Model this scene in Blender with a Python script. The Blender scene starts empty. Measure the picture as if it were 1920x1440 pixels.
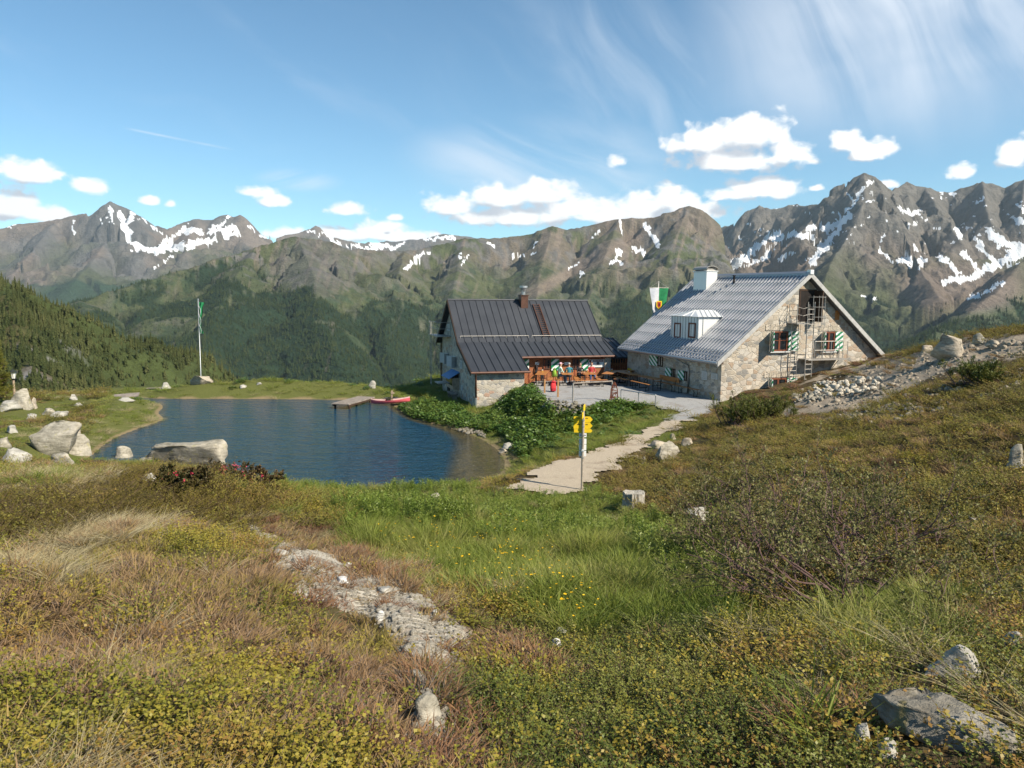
import bpy, bmesh, math, random
import numpy as np
from mathutils import Vector, Matrix

# ------------------------------------------------------------------ camera
SC = bpy.context.scene
COL = SC.collection
EYE = 7.0                       # eye height above the terrace datum
F = 1447.6                      # focal length in px of a 1920 px wide frame
PITCH = 0.1164                  # looking slightly down
ROLL = 0.0097
cd = bpy.data.cameras.new('camera')
cam = bpy.data.objects.new('camera', cd)
COL.objects.link(cam)
cd.sensor_width = 36.0
cd.lens = 36.0 * F / 1920.0
cd.clip_start = 0.05
cd.clip_end = 60000.0
_f = Vector((0, math.cos(PITCH), -math.sin(PITCH)))
_u = Vector((0, math.sin(PITCH), math.cos(PITCH)))
_r = Vector((1, 0, 0))
_cr, _sr = math.cos(ROLL), math.sin(ROLL)
# image x/y axes after roll
_ix = _r * _cr + _u * _sr
_iy = _u * _cr - _r * _sr
M = Matrix.Identity(4)
for i in range(3):
    M[i][0] = _ix[i]; M[i][1] = _iy[i]; M[i][2] = -_f[i]
M[0][3], M[1][3], M[2][3] = 0, 0, EYE
cam.matrix_world = M
SC.camera = cam

# ------------------------------------------------------------------ light
SUN_EL = math.radians(40)
SUN_D = Vector((0.84, -0.54, 0)).normalized()      # horizontal direction towards the sun
sd = bpy.data.lights.new('sun', 'SUN')
sd.energy = 5.0
sd.angle = math.radians(0.5)
sd.color = (1.0, 0.915, 0.775)
sun = bpy.data.objects.new('sun', sd)
COL.objects.link(sun)
_sv = Vector((SUN_D.x * math.cos(SUN_EL), SUN_D.y * math.cos(SUN_EL), math.sin(SUN_EL)))
sun.rotation_euler = _sv.to_track_quat('Z', 'Y').to_euler()
SC.view_settings.view_transform = 'Standard'
SC.view_settings.look = 'None'
SC.view_settings.gamma = 1.0
SC.view_settings.exposure = 0.68
SC.cycles.use_denoising = True
SC.cycles.max_bounces = 6
SC.cycles.diffuse_bounces = 2
SC.cycles.glossy_bounces = 3
SC.cycles.transmission_bounces = 3
SC.cycles.transparent_max_bounces = 6
SC.cycles.volume_bounces = 0
SC.cycles.sample_clamp_indirect = 4.0

# ------------------------------------------------------------------ view maths
def ray(px, py):
    """direction of the photo's pixel (1920 x 1440), scaled so that y = 1"""
    a = px - 960.0; b = py - 720.0
    a, b = _cr * a + _sr * b, -_sr * a + _cr * b
    x = a / F; v = -b / F
    y = math.cos(PITCH) + v * math.sin(PITCH)
    z = v * math.cos(PITCH) - math.sin(PITCH)
    return x / y, z / y
def P(px, py, d):
    x, z = ray(px, py)
    return Vector((x * d, d, EYE + z * d))
def G(px, py, z):
    x, k = ray(px, py)
    d = (z - EYE) / k
    return Vector((x * d, d, z))
def project(x, y, z):
    z = z - EYE
    dep = y * math.cos(PITCH) - z * math.sin(PITCH)
    up = y * math.sin(PITCH) + z * math.cos(PITCH)
    dep = np.maximum(dep, 1e-3)
    a = F * x / dep; b = -F * up / dep
    return 960 + _cr * a - _sr * b, 720 + _sr * a + _cr * b
def azel(px, py):
    x, k = ray(px, py)
    return math.degrees(math.atan2(x, 1)), math.degrees(math.atan2(k, math.hypot(x, 1)))

# ------------------------------------------------------------------ node helpers
class X:
    """a socket (or number) with arithmetic that builds Math nodes"""
    def __init__(s, t, k): s.t = t; s.k = k
    def m(s, op, *o, clamp=False):
        n = s.t.nodes.new('ShaderNodeMath'); n.operation = op; n.use_clamp = clamp
        for i, v in enumerate((s,) + o):
            v = v.k if isinstance(v, X) else v
            if isinstance(v, (int, float)): n.inputs[i].default_value = v
            else: s.t.links.new(v, n.inputs[i])
        return X(s.t, n.outputs[0])
    def __add__(s, o): return s.m('ADD', o)
    def __radd__(s, o): return s.m('ADD', o)
    def __sub__(s, o): return s.m('SUBTRACT', o)
    def __rsub__(s, o): return X(s.t, o).m('SUBTRACT', s)
    def __mul__(s, o): return s.m('MULTIPLY', o)
    def __rmul__(s, o): return s.m('MULTIPLY', o)
    def __truediv__(s, o): return s.m('DIVIDE', o)
    def max(s, o): return s.m('MAXIMUM', o)
    def min(s, o): return s.m('MINIMUM', o)
    def clamp(s): return s.m('ADD', 0.0, clamp=True)
    def step(s, a, b):
        n = s.t.nodes.new('ShaderNodeMapRange'); n.interpolation_type = 'SMOOTHSTEP'
        s.t.links.new(s.k, n.inputs[0])
        for i, v in ((1, a), (2, b), (3, 0.0), (4, 1.0)):
            n.inputs[i].default_value = v
        return X(s.t, n.outputs[0])

def lk(t, a, b):
    a = a.k if isinstance(a, X) else a
    if isinstance(a, (int, float)): b.default_value = a
    elif isinstance(a, (tuple, list)): b.default_value = tuple(a) + ((1,) if len(a) == 3 and len(b.default_value) == 4 else ())
    else: t.links.new(a, b)
def xyz(t, x, y, z=0.0):
    n = t.nodes.new('ShaderNodeCombineXYZ')
    for i, v in enumerate((x, y, z)):
        if isinstance(v, X): t.links.new(v.k, n.inputs[i])
        else: n.inputs[i].default_value = v
    return n.outputs[0]
def noise(t, vec, scale, detail=3, rough=0.55, dist=0.0, out='Fac'):
    n = t.nodes.new('ShaderNodeTexNoise'); n.inputs['Scale'].default_value = scale
    n.inputs['Detail'].default_value = detail; n.inputs['Roughness'].default_value = rough
    n.inputs['Distortion'].default_value = dist
    if vec is not None: lk(t, vec, n.inputs['Vector'])
    return X(t, n.outputs[out])
def mixc(t, f, a, b):
    n = t.nodes.new('ShaderNodeMix'); n.data_type = 'RGBA'
    for s, v in ((n.inputs[0], f), (n.inputs[6], a), (n.inputs[7], b)): lk(t, v, s)
    return n.outputs[2]
def mulc(t, c, f):
    """colour times a grey factor"""
    n = t.nodes.new('ShaderNodeVectorMath'); n.operation = 'SCALE'
    lk(t, c, n.inputs[0]); lk(t, f, n.inputs['Scale'])
    return n.outputs[0]
def mulc3(t, c, k):
    n = t.nodes.new('ShaderNodeVectorMath'); n.operation = 'MULTIPLY'
    lk(t, c, n.inputs[0]); n.inputs[1].default_value = k
    return n.outputs[0]
def coords(t, kind='Object', scale=None):
    n = t.nodes.new('ShaderNodeTexCoord')
    o = n.outputs[kind]
    if scale:
        mp = t.nodes.new('ShaderNodeMapping'); mp.inputs['Scale'].default_value = scale
        t.links.new(o, mp.inputs['Vector']); o = mp.outputs[0]
    return o
def position(t):
    return t.nodes.new('ShaderNodeNewGeometry').outputs['Position']
def attr(t, name, out='Fac'):
    n = t.nodes.new('ShaderNodeAttribute'); n.attribute_name = name
    return X(t, n.outputs[out]) if out != 'Color' else n.outputs['Color']
def bump(t, h, strength, dist=0.02):
    n = t.nodes.new('ShaderNodeBump'); n.inputs['Strength'].default_value = strength
    n.inputs['Distance'].default_value = dist
    lk(t, h, n.inputs['Height'])
    return n.outputs[0]
def rgb(h):
    """sRGB 0-255 triple -> linear"""
    return tuple((c / 255 / 12.92) if c <= 10 else ((c / 255 + 0.055) / 1.055) ** 2.4 for c in h)
MATS = {}
def mat(name, rough=0.8, metal=0.0, spec=0.3):
    """material with a Principled node; returns (material, tree, principled)"""
    m = bpy.data.materials.new(name); m.use_nodes = True
    t = m.node_tree; b = t.nodes['Principled BSDF']
    b.inputs['Roughness'].default_value = rough
    b.inputs['Metallic'].default_value = metal
    b.inputs['Specular IOR Level'].default_value = spec
    MATS[name] = m
    return m, t, b
def plain(name, c, var=0.25, scale=6.0, rough=0.7, metal=0.0, spec=0.3, bmp=0.0):
    """colour with some mottling"""
    m, t, b = mat(name, rough, metal, spec)
    n = noise(t, coords(t), scale, 5, 0.65)
    lo = tuple(x * (1 - var) for x in c); hi = tuple(min(1, x * (1 + var)) for x in c)
    lk(t, mixc(t, n.step(0.3, 0.7), lo, hi), b.inputs['Base Color'])
    if bmp: lk(t, bump(t, n, bmp), b.inputs['Normal'])
    return m

# ------------------------------------------------------------------ sky
w = bpy.data.worlds.new('World'); SC.world = w
w.use_nodes = True
T = w.node_tree; T.nodes.clear()
sky = T.nodes.new('ShaderNodeTexSky'); sky.sky_type = 'NISHITA'; sky.sun_disc = False
sky.sun_elevation = SUN_EL
sky.sun_rotation = math.atan2(SUN_D.x, SUN_D.y)
sky.altitude = 2000; sky.air_density = 1.0; sky.dust_density = 0.3; sky.ozone_density = 0.5
dirn = coords(T, 'Generated')
sp = T.nodes.new('ShaderNodeSeparateXYZ'); T.links.new(dirn, sp.inputs[0])
dx, dy, dz = (X(T, o) for o in sp.outputs)
U = dx.m('ARCTAN2', dy) * 57.2958
V = dz.m('ARCSINE') * 57.2958
# fair-weather cumulus: (photo x, y, half width, half height, strength)
CUM = [(1315,268,72,40,1),(1400,258,88,44,1),(1478,292,58,36,1),(1385,304,140,30,1),
       (1425,358,85,26,1),(1365,366,55,18,.9),(1588,268,36,26,1),(1640,286,48,24,1),
       (850,390,62,28,1),(935,372,80,34,1),(1010,366,80,32,1),(1080,396,90,28,1),(960,408,160,24,1),
       (1205,386,70,32,1),(1262,376,56,30,1),(1300,398,80,24,1),(1140,408,150,22,1),
       (55,324,72,26,1),(20,388,80,34,1),(85,402,70,22,1),(165,352,38,20,.95),
       (478,362,40,17,.85),(512,377,32,14,.85),(322,383,13,10,.75),(280,378,20,10,.6),
       (700,436,54,24,1),(640,442,70,20,1),(545,440,60,14,.9),(760,444,90,18,.9),
       (1897,298,34,34,1),(1805,324,28,18,.8),(1530,353,17,9,.8),(1662,346,28,12,.8),(1160,303,26,15,.6),
       (655,395,45,16,.45),(740,408,20,9,.4),(1990,250,60,40,1),(-60,330,60,30,1)]
def cumulus(u, v):
    wv = xyz(T, u * 0.22, v * 0.30, 0.0)
    n1 = noise(T, wv, 2.3, 8, 0.60, 0.25)
    n0 = noise(T, wv, 0.9, 2, 0.5)
    best = None
    for (px, py, hw, hh, st) in CUM:
        a, e = azel(px, py)
        a2, _ = azel(px + hw, py); _, e2 = azel(px, py - hh)
        su, sv = abs(a2 - a), abs(e2 - e)
        du = (u - a) * (1 / su); dv = (v - e) * (1 / sv)
        dv = dv.max(dv * -1.45)              # flatter base
        q = 1.0 - (du * du + dv * dv).m('SQRT')
        q = q - (1 - st) * 0.35 if st < 1 else q
        best = q if best is None else best.max(q)
    best = best.max(-1.6)
    vo = T.nodes.new('ShaderNodeTexVoronoi'); vo.feature = 'SMOOTH_F1'; vo.inputs['Scale'].default_value = 5.5; vo.inputs['Smoothness'].default_value = 0.6
    wob = noise(T, wv, 4.0, 3, out='Color'); ad = T.nodes.new('ShaderNodeVectorMath'); ad.operation = 'MULTIPLY_ADD'
    T.links.new(wob.k, ad.inputs[0]); ad.inputs[1].default_value = (.28, .28, 0); T.links.new(wv, ad.inputs[2]); T.links.new(ad.outputs[0], vo.inputs['Vector'])
    vd = X(T, vo.outputs['Distance'])
    soft = best * 1.25 + (n0 - 0.5) * 1.2 + (n1 - 0.5) * 0.9
    return soft, best * 1.25 + 0.16 + (n1 - 0.5) * 2.6 + (n0 - 0.5) * 1.1 + (0.42 - vd) * 0.75
s0, c0 = cumulus(U, V)
s1, c1 = cumulus(U + 0.6, V + 1.1)               # density a little nearer the sun
a_c = c0.step(-0.12, 0.66)
fine = noise(T, xyz(T, U, V), 1.4, 6, 0.6)
lit = (s0 - s1) * 0.95 + 0.46 + (fine - 0.5) * 0.22
lit = lit.clamp()
ccol = mixc(T, lit.step(0.05, 0.75), (0.43, 0.46, 0.51), (0.80, 0.80, 0.79))
# cirrus: long falling streaks that fan out to the upper right
def wisps(ang, sx, sy, det, seed):
    ca, sa = math.cos(math.radians(ang)), math.sin(math.radians(ang))
    s_ = U * ca + V * sa; t_ = V * ca - U * sa
    bend = noise(T, xyz(T, U * 0.05, V * 0.05, seed), 1.0, 2)
    return noise(T, xyz(T, s_ * sx, t_ * sy + bend * 3.0, seed), 1.0, det, 0.58, 0.4)
def spot(px, py, hw, hh):
    a, e = azel(px, py); a2, _ = azel(px + hw, py); _, e2 = azel(px, py - hh)
    du = (U - a) * (1 / abs(a2 - a)); dv = (V - e) * (1 / abs(e2 - e))
    return (1.0 - (du * du + dv * dv).m('SQRT') ).clamp()
w1 = wisps(112, 0.045, 0.24, 4, 3.0)
w2 = wisps(135, 0.05, 0.20, 5, 7.0)
w3 = wisps(150, 0.05, 0.22, 7, 11.0)
reg1 = spot(1640, 90, 620, 260).step(0.0, 0.6)
reg2 = spot(1180, 160, 520, 260).step(0.0, 0.7)
reg3 = spot(1020, 310, 330, 120).step(0.0, 0.7)
big = noise(T, xyz(T, U * 0.06, V * 0.1, 2.0), 1.0, 4)
veil = spot(1720, 40, 720, 330).step(0.0, 0.85)
cir = veil * (big.step(0.12, 0.62) * 0.55 + w1.step(0.30, 0.72) * 0.50)
cir = cir.max(w2.step(0.40, 0.85) * reg2 * 0.42).max(w3.step(0.30, 0.75) * reg3 * 0.75)
w4 = wisps(20, 0.07, 0.55, 6, 15.0)
cir = cir.max(spot(560, 338, 95, 26).step(0.0, 0.8) * w4.step(0.3, 0.65) * 0.55)
cir = cir.max(spot(420, 120, 700, 260).step(0.0, 0.8) * w3.step(0.5, 0.85) * 0.22)
# old contrail
a0, e0 = azel(225, 238); a1, e1 = azel(450, 283)
L_ = math.hypot(a1 - a0, e1 - e0); tx, ty = (a1 - a0) / L_, (e1 - e0) / L_
al = (U - a0) * tx + (V - e0) * ty; ac = (V - e0) * tx - (U - a0) * ty
trail = (1.0 - ac.m('ABSOLUTE') * 9.0).clamp() * al.step(0, 1.0) * (1.0 - al.step(L_ - 2, L_))
cir = cir.max(trail * w4.step(0.2, 0.7) * 0.6)
bg1 = T.nodes.new('ShaderNodeBackground'); lk(T, mulc3(T, sky.outputs[0], (0.66, 0.95, 1.0)), bg1.inputs[0]); bg1.inputs[1].default_value = 0.098
bg2 = T.nodes.new('ShaderNodeBackground'); bg2.inputs[0].default_value = (0.80, 0.86, 0.94, 1); bg2.inputs[1].default_value = 0.74
bg3 = T.nodes.new('ShaderNodeBackground'); T.links.new(ccol, bg3.inputs[0]); bg3.inputs[1].default_value = 0.95
mx1 = T.nodes.new('ShaderNodeMixShader'); lk(T, cir * 0.9, mx1.inputs[0]); T.links.new(bg1.outputs[0], mx1.inputs[1]); T.links.new(bg2.outputs[0], mx1.inputs[2])
mx2 = T.nodes.new('ShaderNodeMixShader'); lk(T, a_c, mx2.inputs[0]); T.links.new(mx1.outputs[0], mx2.inputs[1]); T.links.new(bg3.outputs[0], mx2.inputs[2])
wo = T.nodes.new('ShaderNodeOutputWorld'); T.links.new(mx2.outputs[0], wo.inputs[0])
w.cycles.sampling_method = 'MANUAL'; w.cycles.sample_map_resolution = 512

# ------------------------------------------------------------------ object helpers
def tag(o, label=None, cat=None, group=None, kind=None):
    if label: o['label'] = label
    if cat: o['category'] = cat
    if group: o['group'] = group
    if kind: o['kind'] = kind
    return o
def empty(name, loc=(0, 0, 0), rz=0.0, label=None, cat=None, group=None):
    o = bpy.data.objects.new(name, None); COL.objects.link(o)
    o.empty_display_size = 0.2
    o.location = loc; o.rotation_euler = (0, 0, rz)
    return tag(o, label, cat, group)
def copy_tree(o, parent=None):
    c = o.copy(); COL.objects.link(c); c.parent = parent
    for ch in list(o.children): copy_tree(ch, c)
    return c
def link_mesh(name, me, m=None, parent=None, loc=None):
    o = bpy.data.objects.new(name, me); COL.objects.link(o)
    if m is not None: me.materials.append(m)
    if parent is not None: o.parent = parent
    if loc is not None: o.location = loc
    return o
class MB:
    """collects simple solids, built into one mesh object"""
    def __init__(s): s.v = []; s.f = []; s.mi = []; s.cur = 0
    def add(s, vs, fs):
        b = len(s.v); s.v += [tuple(v) for v in vs]
        s.f += [tuple(b + i for i in f) for f in fs]; s.mi += [s.cur] * len(fs)
        return s
    def box(s, x0, x1, y0, y1, z0, z1):
        v = [(x, y, z) for z in (z0, z1) for y in (y0, y1) for x in (x0, x1)]
        return s.add(v, [(0,2,3,1),(4,5,7,6),(0,1,5,4),(2,6,7,3),(0,4,6,2),(1,3,7,5)])
    def bar(s, a, b, wd, ht, up=(0, 0, 1)):
        """box section from a to b"""
        a = Vector(a); b = Vector(b); d = (b - a).normalized(); up = Vector(up)
        if abs(d.dot(up)) > 0.99: up = Vector((0, 1, 0))
        x = d.cross(up).normalized(); y = x.cross(d)
        v = [p + x * sx * wd / 2 + y * sy * ht / 2 for p in (a, b) for sx, sy in ((-1,-1),(1,-1),(1,1),(-1,1))]
        return s.add(v, [(3,2,1,0),(4,5,6,7),(0,1,5,4),(1,2,6,5),(2,3,7,6),(3,0,4,7)])
    def tube(s, pts, r, n=8, r1=None, cap=True):
        pts = [Vector(p) for p in pts]; r1 = r if r1 is None else r1
        rings = []
        for i, p in enumerate(pts):
            d = (pts[min(i + 1, len(pts) - 1)] - pts[max(i - 1, 0)]).normalized()
            up = Vector((0, 0, 1)) if abs(d.z) < 0.95 else Vector((1, 0, 0))
            x = d.cross(up).normalized(); y = x.cross(d)
            rr = r + (r1 - r) * i / max(1, len(pts) - 1)
            rings.append([p + x * rr * math.cos(2 * math.pi * k / n) + y * rr * math.sin(2 * math.pi * k / n) for k in range(n)])
        fs = []
        for i in range(len(pts) - 1):
            for k in range(n):
                fs.append((i * n + k, i * n + (k + 1) % n, (i + 1) * n + (k + 1) % n, (i + 1) * n + k))
        if cap:
            fs.append(tuple(range(n))[::-1]); fs.append(tuple((len(pts) - 1) * n + k for k in range(n)))
        return s.add([q for rg in rings for q in rg], fs)
    def prism(s, poly, a, b):
        """extrude a planar polygon (list of 3-D points) from offset a to offset b (vectors)"""
        n = len(poly); a = Vector(a); b = Vector(b)
        v = [Vector(p) + a for p in poly] + [Vector(p) + b for p in poly]
        return s.add(v, [tuple(range(n))[::-1], tuple(range(n, 2 * n))] + [(i, (i + 1) % n, n + (i + 1) % n, n + i) for i in range(n)])
    def build(s, name, m, parent=None, bevel=0.0, smooth=False):
        me = bpy.data.meshes.new(name); me.from_pydata(s.v, [], s.f)
        ms = m if isinstance(m, (list, tuple)) else [m]
        for x in ms: me.materials.append(x)
        if len(ms) > 1: me.polygons.foreach_set('material_index', s.mi)
        bm = bmesh.new(); bm.from_mesh(me)
        bmesh.ops.recalc_face_normals(bm, faces=bm.faces)
        if bevel:
            bmesh.ops.bevel(bm, geom=[e for e in bm.edges if len(e.link_faces) == 2 and e.calc_face_angle(0) > 0.5], offset=bevel, segments=1, affect='EDGES', clamp_overlap=True)
        bm.to_mesh(me); bm.free()
        if smooth: me.polygons.foreach_set('use_smooth', [True] * len(me.polygons))
        o = bpy.data.objects.new(name, me); COL.objects.link(o)
        if parent is not None: o.parent = parent
        return o
def fast_mesh(name, V_, F_, attrs=None, cols=None, smooth=False):
    """numpy arrays -> mesh; F_ (n,3|4)"""
    V_ = np.asarray(V_, np.float32); F_ = np.asarray(F_, np.int32)
    me = bpy.data.meshes.new(name)
    k = F_.shape[1]
    me.vertices.add(len(V_)); me.vertices.foreach_set('co', V_.ravel())
    me.loops.add(F_.size); me.loops.foreach_set('vertex_index', F_.ravel())
    me.polygons.add(len(F_)); me.polygons.foreach_set('loop_start', np.arange(0, F_.size, k, dtype=np.int32))
    me.polygons.foreach_set('loop_total', np.full(len(F_), k, np.int32))
    if smooth: me.polygons.foreach_set('use_smooth', np.ones(len(F_), bool))
    me.update(calc_edges=True)
    for n_, a in (attrs or {}).items():
        at = me.attributes.new(n_, 'FLOAT', 'POINT'); at.data.foreach_set('value', np.asarray(a, np.float32))
    for n_, a in (cols or {}).items():
        at = me.attributes.new(n_, 'FLOAT_COLOR', 'POINT')
        c4 = np.ones((len(V_), 4), np.float32); c4[:, :3] = a
        at.data.foreach_set('color', c4.ravel())
    return me

# ------------------------------------------------------------------ numpy noise
def _hash(ix, iy, seed):
    h = (ix.astype(np.int64) * 374761393 + iy.astype(np.int64) * 668265263 + seed * 1442695041) & 0xffffffff
    h = ((h ^ (h >> 13)) * 1274126177) & 0xffffffff
    h = ((h ^ (h >> 16)) * 2246822519) & 0xffffffff
    return ((h ^ (h >> 15)) & 0xffffff) / float(0xffffff)
def vnoise(x, y, seed=0):
    x = np.asarray(x, float); y = np.asarray(y, float)
    ix = np.floor(x); iy = np.floor(y); fx = x - ix; fy = y - iy
    fx = fx * fx * fx * (fx * (fx * 6 - 15) + 10); fy = fy * fy * fy * (fy * (fy * 6 - 15) + 10)
    a = _hash(ix, iy, seed); b = _hash(ix + 1, iy, seed); c = _hash(ix, iy + 1, seed); d = _hash(ix + 1, iy + 1, seed)
    return (a + (b - a) * fx) * (1 - fy) + (c + (d - c) * fx) * fy
def fbm(x, y, oc=5, seed=0, gain=0.5):
    s = 0; a = 1; t = 0
    for o in range(oc):
        s = s + a * vnoise(x, y, seed + o * 17); t += a
        x, y = x * 1.92 + y * 0.71 + 3.1, y * 1.92 - x * 0.71 + 1.7; a *= gain
    return s / t
def ridged(x, y, oc=5, seed=0, gain=0.5):
    s = 0; a = 1; t = 0
    for o in range(oc):
        s = s + a * (1 - np.abs(2 * vnoise(x, y, seed + o * 17) - 1)) ** 1.5; t += a
        x, y = x * 1.92 + y * 0.71 + 3.1, y * 1.92 - x * 0.71 + 1.7; a *= gain
    return s / t
def sst(x, a, b):
    t = np.clip((x - a) / (b - a), 0, 1); return t * t * (3 - 2 * t)
def poly_sd(x, y, poly):
    """signed distance to a polygon, negative inside"""
    x = np.asarray(x, float); y = np.asarray(y, float)
    d = np.full(x.shape, 1e9); ins = np.zeros(x.shape, bool)
    n = len(poly)
    for i in range(n):
        ax, ay = poly[i][:2]; bx, by = poly[(i + 1) % n][:2]
        ex, ey = bx - ax, by - ay
        t = np.clip(((x - ax) * ex + (y - ay) * ey) / (ex * ex + ey * ey + 1e-12), 0, 1)
        d = np.minimum(d, np.hypot(x - ax - t * ex, y - ay - t * ey))
        c = ((ay > y) != (by > y)) & (x < (bx - ax) * (y - ay) / (by - ay + 1e-12) + ax)
        ins ^= c
    return np.where(ins, -d, d)
def in_poly(x, y, poly):
    ins = np.zeros(np.shape(x), bool); n = len(poly)
    for i in range(n):
        ax, ay = poly[i]; bx, by = poly[(i + 1) % n]
        ins ^= ((ay > y) != (by > y)) & (x < (bx - ax) * (y - ay) / (by - ay + 1e-12) + ax)
    return ins
def chaikin(p, it=2):
    for _ in range(it):
        q = []
        for i in range(len(p)):
            a = p[i]; b = p[(i + 1) % len(p)]
            q.append((a[0] * .75 + b[0] * .25, a[1] * .75 + b[1] * .25)); q.append((a[0] * .25 + b[0] * .75, a[1] * .25 + b[1] * .75))
        p = q
    return p
rng = np.random.default_rng(7)
random.seed(7)
# ================================================================== near ground
LAKE = -0.35
TER = 1.2
_cp = []
def cp(px, py, d): _cp.append(tuple(P(px, py, d)))
def cz(x, y, z): _cp.append((x, y, z))
for x, y, z in ((0,0,5.4),(-3,0,5.35),(3,0,5.5),(0,-5,5.7),(-9,-3,5.2),(10,-3,6.3),(-14,6,4.3),(16,6,5.8),(0,-30,6),(-40,-10,4),(40,-10,7),
                (-40,20,1.6),(45,25,6),(38,45,5.0),(30,58,1.5),(45,70,-4)): cz(x, y, z)
for q in ((0,1440,2.35),(480,1440,2.4),(960,1440,2.5),(1440,1440,2.42),(1919,1440,2.3),
          (100,1010,6.6),(330,1000,7.0),(60,1200,4.0),(450,1150,4.6),(620,1200,4.7),(150,905,11.5),(400,915,12.5),
          (280,895,14.5),(20,890,20),(100,880,25),(350,900,18),
          (100,782,42),(30,765,43),(200,800,37.5),(0,735,47),(120,752,47.5),
          (560,1020,9.5),(640,962,18),(500,932,18.5),(760,1130,6.4),(860,1230,4.9),(700,1300,3.7),
          (960,1200,5.4),(960,1100,7.3),(960,1000,11.3),(960,950,18.8),(800,966,18.3),(800,1010,10.5),
          (1090,920,22.6),(1180,955,18.5),(1310,985,14.5),(1300,1200,5.2),(1300,1080,7.5),
          (1600,1200,4.9),(1600,1080,6.6),(1600,1000,8.6),(1600,900,12.8),(1600,830,17.5),(1600,790,23),(1600,752,31),(1600,712,38),
          (1400,900,15),(1400,840,22),(1480,770,33),(1390,792,34.5),
          (1900,1200,4.4),(1900,1000,7.4),(1900,850,12),(1900,760,17),(1900,690,24),(1912,622,32),(1800,640,35),(1700,660,40.5),
          (1790,720,27),(1750,800,18),(1665,673,45.8),(1440,730,42.6),(1520,707,43.6),(1590,690,44.6),
          (1240,870,27),(1260,840,29),(1320,800,33),
          (885,772,47.0),(930,765,46),(845,745,53),(826,735,57),(780,765,46.5),(760,748,50),
          (985,850,33.0),(960,870,31.5),(930,812,37.5),(1000,815,36.5),(900,795,42),
          (380,724,55.5),(500,718,56.5),(650,723,57),(700,727,57),(300,738,55),(250,744,54),
          ): cp(*q)
for x, y, z in ((0.5,47.8,.7),(0.2,45,.75),(-6,62,.2),(2,60,.8),(8,60,.6),(14,58,1),(20,56,1.2),(-40,60,-4),(-20,62,-5),(-8,68,-6),(5,72,-8),(20,72,-6),(-30,80,-18),(0,90,-22),(30,90,-14),
                (-70,45,-4),(-60,80,-22),(-90,110,-40),(0,125,-45),(50,125,-34),(90,110,-14),(80,60,0),(90,20,6),(-90,20,-2)): cz(x, y, z)
_cp = np.array(_cp)
_A = np.sqrt(((_cp[:, None, :2] - _cp[None, :, :2]) ** 2).sum(-1) + 0.6)
_n = len(_cp)
_K = np.zeros((_n + 3, _n + 3)); _K[:_n, :_n] = _A - np.eye(_n) * 0.12
_K[:_n, _n] = 1; _K[:_n, _n + 1:] = _cp[:, :2]; _K[_n, :_n] = 1; _K[_n + 1:, :_n] = _cp[:, :2].T
_wt = np.linalg.solve(_K, np.r_[_cp[:, 2], 0, 0, 0])
def rbf(x, y):
    z = _wt[_n] + _wt[_n + 1] * x + _wt[_n + 2] * y
    for i in range(_n): z = z + _wt[i] * np.sqrt((x - _cp[i, 0]) ** 2 + (y - _cp[i, 1]) ** 2 + 0.6)
    return z
def gp(l, z): return [tuple(G(px, py, z))[:2] for px, py in l]
LAKE_POLY = chaikin(gp([(120,892),(178,852),(205,826),(262,803),(296,792),(311,786),(296,774),(310,762),(300,756),(262,753),(238,748),(262,746),(300,748),(450,748),(600,749),(690,751),
    (735,757),(742,766),(775,786),(830,800),(880,814),(918,832),(944,856),(946,880),(915,902),(800,935),(700,955),(600,950),(500,922),(430,890),(330,892),(260,892),(200,895)], LAKE), 2)
PATH_POLY = chaikin(gp([(925,918),(985,890),(1060,862),(1140,836),(1205,806),(1255,786),(1272,774),(1245,764),(1190,757),(1150,755),(1100,764),(1070,765),(1030,756),(1000,748),(990,738),(992,716),(1100,700),
    (1150,690),(1178,700)], TER)
    + gp([(1353,753),(1352,757),(1335,766),(1310,782),(1262,808),(1215,836),(1186,858),(1165,880),(1130,905),(1110,920),(1060,928),(990,925)], TER), 1)
GRAVEL_POLY = gp([(1480,742),(1540,712),(1640,682),(1740,654),(1830,640),(1930,640),(1930,668),(1830,690),(1780,706),(1700,722),(1660,742),(1560,772),(1470,770)], 3.4)
BARE = [(478,996),(540,1012),(600,1035),(660,1060),(730,1088),(800,1120),(885,1188),(868,1236),(800,1262),(835,1330),(826,1378),(776,1378),(760,1300),(745,1230),(715,1180),(650,1150),(556,1112),(548,1080),(505,1040)]
def lake_sd(x, y): return poly_sd(x, y, LAKE_POLY)
def path_sd(x, y): return poly_sd(x, y, PATH_POLY) + 0.08 * sst(-np.asarray(y), -37, -31)
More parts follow.
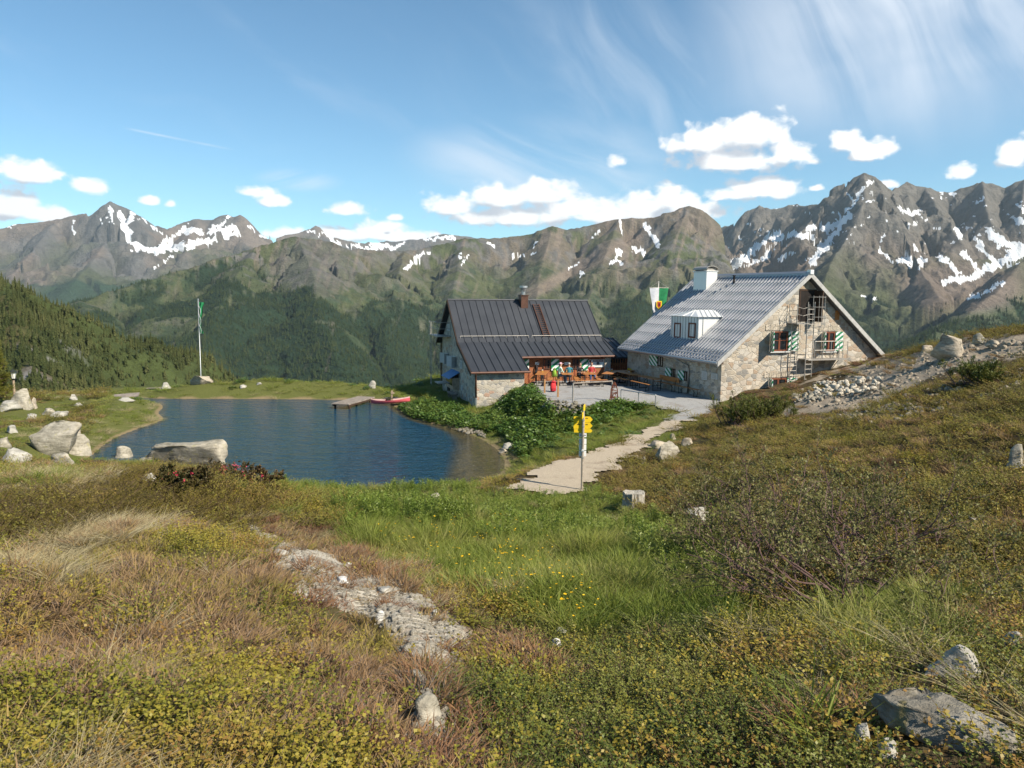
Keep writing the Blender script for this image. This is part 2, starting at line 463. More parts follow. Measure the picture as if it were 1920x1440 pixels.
def hgt(x, y, detail=True):
    x = np.asarray(x, float); y = np.asarray(y, float)
    z = rbf(x, y)
    ls = lake_sd(x, y); ps = path_sd(x, y)
    if detail:
        r = np.hypot(x, y)
        k = sst(r, 1.0, 4.0) * sst(ps, 0, 2.5) * sst(ls, 0, 3)
        z = z + k * ((fbm(x * 0.45, y * 0.45, 3, 5) - 0.5) * 0.42 + (fbm(x * 1.7, y * 1.7, 3, 9) - 0.5) * 0.14)
        z = z + (fbm(x * 5, y * 5, 2, 11) - 0.5) * 0.03
    bx_, by_ = project(x, y, z)
    z = z + 0.10 * sst(-poly_sd(bx_, by_, BARE), -15, 35) * (y > 1.5) * (y < 14)
    z = TER + (z - TER) * sst(ps, 0.0, 1.6) + (np.where(ps < 0.8, (fbm(x * 0.8, y * 0.8, 3, 21) - 0.5) * 0.06, 0))
    zo = LAKE + 0.13 * np.clip(ls, 0, 1) + (np.maximum(z, LAKE + 0.22) - LAKE - 0.13) * sst(ls, 0.15, 2.6)
    zi = LAKE - 0.22 * np.clip(-ls, 0, 6) - 0.02
    far = sst(y, 57, 66)
    z = np.where(ls < 0, zi, np.where(ls < 6, zo * (1 - far) + z * far, z))
    return z
def h1(x, y): return float(hgt(np.array([x]), np.array([y]))[0])
def ground(px, py, d0=2.0, d1=75.0):
    """first point where the photo's pixel ray meets the near ground"""
    x, k = ray(px, py)
    d = np.linspace(d0, d1, 700)
    zz = hgt(x * d, d) - (EYE + k * d)
    i = int(np.argmax(zz > 0)) if (zz > 0).any() else len(d) - 1
    return Vector((x * d[i], d[i], float(hgt(np.array([x * d[i]]), np.array([d[i]]))[0])))

# ---- fan grid round the camera
_az = np.radians(np.r_[np.linspace(-105, -44, 60), np.linspace(-43.8, 43.8, 640), np.linspace(44, 105, 60)])
_rr = np.r_[0.0, np.geomspace(0.7, 60, 330), np.linspace(60.6, 135, 70)]
AZ, RR = np.meshgrid(_az, _rr)
GX, GY = RR * np.sin(AZ), RR * np.cos(AZ)
GZ = hgt(GX, GY)
GLS, GPS = lake_sd(GX, GY), path_sd(GX, GY)
bare_px = BARE
_bx, _by = project(GX, GY, GZ)
grav_px = [(1478,748),(1530,716),(1640,682),(1740,656),(1800,634),(1930,628),(1935,668),(1850,690),(1790,706),(1720,726),(1660,748),(1600,776),(1470,778)]
_grv = np.where((GY > 8), poly_sd(_bx, _by, grav_px), 999) / 12 + (fbm(GX * 0.5, GY * 0.5, 3, 31) - 0.5) * 5
_bare = np.where(GY > 0.5, poly_sd(_bx, _by, bare_px), 999) + (fbm(GX * 2.2, GY * 2.2, 4, 41) - 0.5) * 48
_na, _nr = len(_az), len(_rr)
_i = np.arange(_na * _nr).reshape(_nr, _na)
_q = np.stack([_i[:-1, :-1], _i[:-1, 1:], _i[1:, 1:], _i[1:, :-1]], -1).reshape(-1, 4)[:, ::-1]
_V = np.stack([GX, GY, GZ], -1).reshape(-1, 3)
_pm_unused = 0 if True else (GPS.ravel()[_q].mean(1) + (fbm(_V[_q[:, 0], 0] * 1.6, _V[_q[:, 0], 1] * 1.6, 3, 51) - 0.5) * 1.1) < 0
def sub(faces):
    u, inv = np.unique(faces, return_inverse=True)
    return u, inv.reshape(faces.shape)
def ground_mat():
    m, t, b = mat('ground_cover', 0.95, 0, 0.1)
    p = position(t)
    n1 = noise(t, p, 0.5, 4); n2 = noise(t, p, 6, 5, 0.65); n3 = noise(t, p, 40, 4, 0.7)
    soil = mixc(t, n2.step(0.3, 0.7), (0.045, 0.030, 0.018), (0.11, 0.085, 0.04))
    grass = mixc(t, n3.step(0.3, 0.7), (0.060, 0.075, 0.018), (0.14, 0.14, 0.045))
    c = mixc(t, (attr(t, 'grass') + (n2 - 0.5) * 0.5).step(0.3, 0.7), soil, grass)
    v = t.nodes.new('ShaderNodeTexVoronoi'); v.inputs['Scale'].default_value = 14; lk(t, p, v.inputs['Vector'])
    stone = mixc(t, n3.step(0.25, 0.75), (0.30, 0.26, 0.20), (0.58, 0.53, 0.44))
    stone = mixc(t, noise(t, p, 3, 4).step(0.46, 0.62) * 0.7, stone, (0.17, 0.11, 0.075))
    stone = mixc(t, attr(t, 'tan'), stone, mixc(t, n3.step(0.25, 0.75), (0.20, 0.155, 0.11), (0.40, 0.325, 0.24)))
    c = mixc(t, (attr(t, 'gravel') + (n2 - 0.5) * 0.9 + (n3 - 0.5) * 0.5).step(0.35, 0.65), c, stone)
    c = mixc(t, (attr(t, 'shore') + (n2 - 0.5) * 0.5).step(0.35, 0.8), c, mixc(t, n3, (0.13, 0.10, 0.05), (0.30, 0.23, 0.13)))
    lk(t, c, b.inputs['Base Color'])
    lk(t, bump(t, n2 * 0.6 + n3 * 0.4, 0.9, 0.05), b.inputs['Normal'])
    return m
def path_mat():
    m, t, b = mat('path_gravel', 0.95, 0, 0.15)
    p = position(t)
    n1 = noise(t, p, 0.35, 4); n2 = noise(t, p, 5, 5, 0.65); n3 = noise(t, p, 55, 3, 0.8)
    grey = mixc(t, n3.step(0.25, 0.75), (0.22, 0.215, 0.205), (0.40, 0.39, 0.375))
    tan = mixc(t, n3.step(0.25, 0.75), (0.29, 0.235, 0.17), (0.52, 0.435, 0.325))
    c = mixc(t, (attr(t, 'terrace') + (n1 - 0.5) * 0.5 + (n2 - .5) * .3).step(0.35, 0.65), tan, grey)
    c = mixc(t, noise(t, p, 1.1, 5, 0.7).step(0.52, 0.70) * 0.55, c, (0.17, 0.125, 0.085))
    lk(t, c, b.inputs['Base Color'])
    lk(t, bump(t, n2 * 0.5 + n3 * 0.5, 0.8, 0.04), b.inputs['Normal'])
    return m
_xw, _yw = _V[:, 0], _V[:, 1]
_meadow = sst(fbm(_xw * 0.3, _yw * 0.3, 3, 61), 0.35, 0.6) * 0.4
_mead2 = np.where((_yw > 30), 0.95, _meadow)
_green_px = np.where(_V[:, 1] > 0.5, poly_sd(_bx.ravel(), _by.ravel(), [(540,905),(1140,925),(1300,990),(1400,1090),(1450,1180),(1200,1170),(930,1130),(760,1060),(600,980)]), 999)
_mead2 = np.maximum(_mead2, sst(-_green_px, -40, 40))
_mead2 = np.where((_xw > 9) & (_yw > 12), 0.25, _mead2)
AT = {'grass': _mead2, 'gravel': np.maximum(sst(-_grv.ravel(), -0.8, 1.4), sst(-_bare.ravel(), -26, 16)),
      'shore': (1 - sst(GLS.ravel(), 0.05, 0.55)),
      'tan': (_yw > 15) * 0.85,
      'terrace': sst(_yw - 0.25 * _xw, 31, 36)}
o = link_mesh('ground', fast_mesh('ground', _V, _q, AT, smooth=True), ground_mat()); tag(o, kind='structure')
# the gravel path and terrace: a sheet of its own a little proud of the ground
_px, _py = np.meshgrid(np.arange(-4, 18, 0.11), np.arange(19, 62, 0.11))
_ps = path_sd(_px, _py) + (fbm(_px * 1.3, _py * 1.3, 4, 51) - 0.5) * 1.5
_i = np.arange(_px.size).reshape(_px.shape)
_pq = np.stack([_i[:-1, :-1], _i[:-1, 1:], _i[1:, 1:], _i[1:, :-1]], -1).reshape(-1, 4)
u, fs = sub(_pq[_ps.ravel()[_pq].mean(1) < 0])
_pv = np.stack([_px.ravel()[u], _py.ravel()[u]], -1); _pz = hgt(_pv[:, 0], _pv[:, 1]) + 0.055
o = link_mesh('path', fast_mesh('path', np.c_[_pv, _pz], fs, {'terrace': sst(_pv[:, 1] - 0.25 * _pv[:, 0], 31, 36)}, smooth=True), path_mat()); tag(o, kind='structure')

# ---- lake
def water_mat():
    m, t, b = mat('lake_water', 0.06, 0, 0.5)
    p = position(t)
    sh = attr(t, 'depth')
    n = noise(t, p, 0.25, 3)
    c = mixc(t, (sh + (n - 0.5) * 0.25).step(0.12, 0.55), (0.070, 0.058, 0.026), (0.011, 0.046, 0.080))
    lk(t, c, b.inputs['Base Color']); b.inputs['IOR'].default_value = 1.33
    mp = t.nodes.new('ShaderNodeMapping'); mp.inputs['Rotation'].default_value = (0, 0, math.radians(-14)); mp.inputs['Scale'].default_value = (0.55, 1.15, 1)
    t.links.new(p, mp.inputs[0])
    h = noise(t, mp.outputs[0], 1.5, 4, 0.6, 0.6) * 0.65 + noise(t, mp.outputs[0], 4.6, 3, 0.6, 0.4) * 0.35
    lk(t, bump(t, h, 1.0, 0.6), b.inputs['Normal'])
    return m
xs = np.linspace(-26, 8, 240); ys = np.linspace(22, 60, 240)
LX, LY = np.meshgrid(xs, ys); ls = lake_sd(LX, LY)
_i = np.arange(LX.size).reshape(LX.shape)
q4 = np.stack([_i[:-1, :-1], _i[:-1, 1:], _i[1:, 1:], _i[1:, :-1]], -1).reshape(-1, 4)
keep = ls.ravel()[q4].min(1) < 0.35
_wx, _wy = project(LX, LY, LX * 0 + LAKE)
_dep = np.maximum(sst(-ls, -0.2, 0.9), 0.35) * (1 - 0.75 * sst(_wx + (_wy - 800) * .2, 800, 880)) * (1 - .5 * sst(1 - -ls / 2.2, 0, 1) * sst(_wx, 640, 760))
u, fs = sub(q4[keep])
VV = np.stack([LX.ravel()[u], LY.ravel()[u], np.full(len(u), LAKE)], -1)
o = link_mesh('lake_water', fast_mesh('lake_water', VV, fs, {'depth': _dep.ravel()[u]}), water_mat()); tag(o, kind='structure')

# ================================================================== mountains
def azel_px(px, py, r):
    x, k = ray(px, py); n = math.hypot(x, 1)
    return (x / n * r, r / n, EYE + k / n * r)
def smooth_max(a, b, k):
    h = np.clip(0.5 + 0.5 * (a - b) / k, 0, 1)
    return b + (a - b) * h + k * h * (1 - h)
def range_field(x, y, lines, slope, seed, lam, amp, gully, floor, curve=0.22, jag=0.0, valleys=()):
    """height field carried by crest lines; flanks fall away with gullies that run down them"""
    wx = x + (fbm(x / lam * 1.4, y / lam * 1.4, 5, seed + 3) - 0.5) * lam * 1.0
    wy = y + (fbm(x / lam * 1.4, y / lam * 1.4, 5, seed + 5) - 0.5) * lam * 1.0
    best = np.full(x.shape, -1e9); bs = np.zeros(x.shape); bd = np.full(x.shape, 1e9)
    along = 0.0
    for ln in lines:
        sl = ln[1] if isinstance(ln[1], (int, float)) else slope
        pts = [azel_px(*p) for p in ln[0]]
        for a, b in zip(pts[:-1], pts[1:]):
            ex, ey = b[0] - a[0], b[1] - a[1]; L2 = ex * ex + ey * ey; L = math.sqrt(L2)
            # near the crest use the true position so the skyline stays put
            t0 = np.clip(((x - a[0]) * ex + (y - a[1]) * ey) / L2, 0, 1)
            d0 = np.hypot(x - a[0] - t0 * ex, y - a[1] - t0 * ey)
            kk = sst(d0, lam * 0.05, lam * 0.6)
            qx = x + (wx - x) * kk; qy = y + (wy - y) * kk
            t = np.clip(((qx - a[0]) * ex + (qy - a[1]) * ey) / L2, 0, 1)
            d = np.hypot(qx - a[0] - t * ex, qy - a[1] - t * ey)
            zc = a[2] + (b[2] - a[2]) * t
            if jag: zc = zc + (ridged((along + t * L) / (lam * .25), t * 0 + seed, 4, seed) - 0.5) * jag
            z = zc - sl * d * (1 - curve * np.clip(d / (lam * 3), 0, 1))
            up = z > best
            best = np.where(up, z, best); bs = np.where(up, along + t * L, bs); bd = np.where(up, d, bd)
            along += L
        along += 977.0
    for pts_, vs in valleys:
        pts = [azel_px(*p) for p in pts_]
        for a, b in zip(pts[:-1], pts[1:]):
            ex, ey = b[0] - a[0], b[1] - a[1]
            t = np.clip(((x - a[0]) * ex + (y - a[1]) * ey) / (ex * ex + ey * ey), 0, 1)
            d = np.hypot(x - a[0] - t * ex, y - a[1] - t * ey)
            rgt = (ex * (y - a[1]) - ey * (x - a[0])) / math.hypot(ex, ey)     # beyond the valley line nothing rises again
            d = np.where((rgt * vs[1] > 0), -np.abs(d) * .25, d)
            best = np.minimum(best, a[2] + (b[2] - a[2]) * t + vs[0] * d)
    k = sst(bd, 0, lam * 0.5)
    rel = np.clip((best - floor) / 600.0, 0.0, 1)
    g = ridged(bs / (lam * 0.30) + (fbm(x / lam * 2, y / lam * 2, 3, seed + 8) - .5) * 1.2, bd / (lam * 1.6), 4, seed + 11)
    n = ridged(x / lam * 1.3, y / lam * 1.3, 6, seed + 21, 0.52)
    z = best + k * rel * ((g - 0.55) * gully + (n - 0.5) * amp) - k * rel * (1 - sst(bd, lam * .4, lam * 1.6)) * (.40 * gully + .32 * amp) + sst(bd, 0, lam * .1) * rel * (fbm(x / lam * 9, y / lam * 9, 4, seed + 31) - .5) * amp * 0.34
    return smooth_max(z, floor + (fbm(x / lam, y / lam, 4, seed + 40) - 0.5) * 60, 40.0), bd, n
def polar(a0, a1, na, r0, r1, nr, geo=True):
    az = np.radians(np.linspace(a0, a1, na)); r = np.geomspace(r0, r1, nr) if geo else np.linspace(r0, r1, nr)
    A, R = np.meshgrid(az, r)
    return R * np.sin(A), R * np.cos(A)
def grid_quads(nr, na):
    i = np.arange(nr * na).reshape(nr, na)
    return np.stack([i[:-1, :-1], i[1:, :-1], i[1:, 1:], i[:-1, 1:]], -1).reshape(-1, 4)[:, ::-1]
def streaks(bx, by, lines, seed, sc=14.0):
    """snow lying in gullies, each streak laid along its own gully on the mountain side"""
    m = np.zeros(bx.shape)
    nz = (fbm(bx / sc, by / sc, 5, seed, 0.62) - 0.5)
    wx = bx + (fbm(bx / 18, by / 18, 5, seed + 1, .6) - .5) * 22; wy = by + (fbm(bx / 18, by / 18, 5, seed + 2, .6) - .5) * 22
    for wd, pts in lines:
        for a, b in zip(pts[:-1], pts[1:]):
            ex, ey = b[0] - a[0], b[1] - a[1]
            t = np.clip(((wx - a[0]) * ex + (wy - a[1]) * ey) / (ex * ex + ey * ey), 0, 1)
            d = np.hypot(wx - a[0] - t * ex, wy - a[1] - t * ey)
            m = np.maximum(m, sst(1 - d / wd + nz * 1.9, 0.16, 0.26))
    return m
def range_mat(name, sc):
    m, t, b = mat(name, 0.95, 0, 0.1)
    p = position(t)
    n = noise(t, p, sc, 7, 0.68); n2 = noise(t, p, sc * 7, 4, 0.7)
    c = attr(t, 'tint', 'Color')
    sn = attr(t, 'snow')
    c = mulc(t, c, (n - 0.5) * 1.5 + (n2 - 0.5) * 1.1 + 1.0)
    c = mixc(t, (sn + (n2 - 0.5) * 0.5).step(0.4, 0.6), c, (0.86, 0.87, 0.89))
    lk(t, c, b.inputs['Base Color'])
    lk(t, bump(t, n * 0.7 + n2 * 0.3, 0.75, 1.6 / sc * 0.5), b.inputs['Normal'])
    return m
def lerp3(a, b, k): return a + (np.asarray(b) - a) * k[..., None]
ROCK = np.array((0.125, 0.118, 0.110)); SCREE = np.array((0.185, 0.145, 0.115)); ALP = np.array((0.080, 0.092, 0.042)); WOOD = np.array((0.022, 0.040, 0.020))

# ---- far range on the left, about 8 km away
FAR = [([(-260,430,8200),(-100,420,8200),(0,425,8200),(35,420,8200),(75,415,8200),(108,411,8200),(150,402,8100),(180,398,8000),(196,386,8000),(207,377,8000),(220,383,8000),(236,388,8000),(262,406,7900),(290,421,7900),(312,431,7900),
        (345,415,8000),(372,411,8000),(400,413,8000),(412,406,8000),(426,402,8000),(438,408,8000),(450,402,8000),(464,415,8000),(490,432,8000),(515,446,8100),(560,437,8300),(592,422,8400),(612,438,8400),(640,449,8600),(680,456,8800),(730,452,8900),(785,449,8900),(812,441,8900),(832,436,8900),(850,440,8900),(900,448,8900),(1100,452,8900)], 0.62),
       ([(207,377,8000),(215,430,7500),(180,480,6900),(140,530,6300)], 0.5),
       ([(236,388,8000),(290,455,7300),(330,500,6700),(420,520,6200)], 0.5),
       ([(435,405,8000),(440,440,7700),(470,465,7400)], 0.55),
       ([(372,411,8000),(350,450,7500)], 0.55),
       ([(108,411,8200),(60,470,7400),(20,520,6600)], 0.5)]
x, y = polar(-46, 8, 640, 5200, 9600, 240)
z, bd, nn = range_field(x, y, FAR, 0.55, 100, 900, 190, 130, -420, 0.35, 30)
bx, by = project(x, y, z)
FS = [(9,[(250,402),(232,425),(250,450),(300,468)]),(7,[(222,400),(240,440),(275,462)]),(16,[(255,458),(290,468),(318,462)]),(4,[(207,385),(210,405),(214,420)]),(3,[(225,395),(230,410)]),
      (12,[(345,432),(375,432)]),(10,[(395,430),(415,436),(440,432)]),(10,[(330,462),(360,462),(400,450)]),(9,[(425,445),(445,438)]),(4,[(425,408),(410,425),(395,432)]),(6,[(300,462),(330,440),(350,422)]),
      (4,[(465,425),(490,445),(505,452)]),(3,[(140,410),(137,440)]),(2.5,[(190,415),(195,435)]),(3,[(15,422),(32,425)]),(4,[(285,500),(318,482)]),(3,[(200,410),(205,418)]),(3,[(262,412),(300,436),(318,446)]),
      (7,[(660,460),(700,466),(740,462),(755,455)]),(6,[(800,447),(830,445),(850,446)]),(4,[(575,432),(590,430),(612,446)]),(4,[(618,450),(640,458)]),(5,[(690,458),(725,460)])]
sn = streaks(bx, by, [(w_ * .72, q_) for w_, q_ in FS], 130, 7)
e = np.degrees(np.arctan2(z - EYE, np.hypot(x, y)))
col = np.broadcast_to(ROCK, z.shape + (3,)).copy()
col = lerp3(col, SCREE, sst(fbm(x / 500, y / 500, 4, 141), 0.40, 0.62) * 0.8)
lo = sst(by + (nn - 0.5) * 120, 455, 520)
col = lerp3(col, ALP * 0.9, lo * sst(fbm(x / 700, y / 700, 4, 151), 0.25, 0.5) * 0.9)
col = lerp3(col, WOOD * 1.3, sst(by + (fbm(x / 300, y / 300, 4, 155) - .5) * 90, 520, 548))
o = link_mesh('far_mountains', fast_mesh('far_mountains', np.stack([x, y, z], -1).reshape(-1, 3), grid_quads(*x.shape), {'snow': sn.ravel()}, {'tint': col.reshape(-1, 3)}), range_mat('far_rock', 0.010)); tag(o, kind='structure')

# ---- the long middle mountain, 1.5 to 3.5 km
MID = [([(60,600,2300),(150,566,2350),(270,526,2500),(350,504,2650),(420,482,2750),(480,463,2850),(520,450,2900),(545,445,2900),(575,446,2900),(600,447,2900),(625,455,2900),(640,463,2950),(700,470,3050),(760,469,3150),(805,463,3250),(840,455,3300),(872,447,3350),(950,446,3400),(1000,436,3400),(1022,428,3400),(1036,424,3400),(1062,431,3400),(1100,423,3450),(1140,413,3450),(1162,408,3450),(1200,409,3450),(1235,404,3450),(1262,400,3450),(1278,390,3450),(1292,386,3450),(1320,391,3450),(1342,391,3450),(1360,403,3400),(1382,421,3300),(1400,452,3200),(1408,480,3050)], 0.50),
       ([(560,446,2900),(590,520,2350),(600,600,1950),(640,700,1550)], 0.42),
       ([(480,463,2850),(430,540,2300),(380,640,1800),(380,730,1450)], 0.40),
       ([(625,455,2900),(632,500,2600)], 0.5),
       ([(760,469,3150),(740,540,2500),(720,640,1900),(760,720,1600)], 0.42),
       ([(872,447,3350),(850,540,2600),(850,640,2000),(900,720,1650)], 0.40),
       ([(1036,424,3400),(1010,520,2750),(1000,620,2100)], 0.42),
       ([(1162,408,3450),(1120,520,2700),(1080,620,2100)], 0.42),
       ([(1292,386,3450),(1250,480,2900),(1190,580,2300),(1180,680,1800)], 0.42),
       ([(1408,480,3050),(1380,540,2700),(1300,600,2300)], 0.40),
       ([(150,566,2350),(200,640,1800),(260,720,1400)], 0.4)]
x, y = polar(-40, 22, 900, 1050, 4300, 330)
z, bd, nn = range_field(x, y, MID, 0.44, 200, 520, 120, 34, -420, 0.25, 14, [([(1425,440,3900),(1412,478,3500),(1400,505,3150),(1400,545,2700),(1440,600,2300),(1480,660,1900)], (0.95, 1))])
bx, by = project(x, y, z)
MS = [(4,[(1165,414),(1170,436)]),(6,[(1206,422),(1222,440),(1234,462)]),(8,[(1188,468),(1206,478)]),(5,[(1158,472),(1152,492)]),(3,[(1145,494),(1168,490)]),(3.5,[(762,498),(800,474)]),(3,[(1005,450),(997,460)]),(2.5,[(1010,470),(990,482)]),(3,[(920,460),(926,462)]),(3,[(866,474),(868,480)]),(2,[(880,480),(870,492)]),(3,[(1086,515),(1092,512)]),(2,[(1070,508),(1090,492)]),(2,[(1110,445),(1120,432)]),(2.5,[(1200,400),(1218,405)]),(2,[(960,480),(970,484)]),(2,[(985,475),(978,482)])]
sn = streaks(bx, by, MS, 230, 7)
t1 = fbm(x / 330, y / 330, 5, 241)
tl = np.interp(bx, [0, 150, 300, 420, 520, 640, 760, 850, 1000, 1120, 1250, 1400], [560, 565, 528, 515, 520, 572, 560, 575, 605, 570, 555, 580])
gul = fbm(bx / 9, by / 60, 4, 257)
forest = sst(by - tl + (fbm(x / 120, y / 120, 4, 251) - 0.5) * 130 + (gul - .5) * 60, -6, 22)
clear = sst(fbm(x / 210, y / 210, 4, 261), 0.56, 0.62)
forest = forest * (1 - 0.85 * clear * (1 - sst(by, 650, 700)))
hi = 1 - sst(by + (t1 - 0.5) * 170 - (bx > 900) * 25, 455, 545)
col = np.broadcast_to(ALP, z.shape + (3,)).copy()
col = lerp3(col, SCREE * 0.92, hi * sst(t1 + (bx > 700) * 0.05, 0.40, 0.60) * 0.80)
col = lerp3(col, ROCK * 1.1, sst(ridged(x / 95, y / 95, 5, 271), 0.55, 0.72) * (0.30 + 0.6 * hi))
col = lerp3(col, SCREE * 1.15, sst(fbm(bx / 7 + by / 25, by / 45, 4, 275), 0.55, 0.72) * (0.15 + 0.55 * hi))
col = lerp3(col, WOOD * 1.5, sst(fbm(x / 38, y / 38, 4, 277), 0.56, 0.66) * (1 - hi) * .6)
col = lerp3(col, ROCK * 0.95, sst(1 - np.hypot((bx - 590) / 100, (by - 500) / 70), 0, 0.5) * 0.55)
col = lerp3(col, SCREE * 1.12, sst(0.5 - np.abs((bx - 1080) * 0.55 + (by - 505)) / 40, 0, 0.4) * sst(bx, 960, 1010) * (1 - sst(bx, 1180, 1240)) * 0.8)
streak = sst(ridged(bx / 34 + by / 90, by / 260, 3, 281), 0.80, 0.93) * sst(by, 540, 620)
col = lerp3(col, WOOD, forest)
col = lerp3(col, SCREE * 0.8, streak * 0.45 * sst(fbm(x / 90, y / 90, 3, 283), .45, .6))
MIDDATA = (x, y, z, forest * (1 - sn), bx, by)
o = link_mesh('mountainside', fast_mesh('mountainside', np.stack([x, y, z], -1).reshape(-1, 3), grid_quads(*x.shape), {'snow': sn.ravel()}, {'tint': col.reshape(-1, 3)}), range_mat('mid_slope', 0.022)); tag(o, kind='structure')

# ---- snowy rock peaks on the right, about 4 to 5 km
RGT = [([(1300,440,5300),(1360,425,5300),(1384,412,5200),(1398,398,5200),(1412,390,5200),(1424,384,5200),(1432,390,5200),(1448,392,5200),(1470,388,5200),(1492,383,5200),(1510,386,5100),(1532,383,5000),(1560,372,4700)], 0.95),
       ([(1470,440,4250),(1500,428,4250),(1520,402,4250),(1545,374,4300),(1565,352,4300),(1585,342,4300),(1602,330,4300),(1620,325,4300),(1638,333,4300),(1652,343,4350),(1664,358,4400),(1680,354,4700),(1700,342,4800),(1716,348,4800),(1735,350,4800),(1760,360,4900),(1785,357,4900),(1815,346,4900),(1842,339,4900),(1865,346,4900),(1885,352,4900),(1905,343,4900),(1922,336,4900),(1960,330,4900),(2100,318,4900),(2300,330,4900)], 0.85),
       ([(1620,325,4300),(1622,370,4050),(1608,410,3850),(1585,450,3600),(1560,490,3350),(1540,540,3000),(1530,590,2600)], 0.62),
       ([(1652,343,4350),(1680,400,4000),(1700,450,3750),(1725,500,3450),(1760,560,3000)], 0.62),
       ([(1545,374,4300),(1530,410,4100),(1500,432,3950)], 0.7),
       ([(1735,350,4800),(1770,410,4400),(1800,450,4150)], 0.75),
       ([(1842,339,4900),(1850,390,4550),(1860,420,4350)], 0.75),
       ([(1922,336,4900),(1915,400,4500)], 0.75),
       ([(2050,440,3300),(1960,470,3150),(1915,495,2900),(1870,545,2500),(1800,600,2100),(1700,650,1700)], 0.50),
       ([(1408,500,3900),(1440,540,3300),(1480,590,2600)], 0.4)]
_a = np.radians(np.linspace(11, 46, 620)); _r2 = np.r_[np.geomspace(1500, 2800, 110), np.linspace(2808, 5500, 420)]
_A2, _R2 = np.meshgrid(_a, _r2); x, y = _R2 * np.sin(_A2), _R2 * np.cos(_A2)
z, bd, nn = range_field(x, y, RGT, 0.62, 300, 560, 170, 150, -420, 0.35, 26)
bx, by = project(x, y, z)
RS = [(9,[(1592,405),(1570,432),(1545,462),(1522,490)]),(7,[(1585,418),(1550,425),(1520,432)]),(6,[(1525,445),(1490,440),(1455,436)]),(7,[(1480,440),(1440,448),(1415,460)]),(8,[(1420,455),(1405,475),(1375,500),(1368,504)]),(4,[(1450,470),(1420,490),(1395,500)]),(3,[(1490,470),(1460,485)]),
      (4,[(1630,336),(1618,352),(1606,366)]),(3.5,[(1612,362),(1600,378),(1588,392)]),(3,[(1590,360),(1596,374)]),(3,[(1635,362),(1640,372)]),(3,[(1568,398),(1578,408)]),
      (13,[(1862,440),(1880,455),(1905,462),(1925,470)]),(11,[(1915,472),(1880,490),(1850,505)]),(7,[(1850,505),(1820,520),(1780,522),(1772,528)]),(6,[(1828,448),(1850,470),(1866,490)]),(5,[(1752,472),(1780,495),(1800,518)]),(4,[(1800,470),(1822,490),(1835,505)]),
      (4,[(1650,466),(1662,485),(1678,494)]),(5,[(1678,492),(1700,490),(1712,502),(1728,498)]),(4,[(1722,484),(1738,488)]),(4,[(1690,385),(1705,398),(1722,402)]),(3.5,[(1705,390),(1725,396)]),(4,[(1788,368),(1796,362)]),(4,[(1905,380),(1920,395)]),(4,[(1900,405),(1925,415)]),(3,[(1760,360),(1766,368)]),(4,[(1790,432),(1800,445)]),(3,[(1812,430),(1824,426)]),
      (4,[(1810,560),(1850,545),(1880,530)]),(4,[(1890,500),(1910,490)]),(3,[(1830,380),(1845,372)]),(3,[(1660,440),(1650,455)]),(3,[(1620,555),(1640,562)]),(3,[(1716,470),(1712,460)])]
sn = streaks(bx, by, RS, 330, 8)
sn = np.maximum(sn, sst(fbm(bx / 11, by / 7, 4, 333), 0.76, 0.79) * (1 - sst(by, 440, 520)) * sst(by, 350, 380) * 0.9)
t1 = fbm(x / 420, y / 420, 5, 341)
dk = ROCK * np.array((1.18, 1.14, 1.06))
col = np.broadcast_to(dk, z.shape + (3,)).copy()
low = sst(by + (t1 - 0.5) * 150, 440, 500)
bowl = sst(1 - np.hypot((bx - 1450) / 110, (by - 490) / 50), 0, .4) + sst(1 - np.hypot((bx - 1800) / 150, (by - 540) / 60), 0, .4)
col = lerp3(col, SCREE * 0.9, np.clip(low * sst(t1, 0.4, 0.55) * 0.7 + bowl, 0, 1) * 0.9)
col = lerp3(col, ALP, sst(by + (t1 - 0.5) * 220, 500, 560) * (1 - np.clip(bowl, 0, 1)) * 0.9)
col = lerp3(col, ALP * 0.9, sst(1 - np.hypot((bx - 1570) / 70, (by - 520) / 80), 0, .5) * sst(t1, .3, .6) * .8)
fr = sst(by + (fbm(x / 150, y / 150, 4, 351) - 0.5) * 110, np.interp(bx, [1380, 1560, 1700, 1800, 1930], [570, 565, 590, 600, 560]), np.interp(bx, [1380, 1560, 1700, 1800, 1930], [600, 595, 620, 630, 590]))
col = lerp3(col, WOOD, fr)
RGTDATA = (x, y, z, fr * (1 - sn), bx, by)
o = link_mesh('rocky_peaks', fast_mesh('rocky_peaks', np.stack([x, y, z], -1).reshape(-1, 3), grid_quads(*x.shape), {'snow': sn.ravel()}, {'tint': col.reshape(-1, 3)}), range_mat('peak_rock', 0.018)); tag(o, kind='structure')

# ---- wooded hill close on the left
HIL = [([(-420,430,560),(-200,480,520),(-60,508,500),(0,527,490),(60,552,480),(150,592,470),(230,632,465),(300,672,460),(372,712,455),(460,760,450)], 0.62),
       ([(0,527,490),(40,640,380),(80,740,300)], 0.5)]
x, y = polar(-60, -14, 420, 130, 760, 200)
z, bd, nn = range_field(x, y, HIL, 0.62, 400, 120, 22, 14, -190, 0.1, 4)
bx, by = project(x, y, z)
t1 = fbm(x / 40, y / 40, 4, 441)
col = np.broadcast_to(np.array((0.062, 0.078, 0.026)), z.shape + (3,)).copy()
crag = sst(ridged(x / 30, y / 30, 4, 451), 0.55, 0.75) * sst(1 - np.hypot((bx - 70) / 110, (by - 680) / 60), 0, 0.5)
col = lerp3(col, ROCK * 1.9, crag)
col = lerp3(col, np.array((0.11, 0.085, 0.04)), sst(t1, 0.55, 0.7) * 0.6)
HILDATA = (x, y, z, np.clip(1 - crag * 0.9, 0, 1) * (0.45 + 0.55 * sst(by - bx * 0.35, 470, 600)) * (0.4 + .6 * sst(t1, .35, .5)), bx, by)
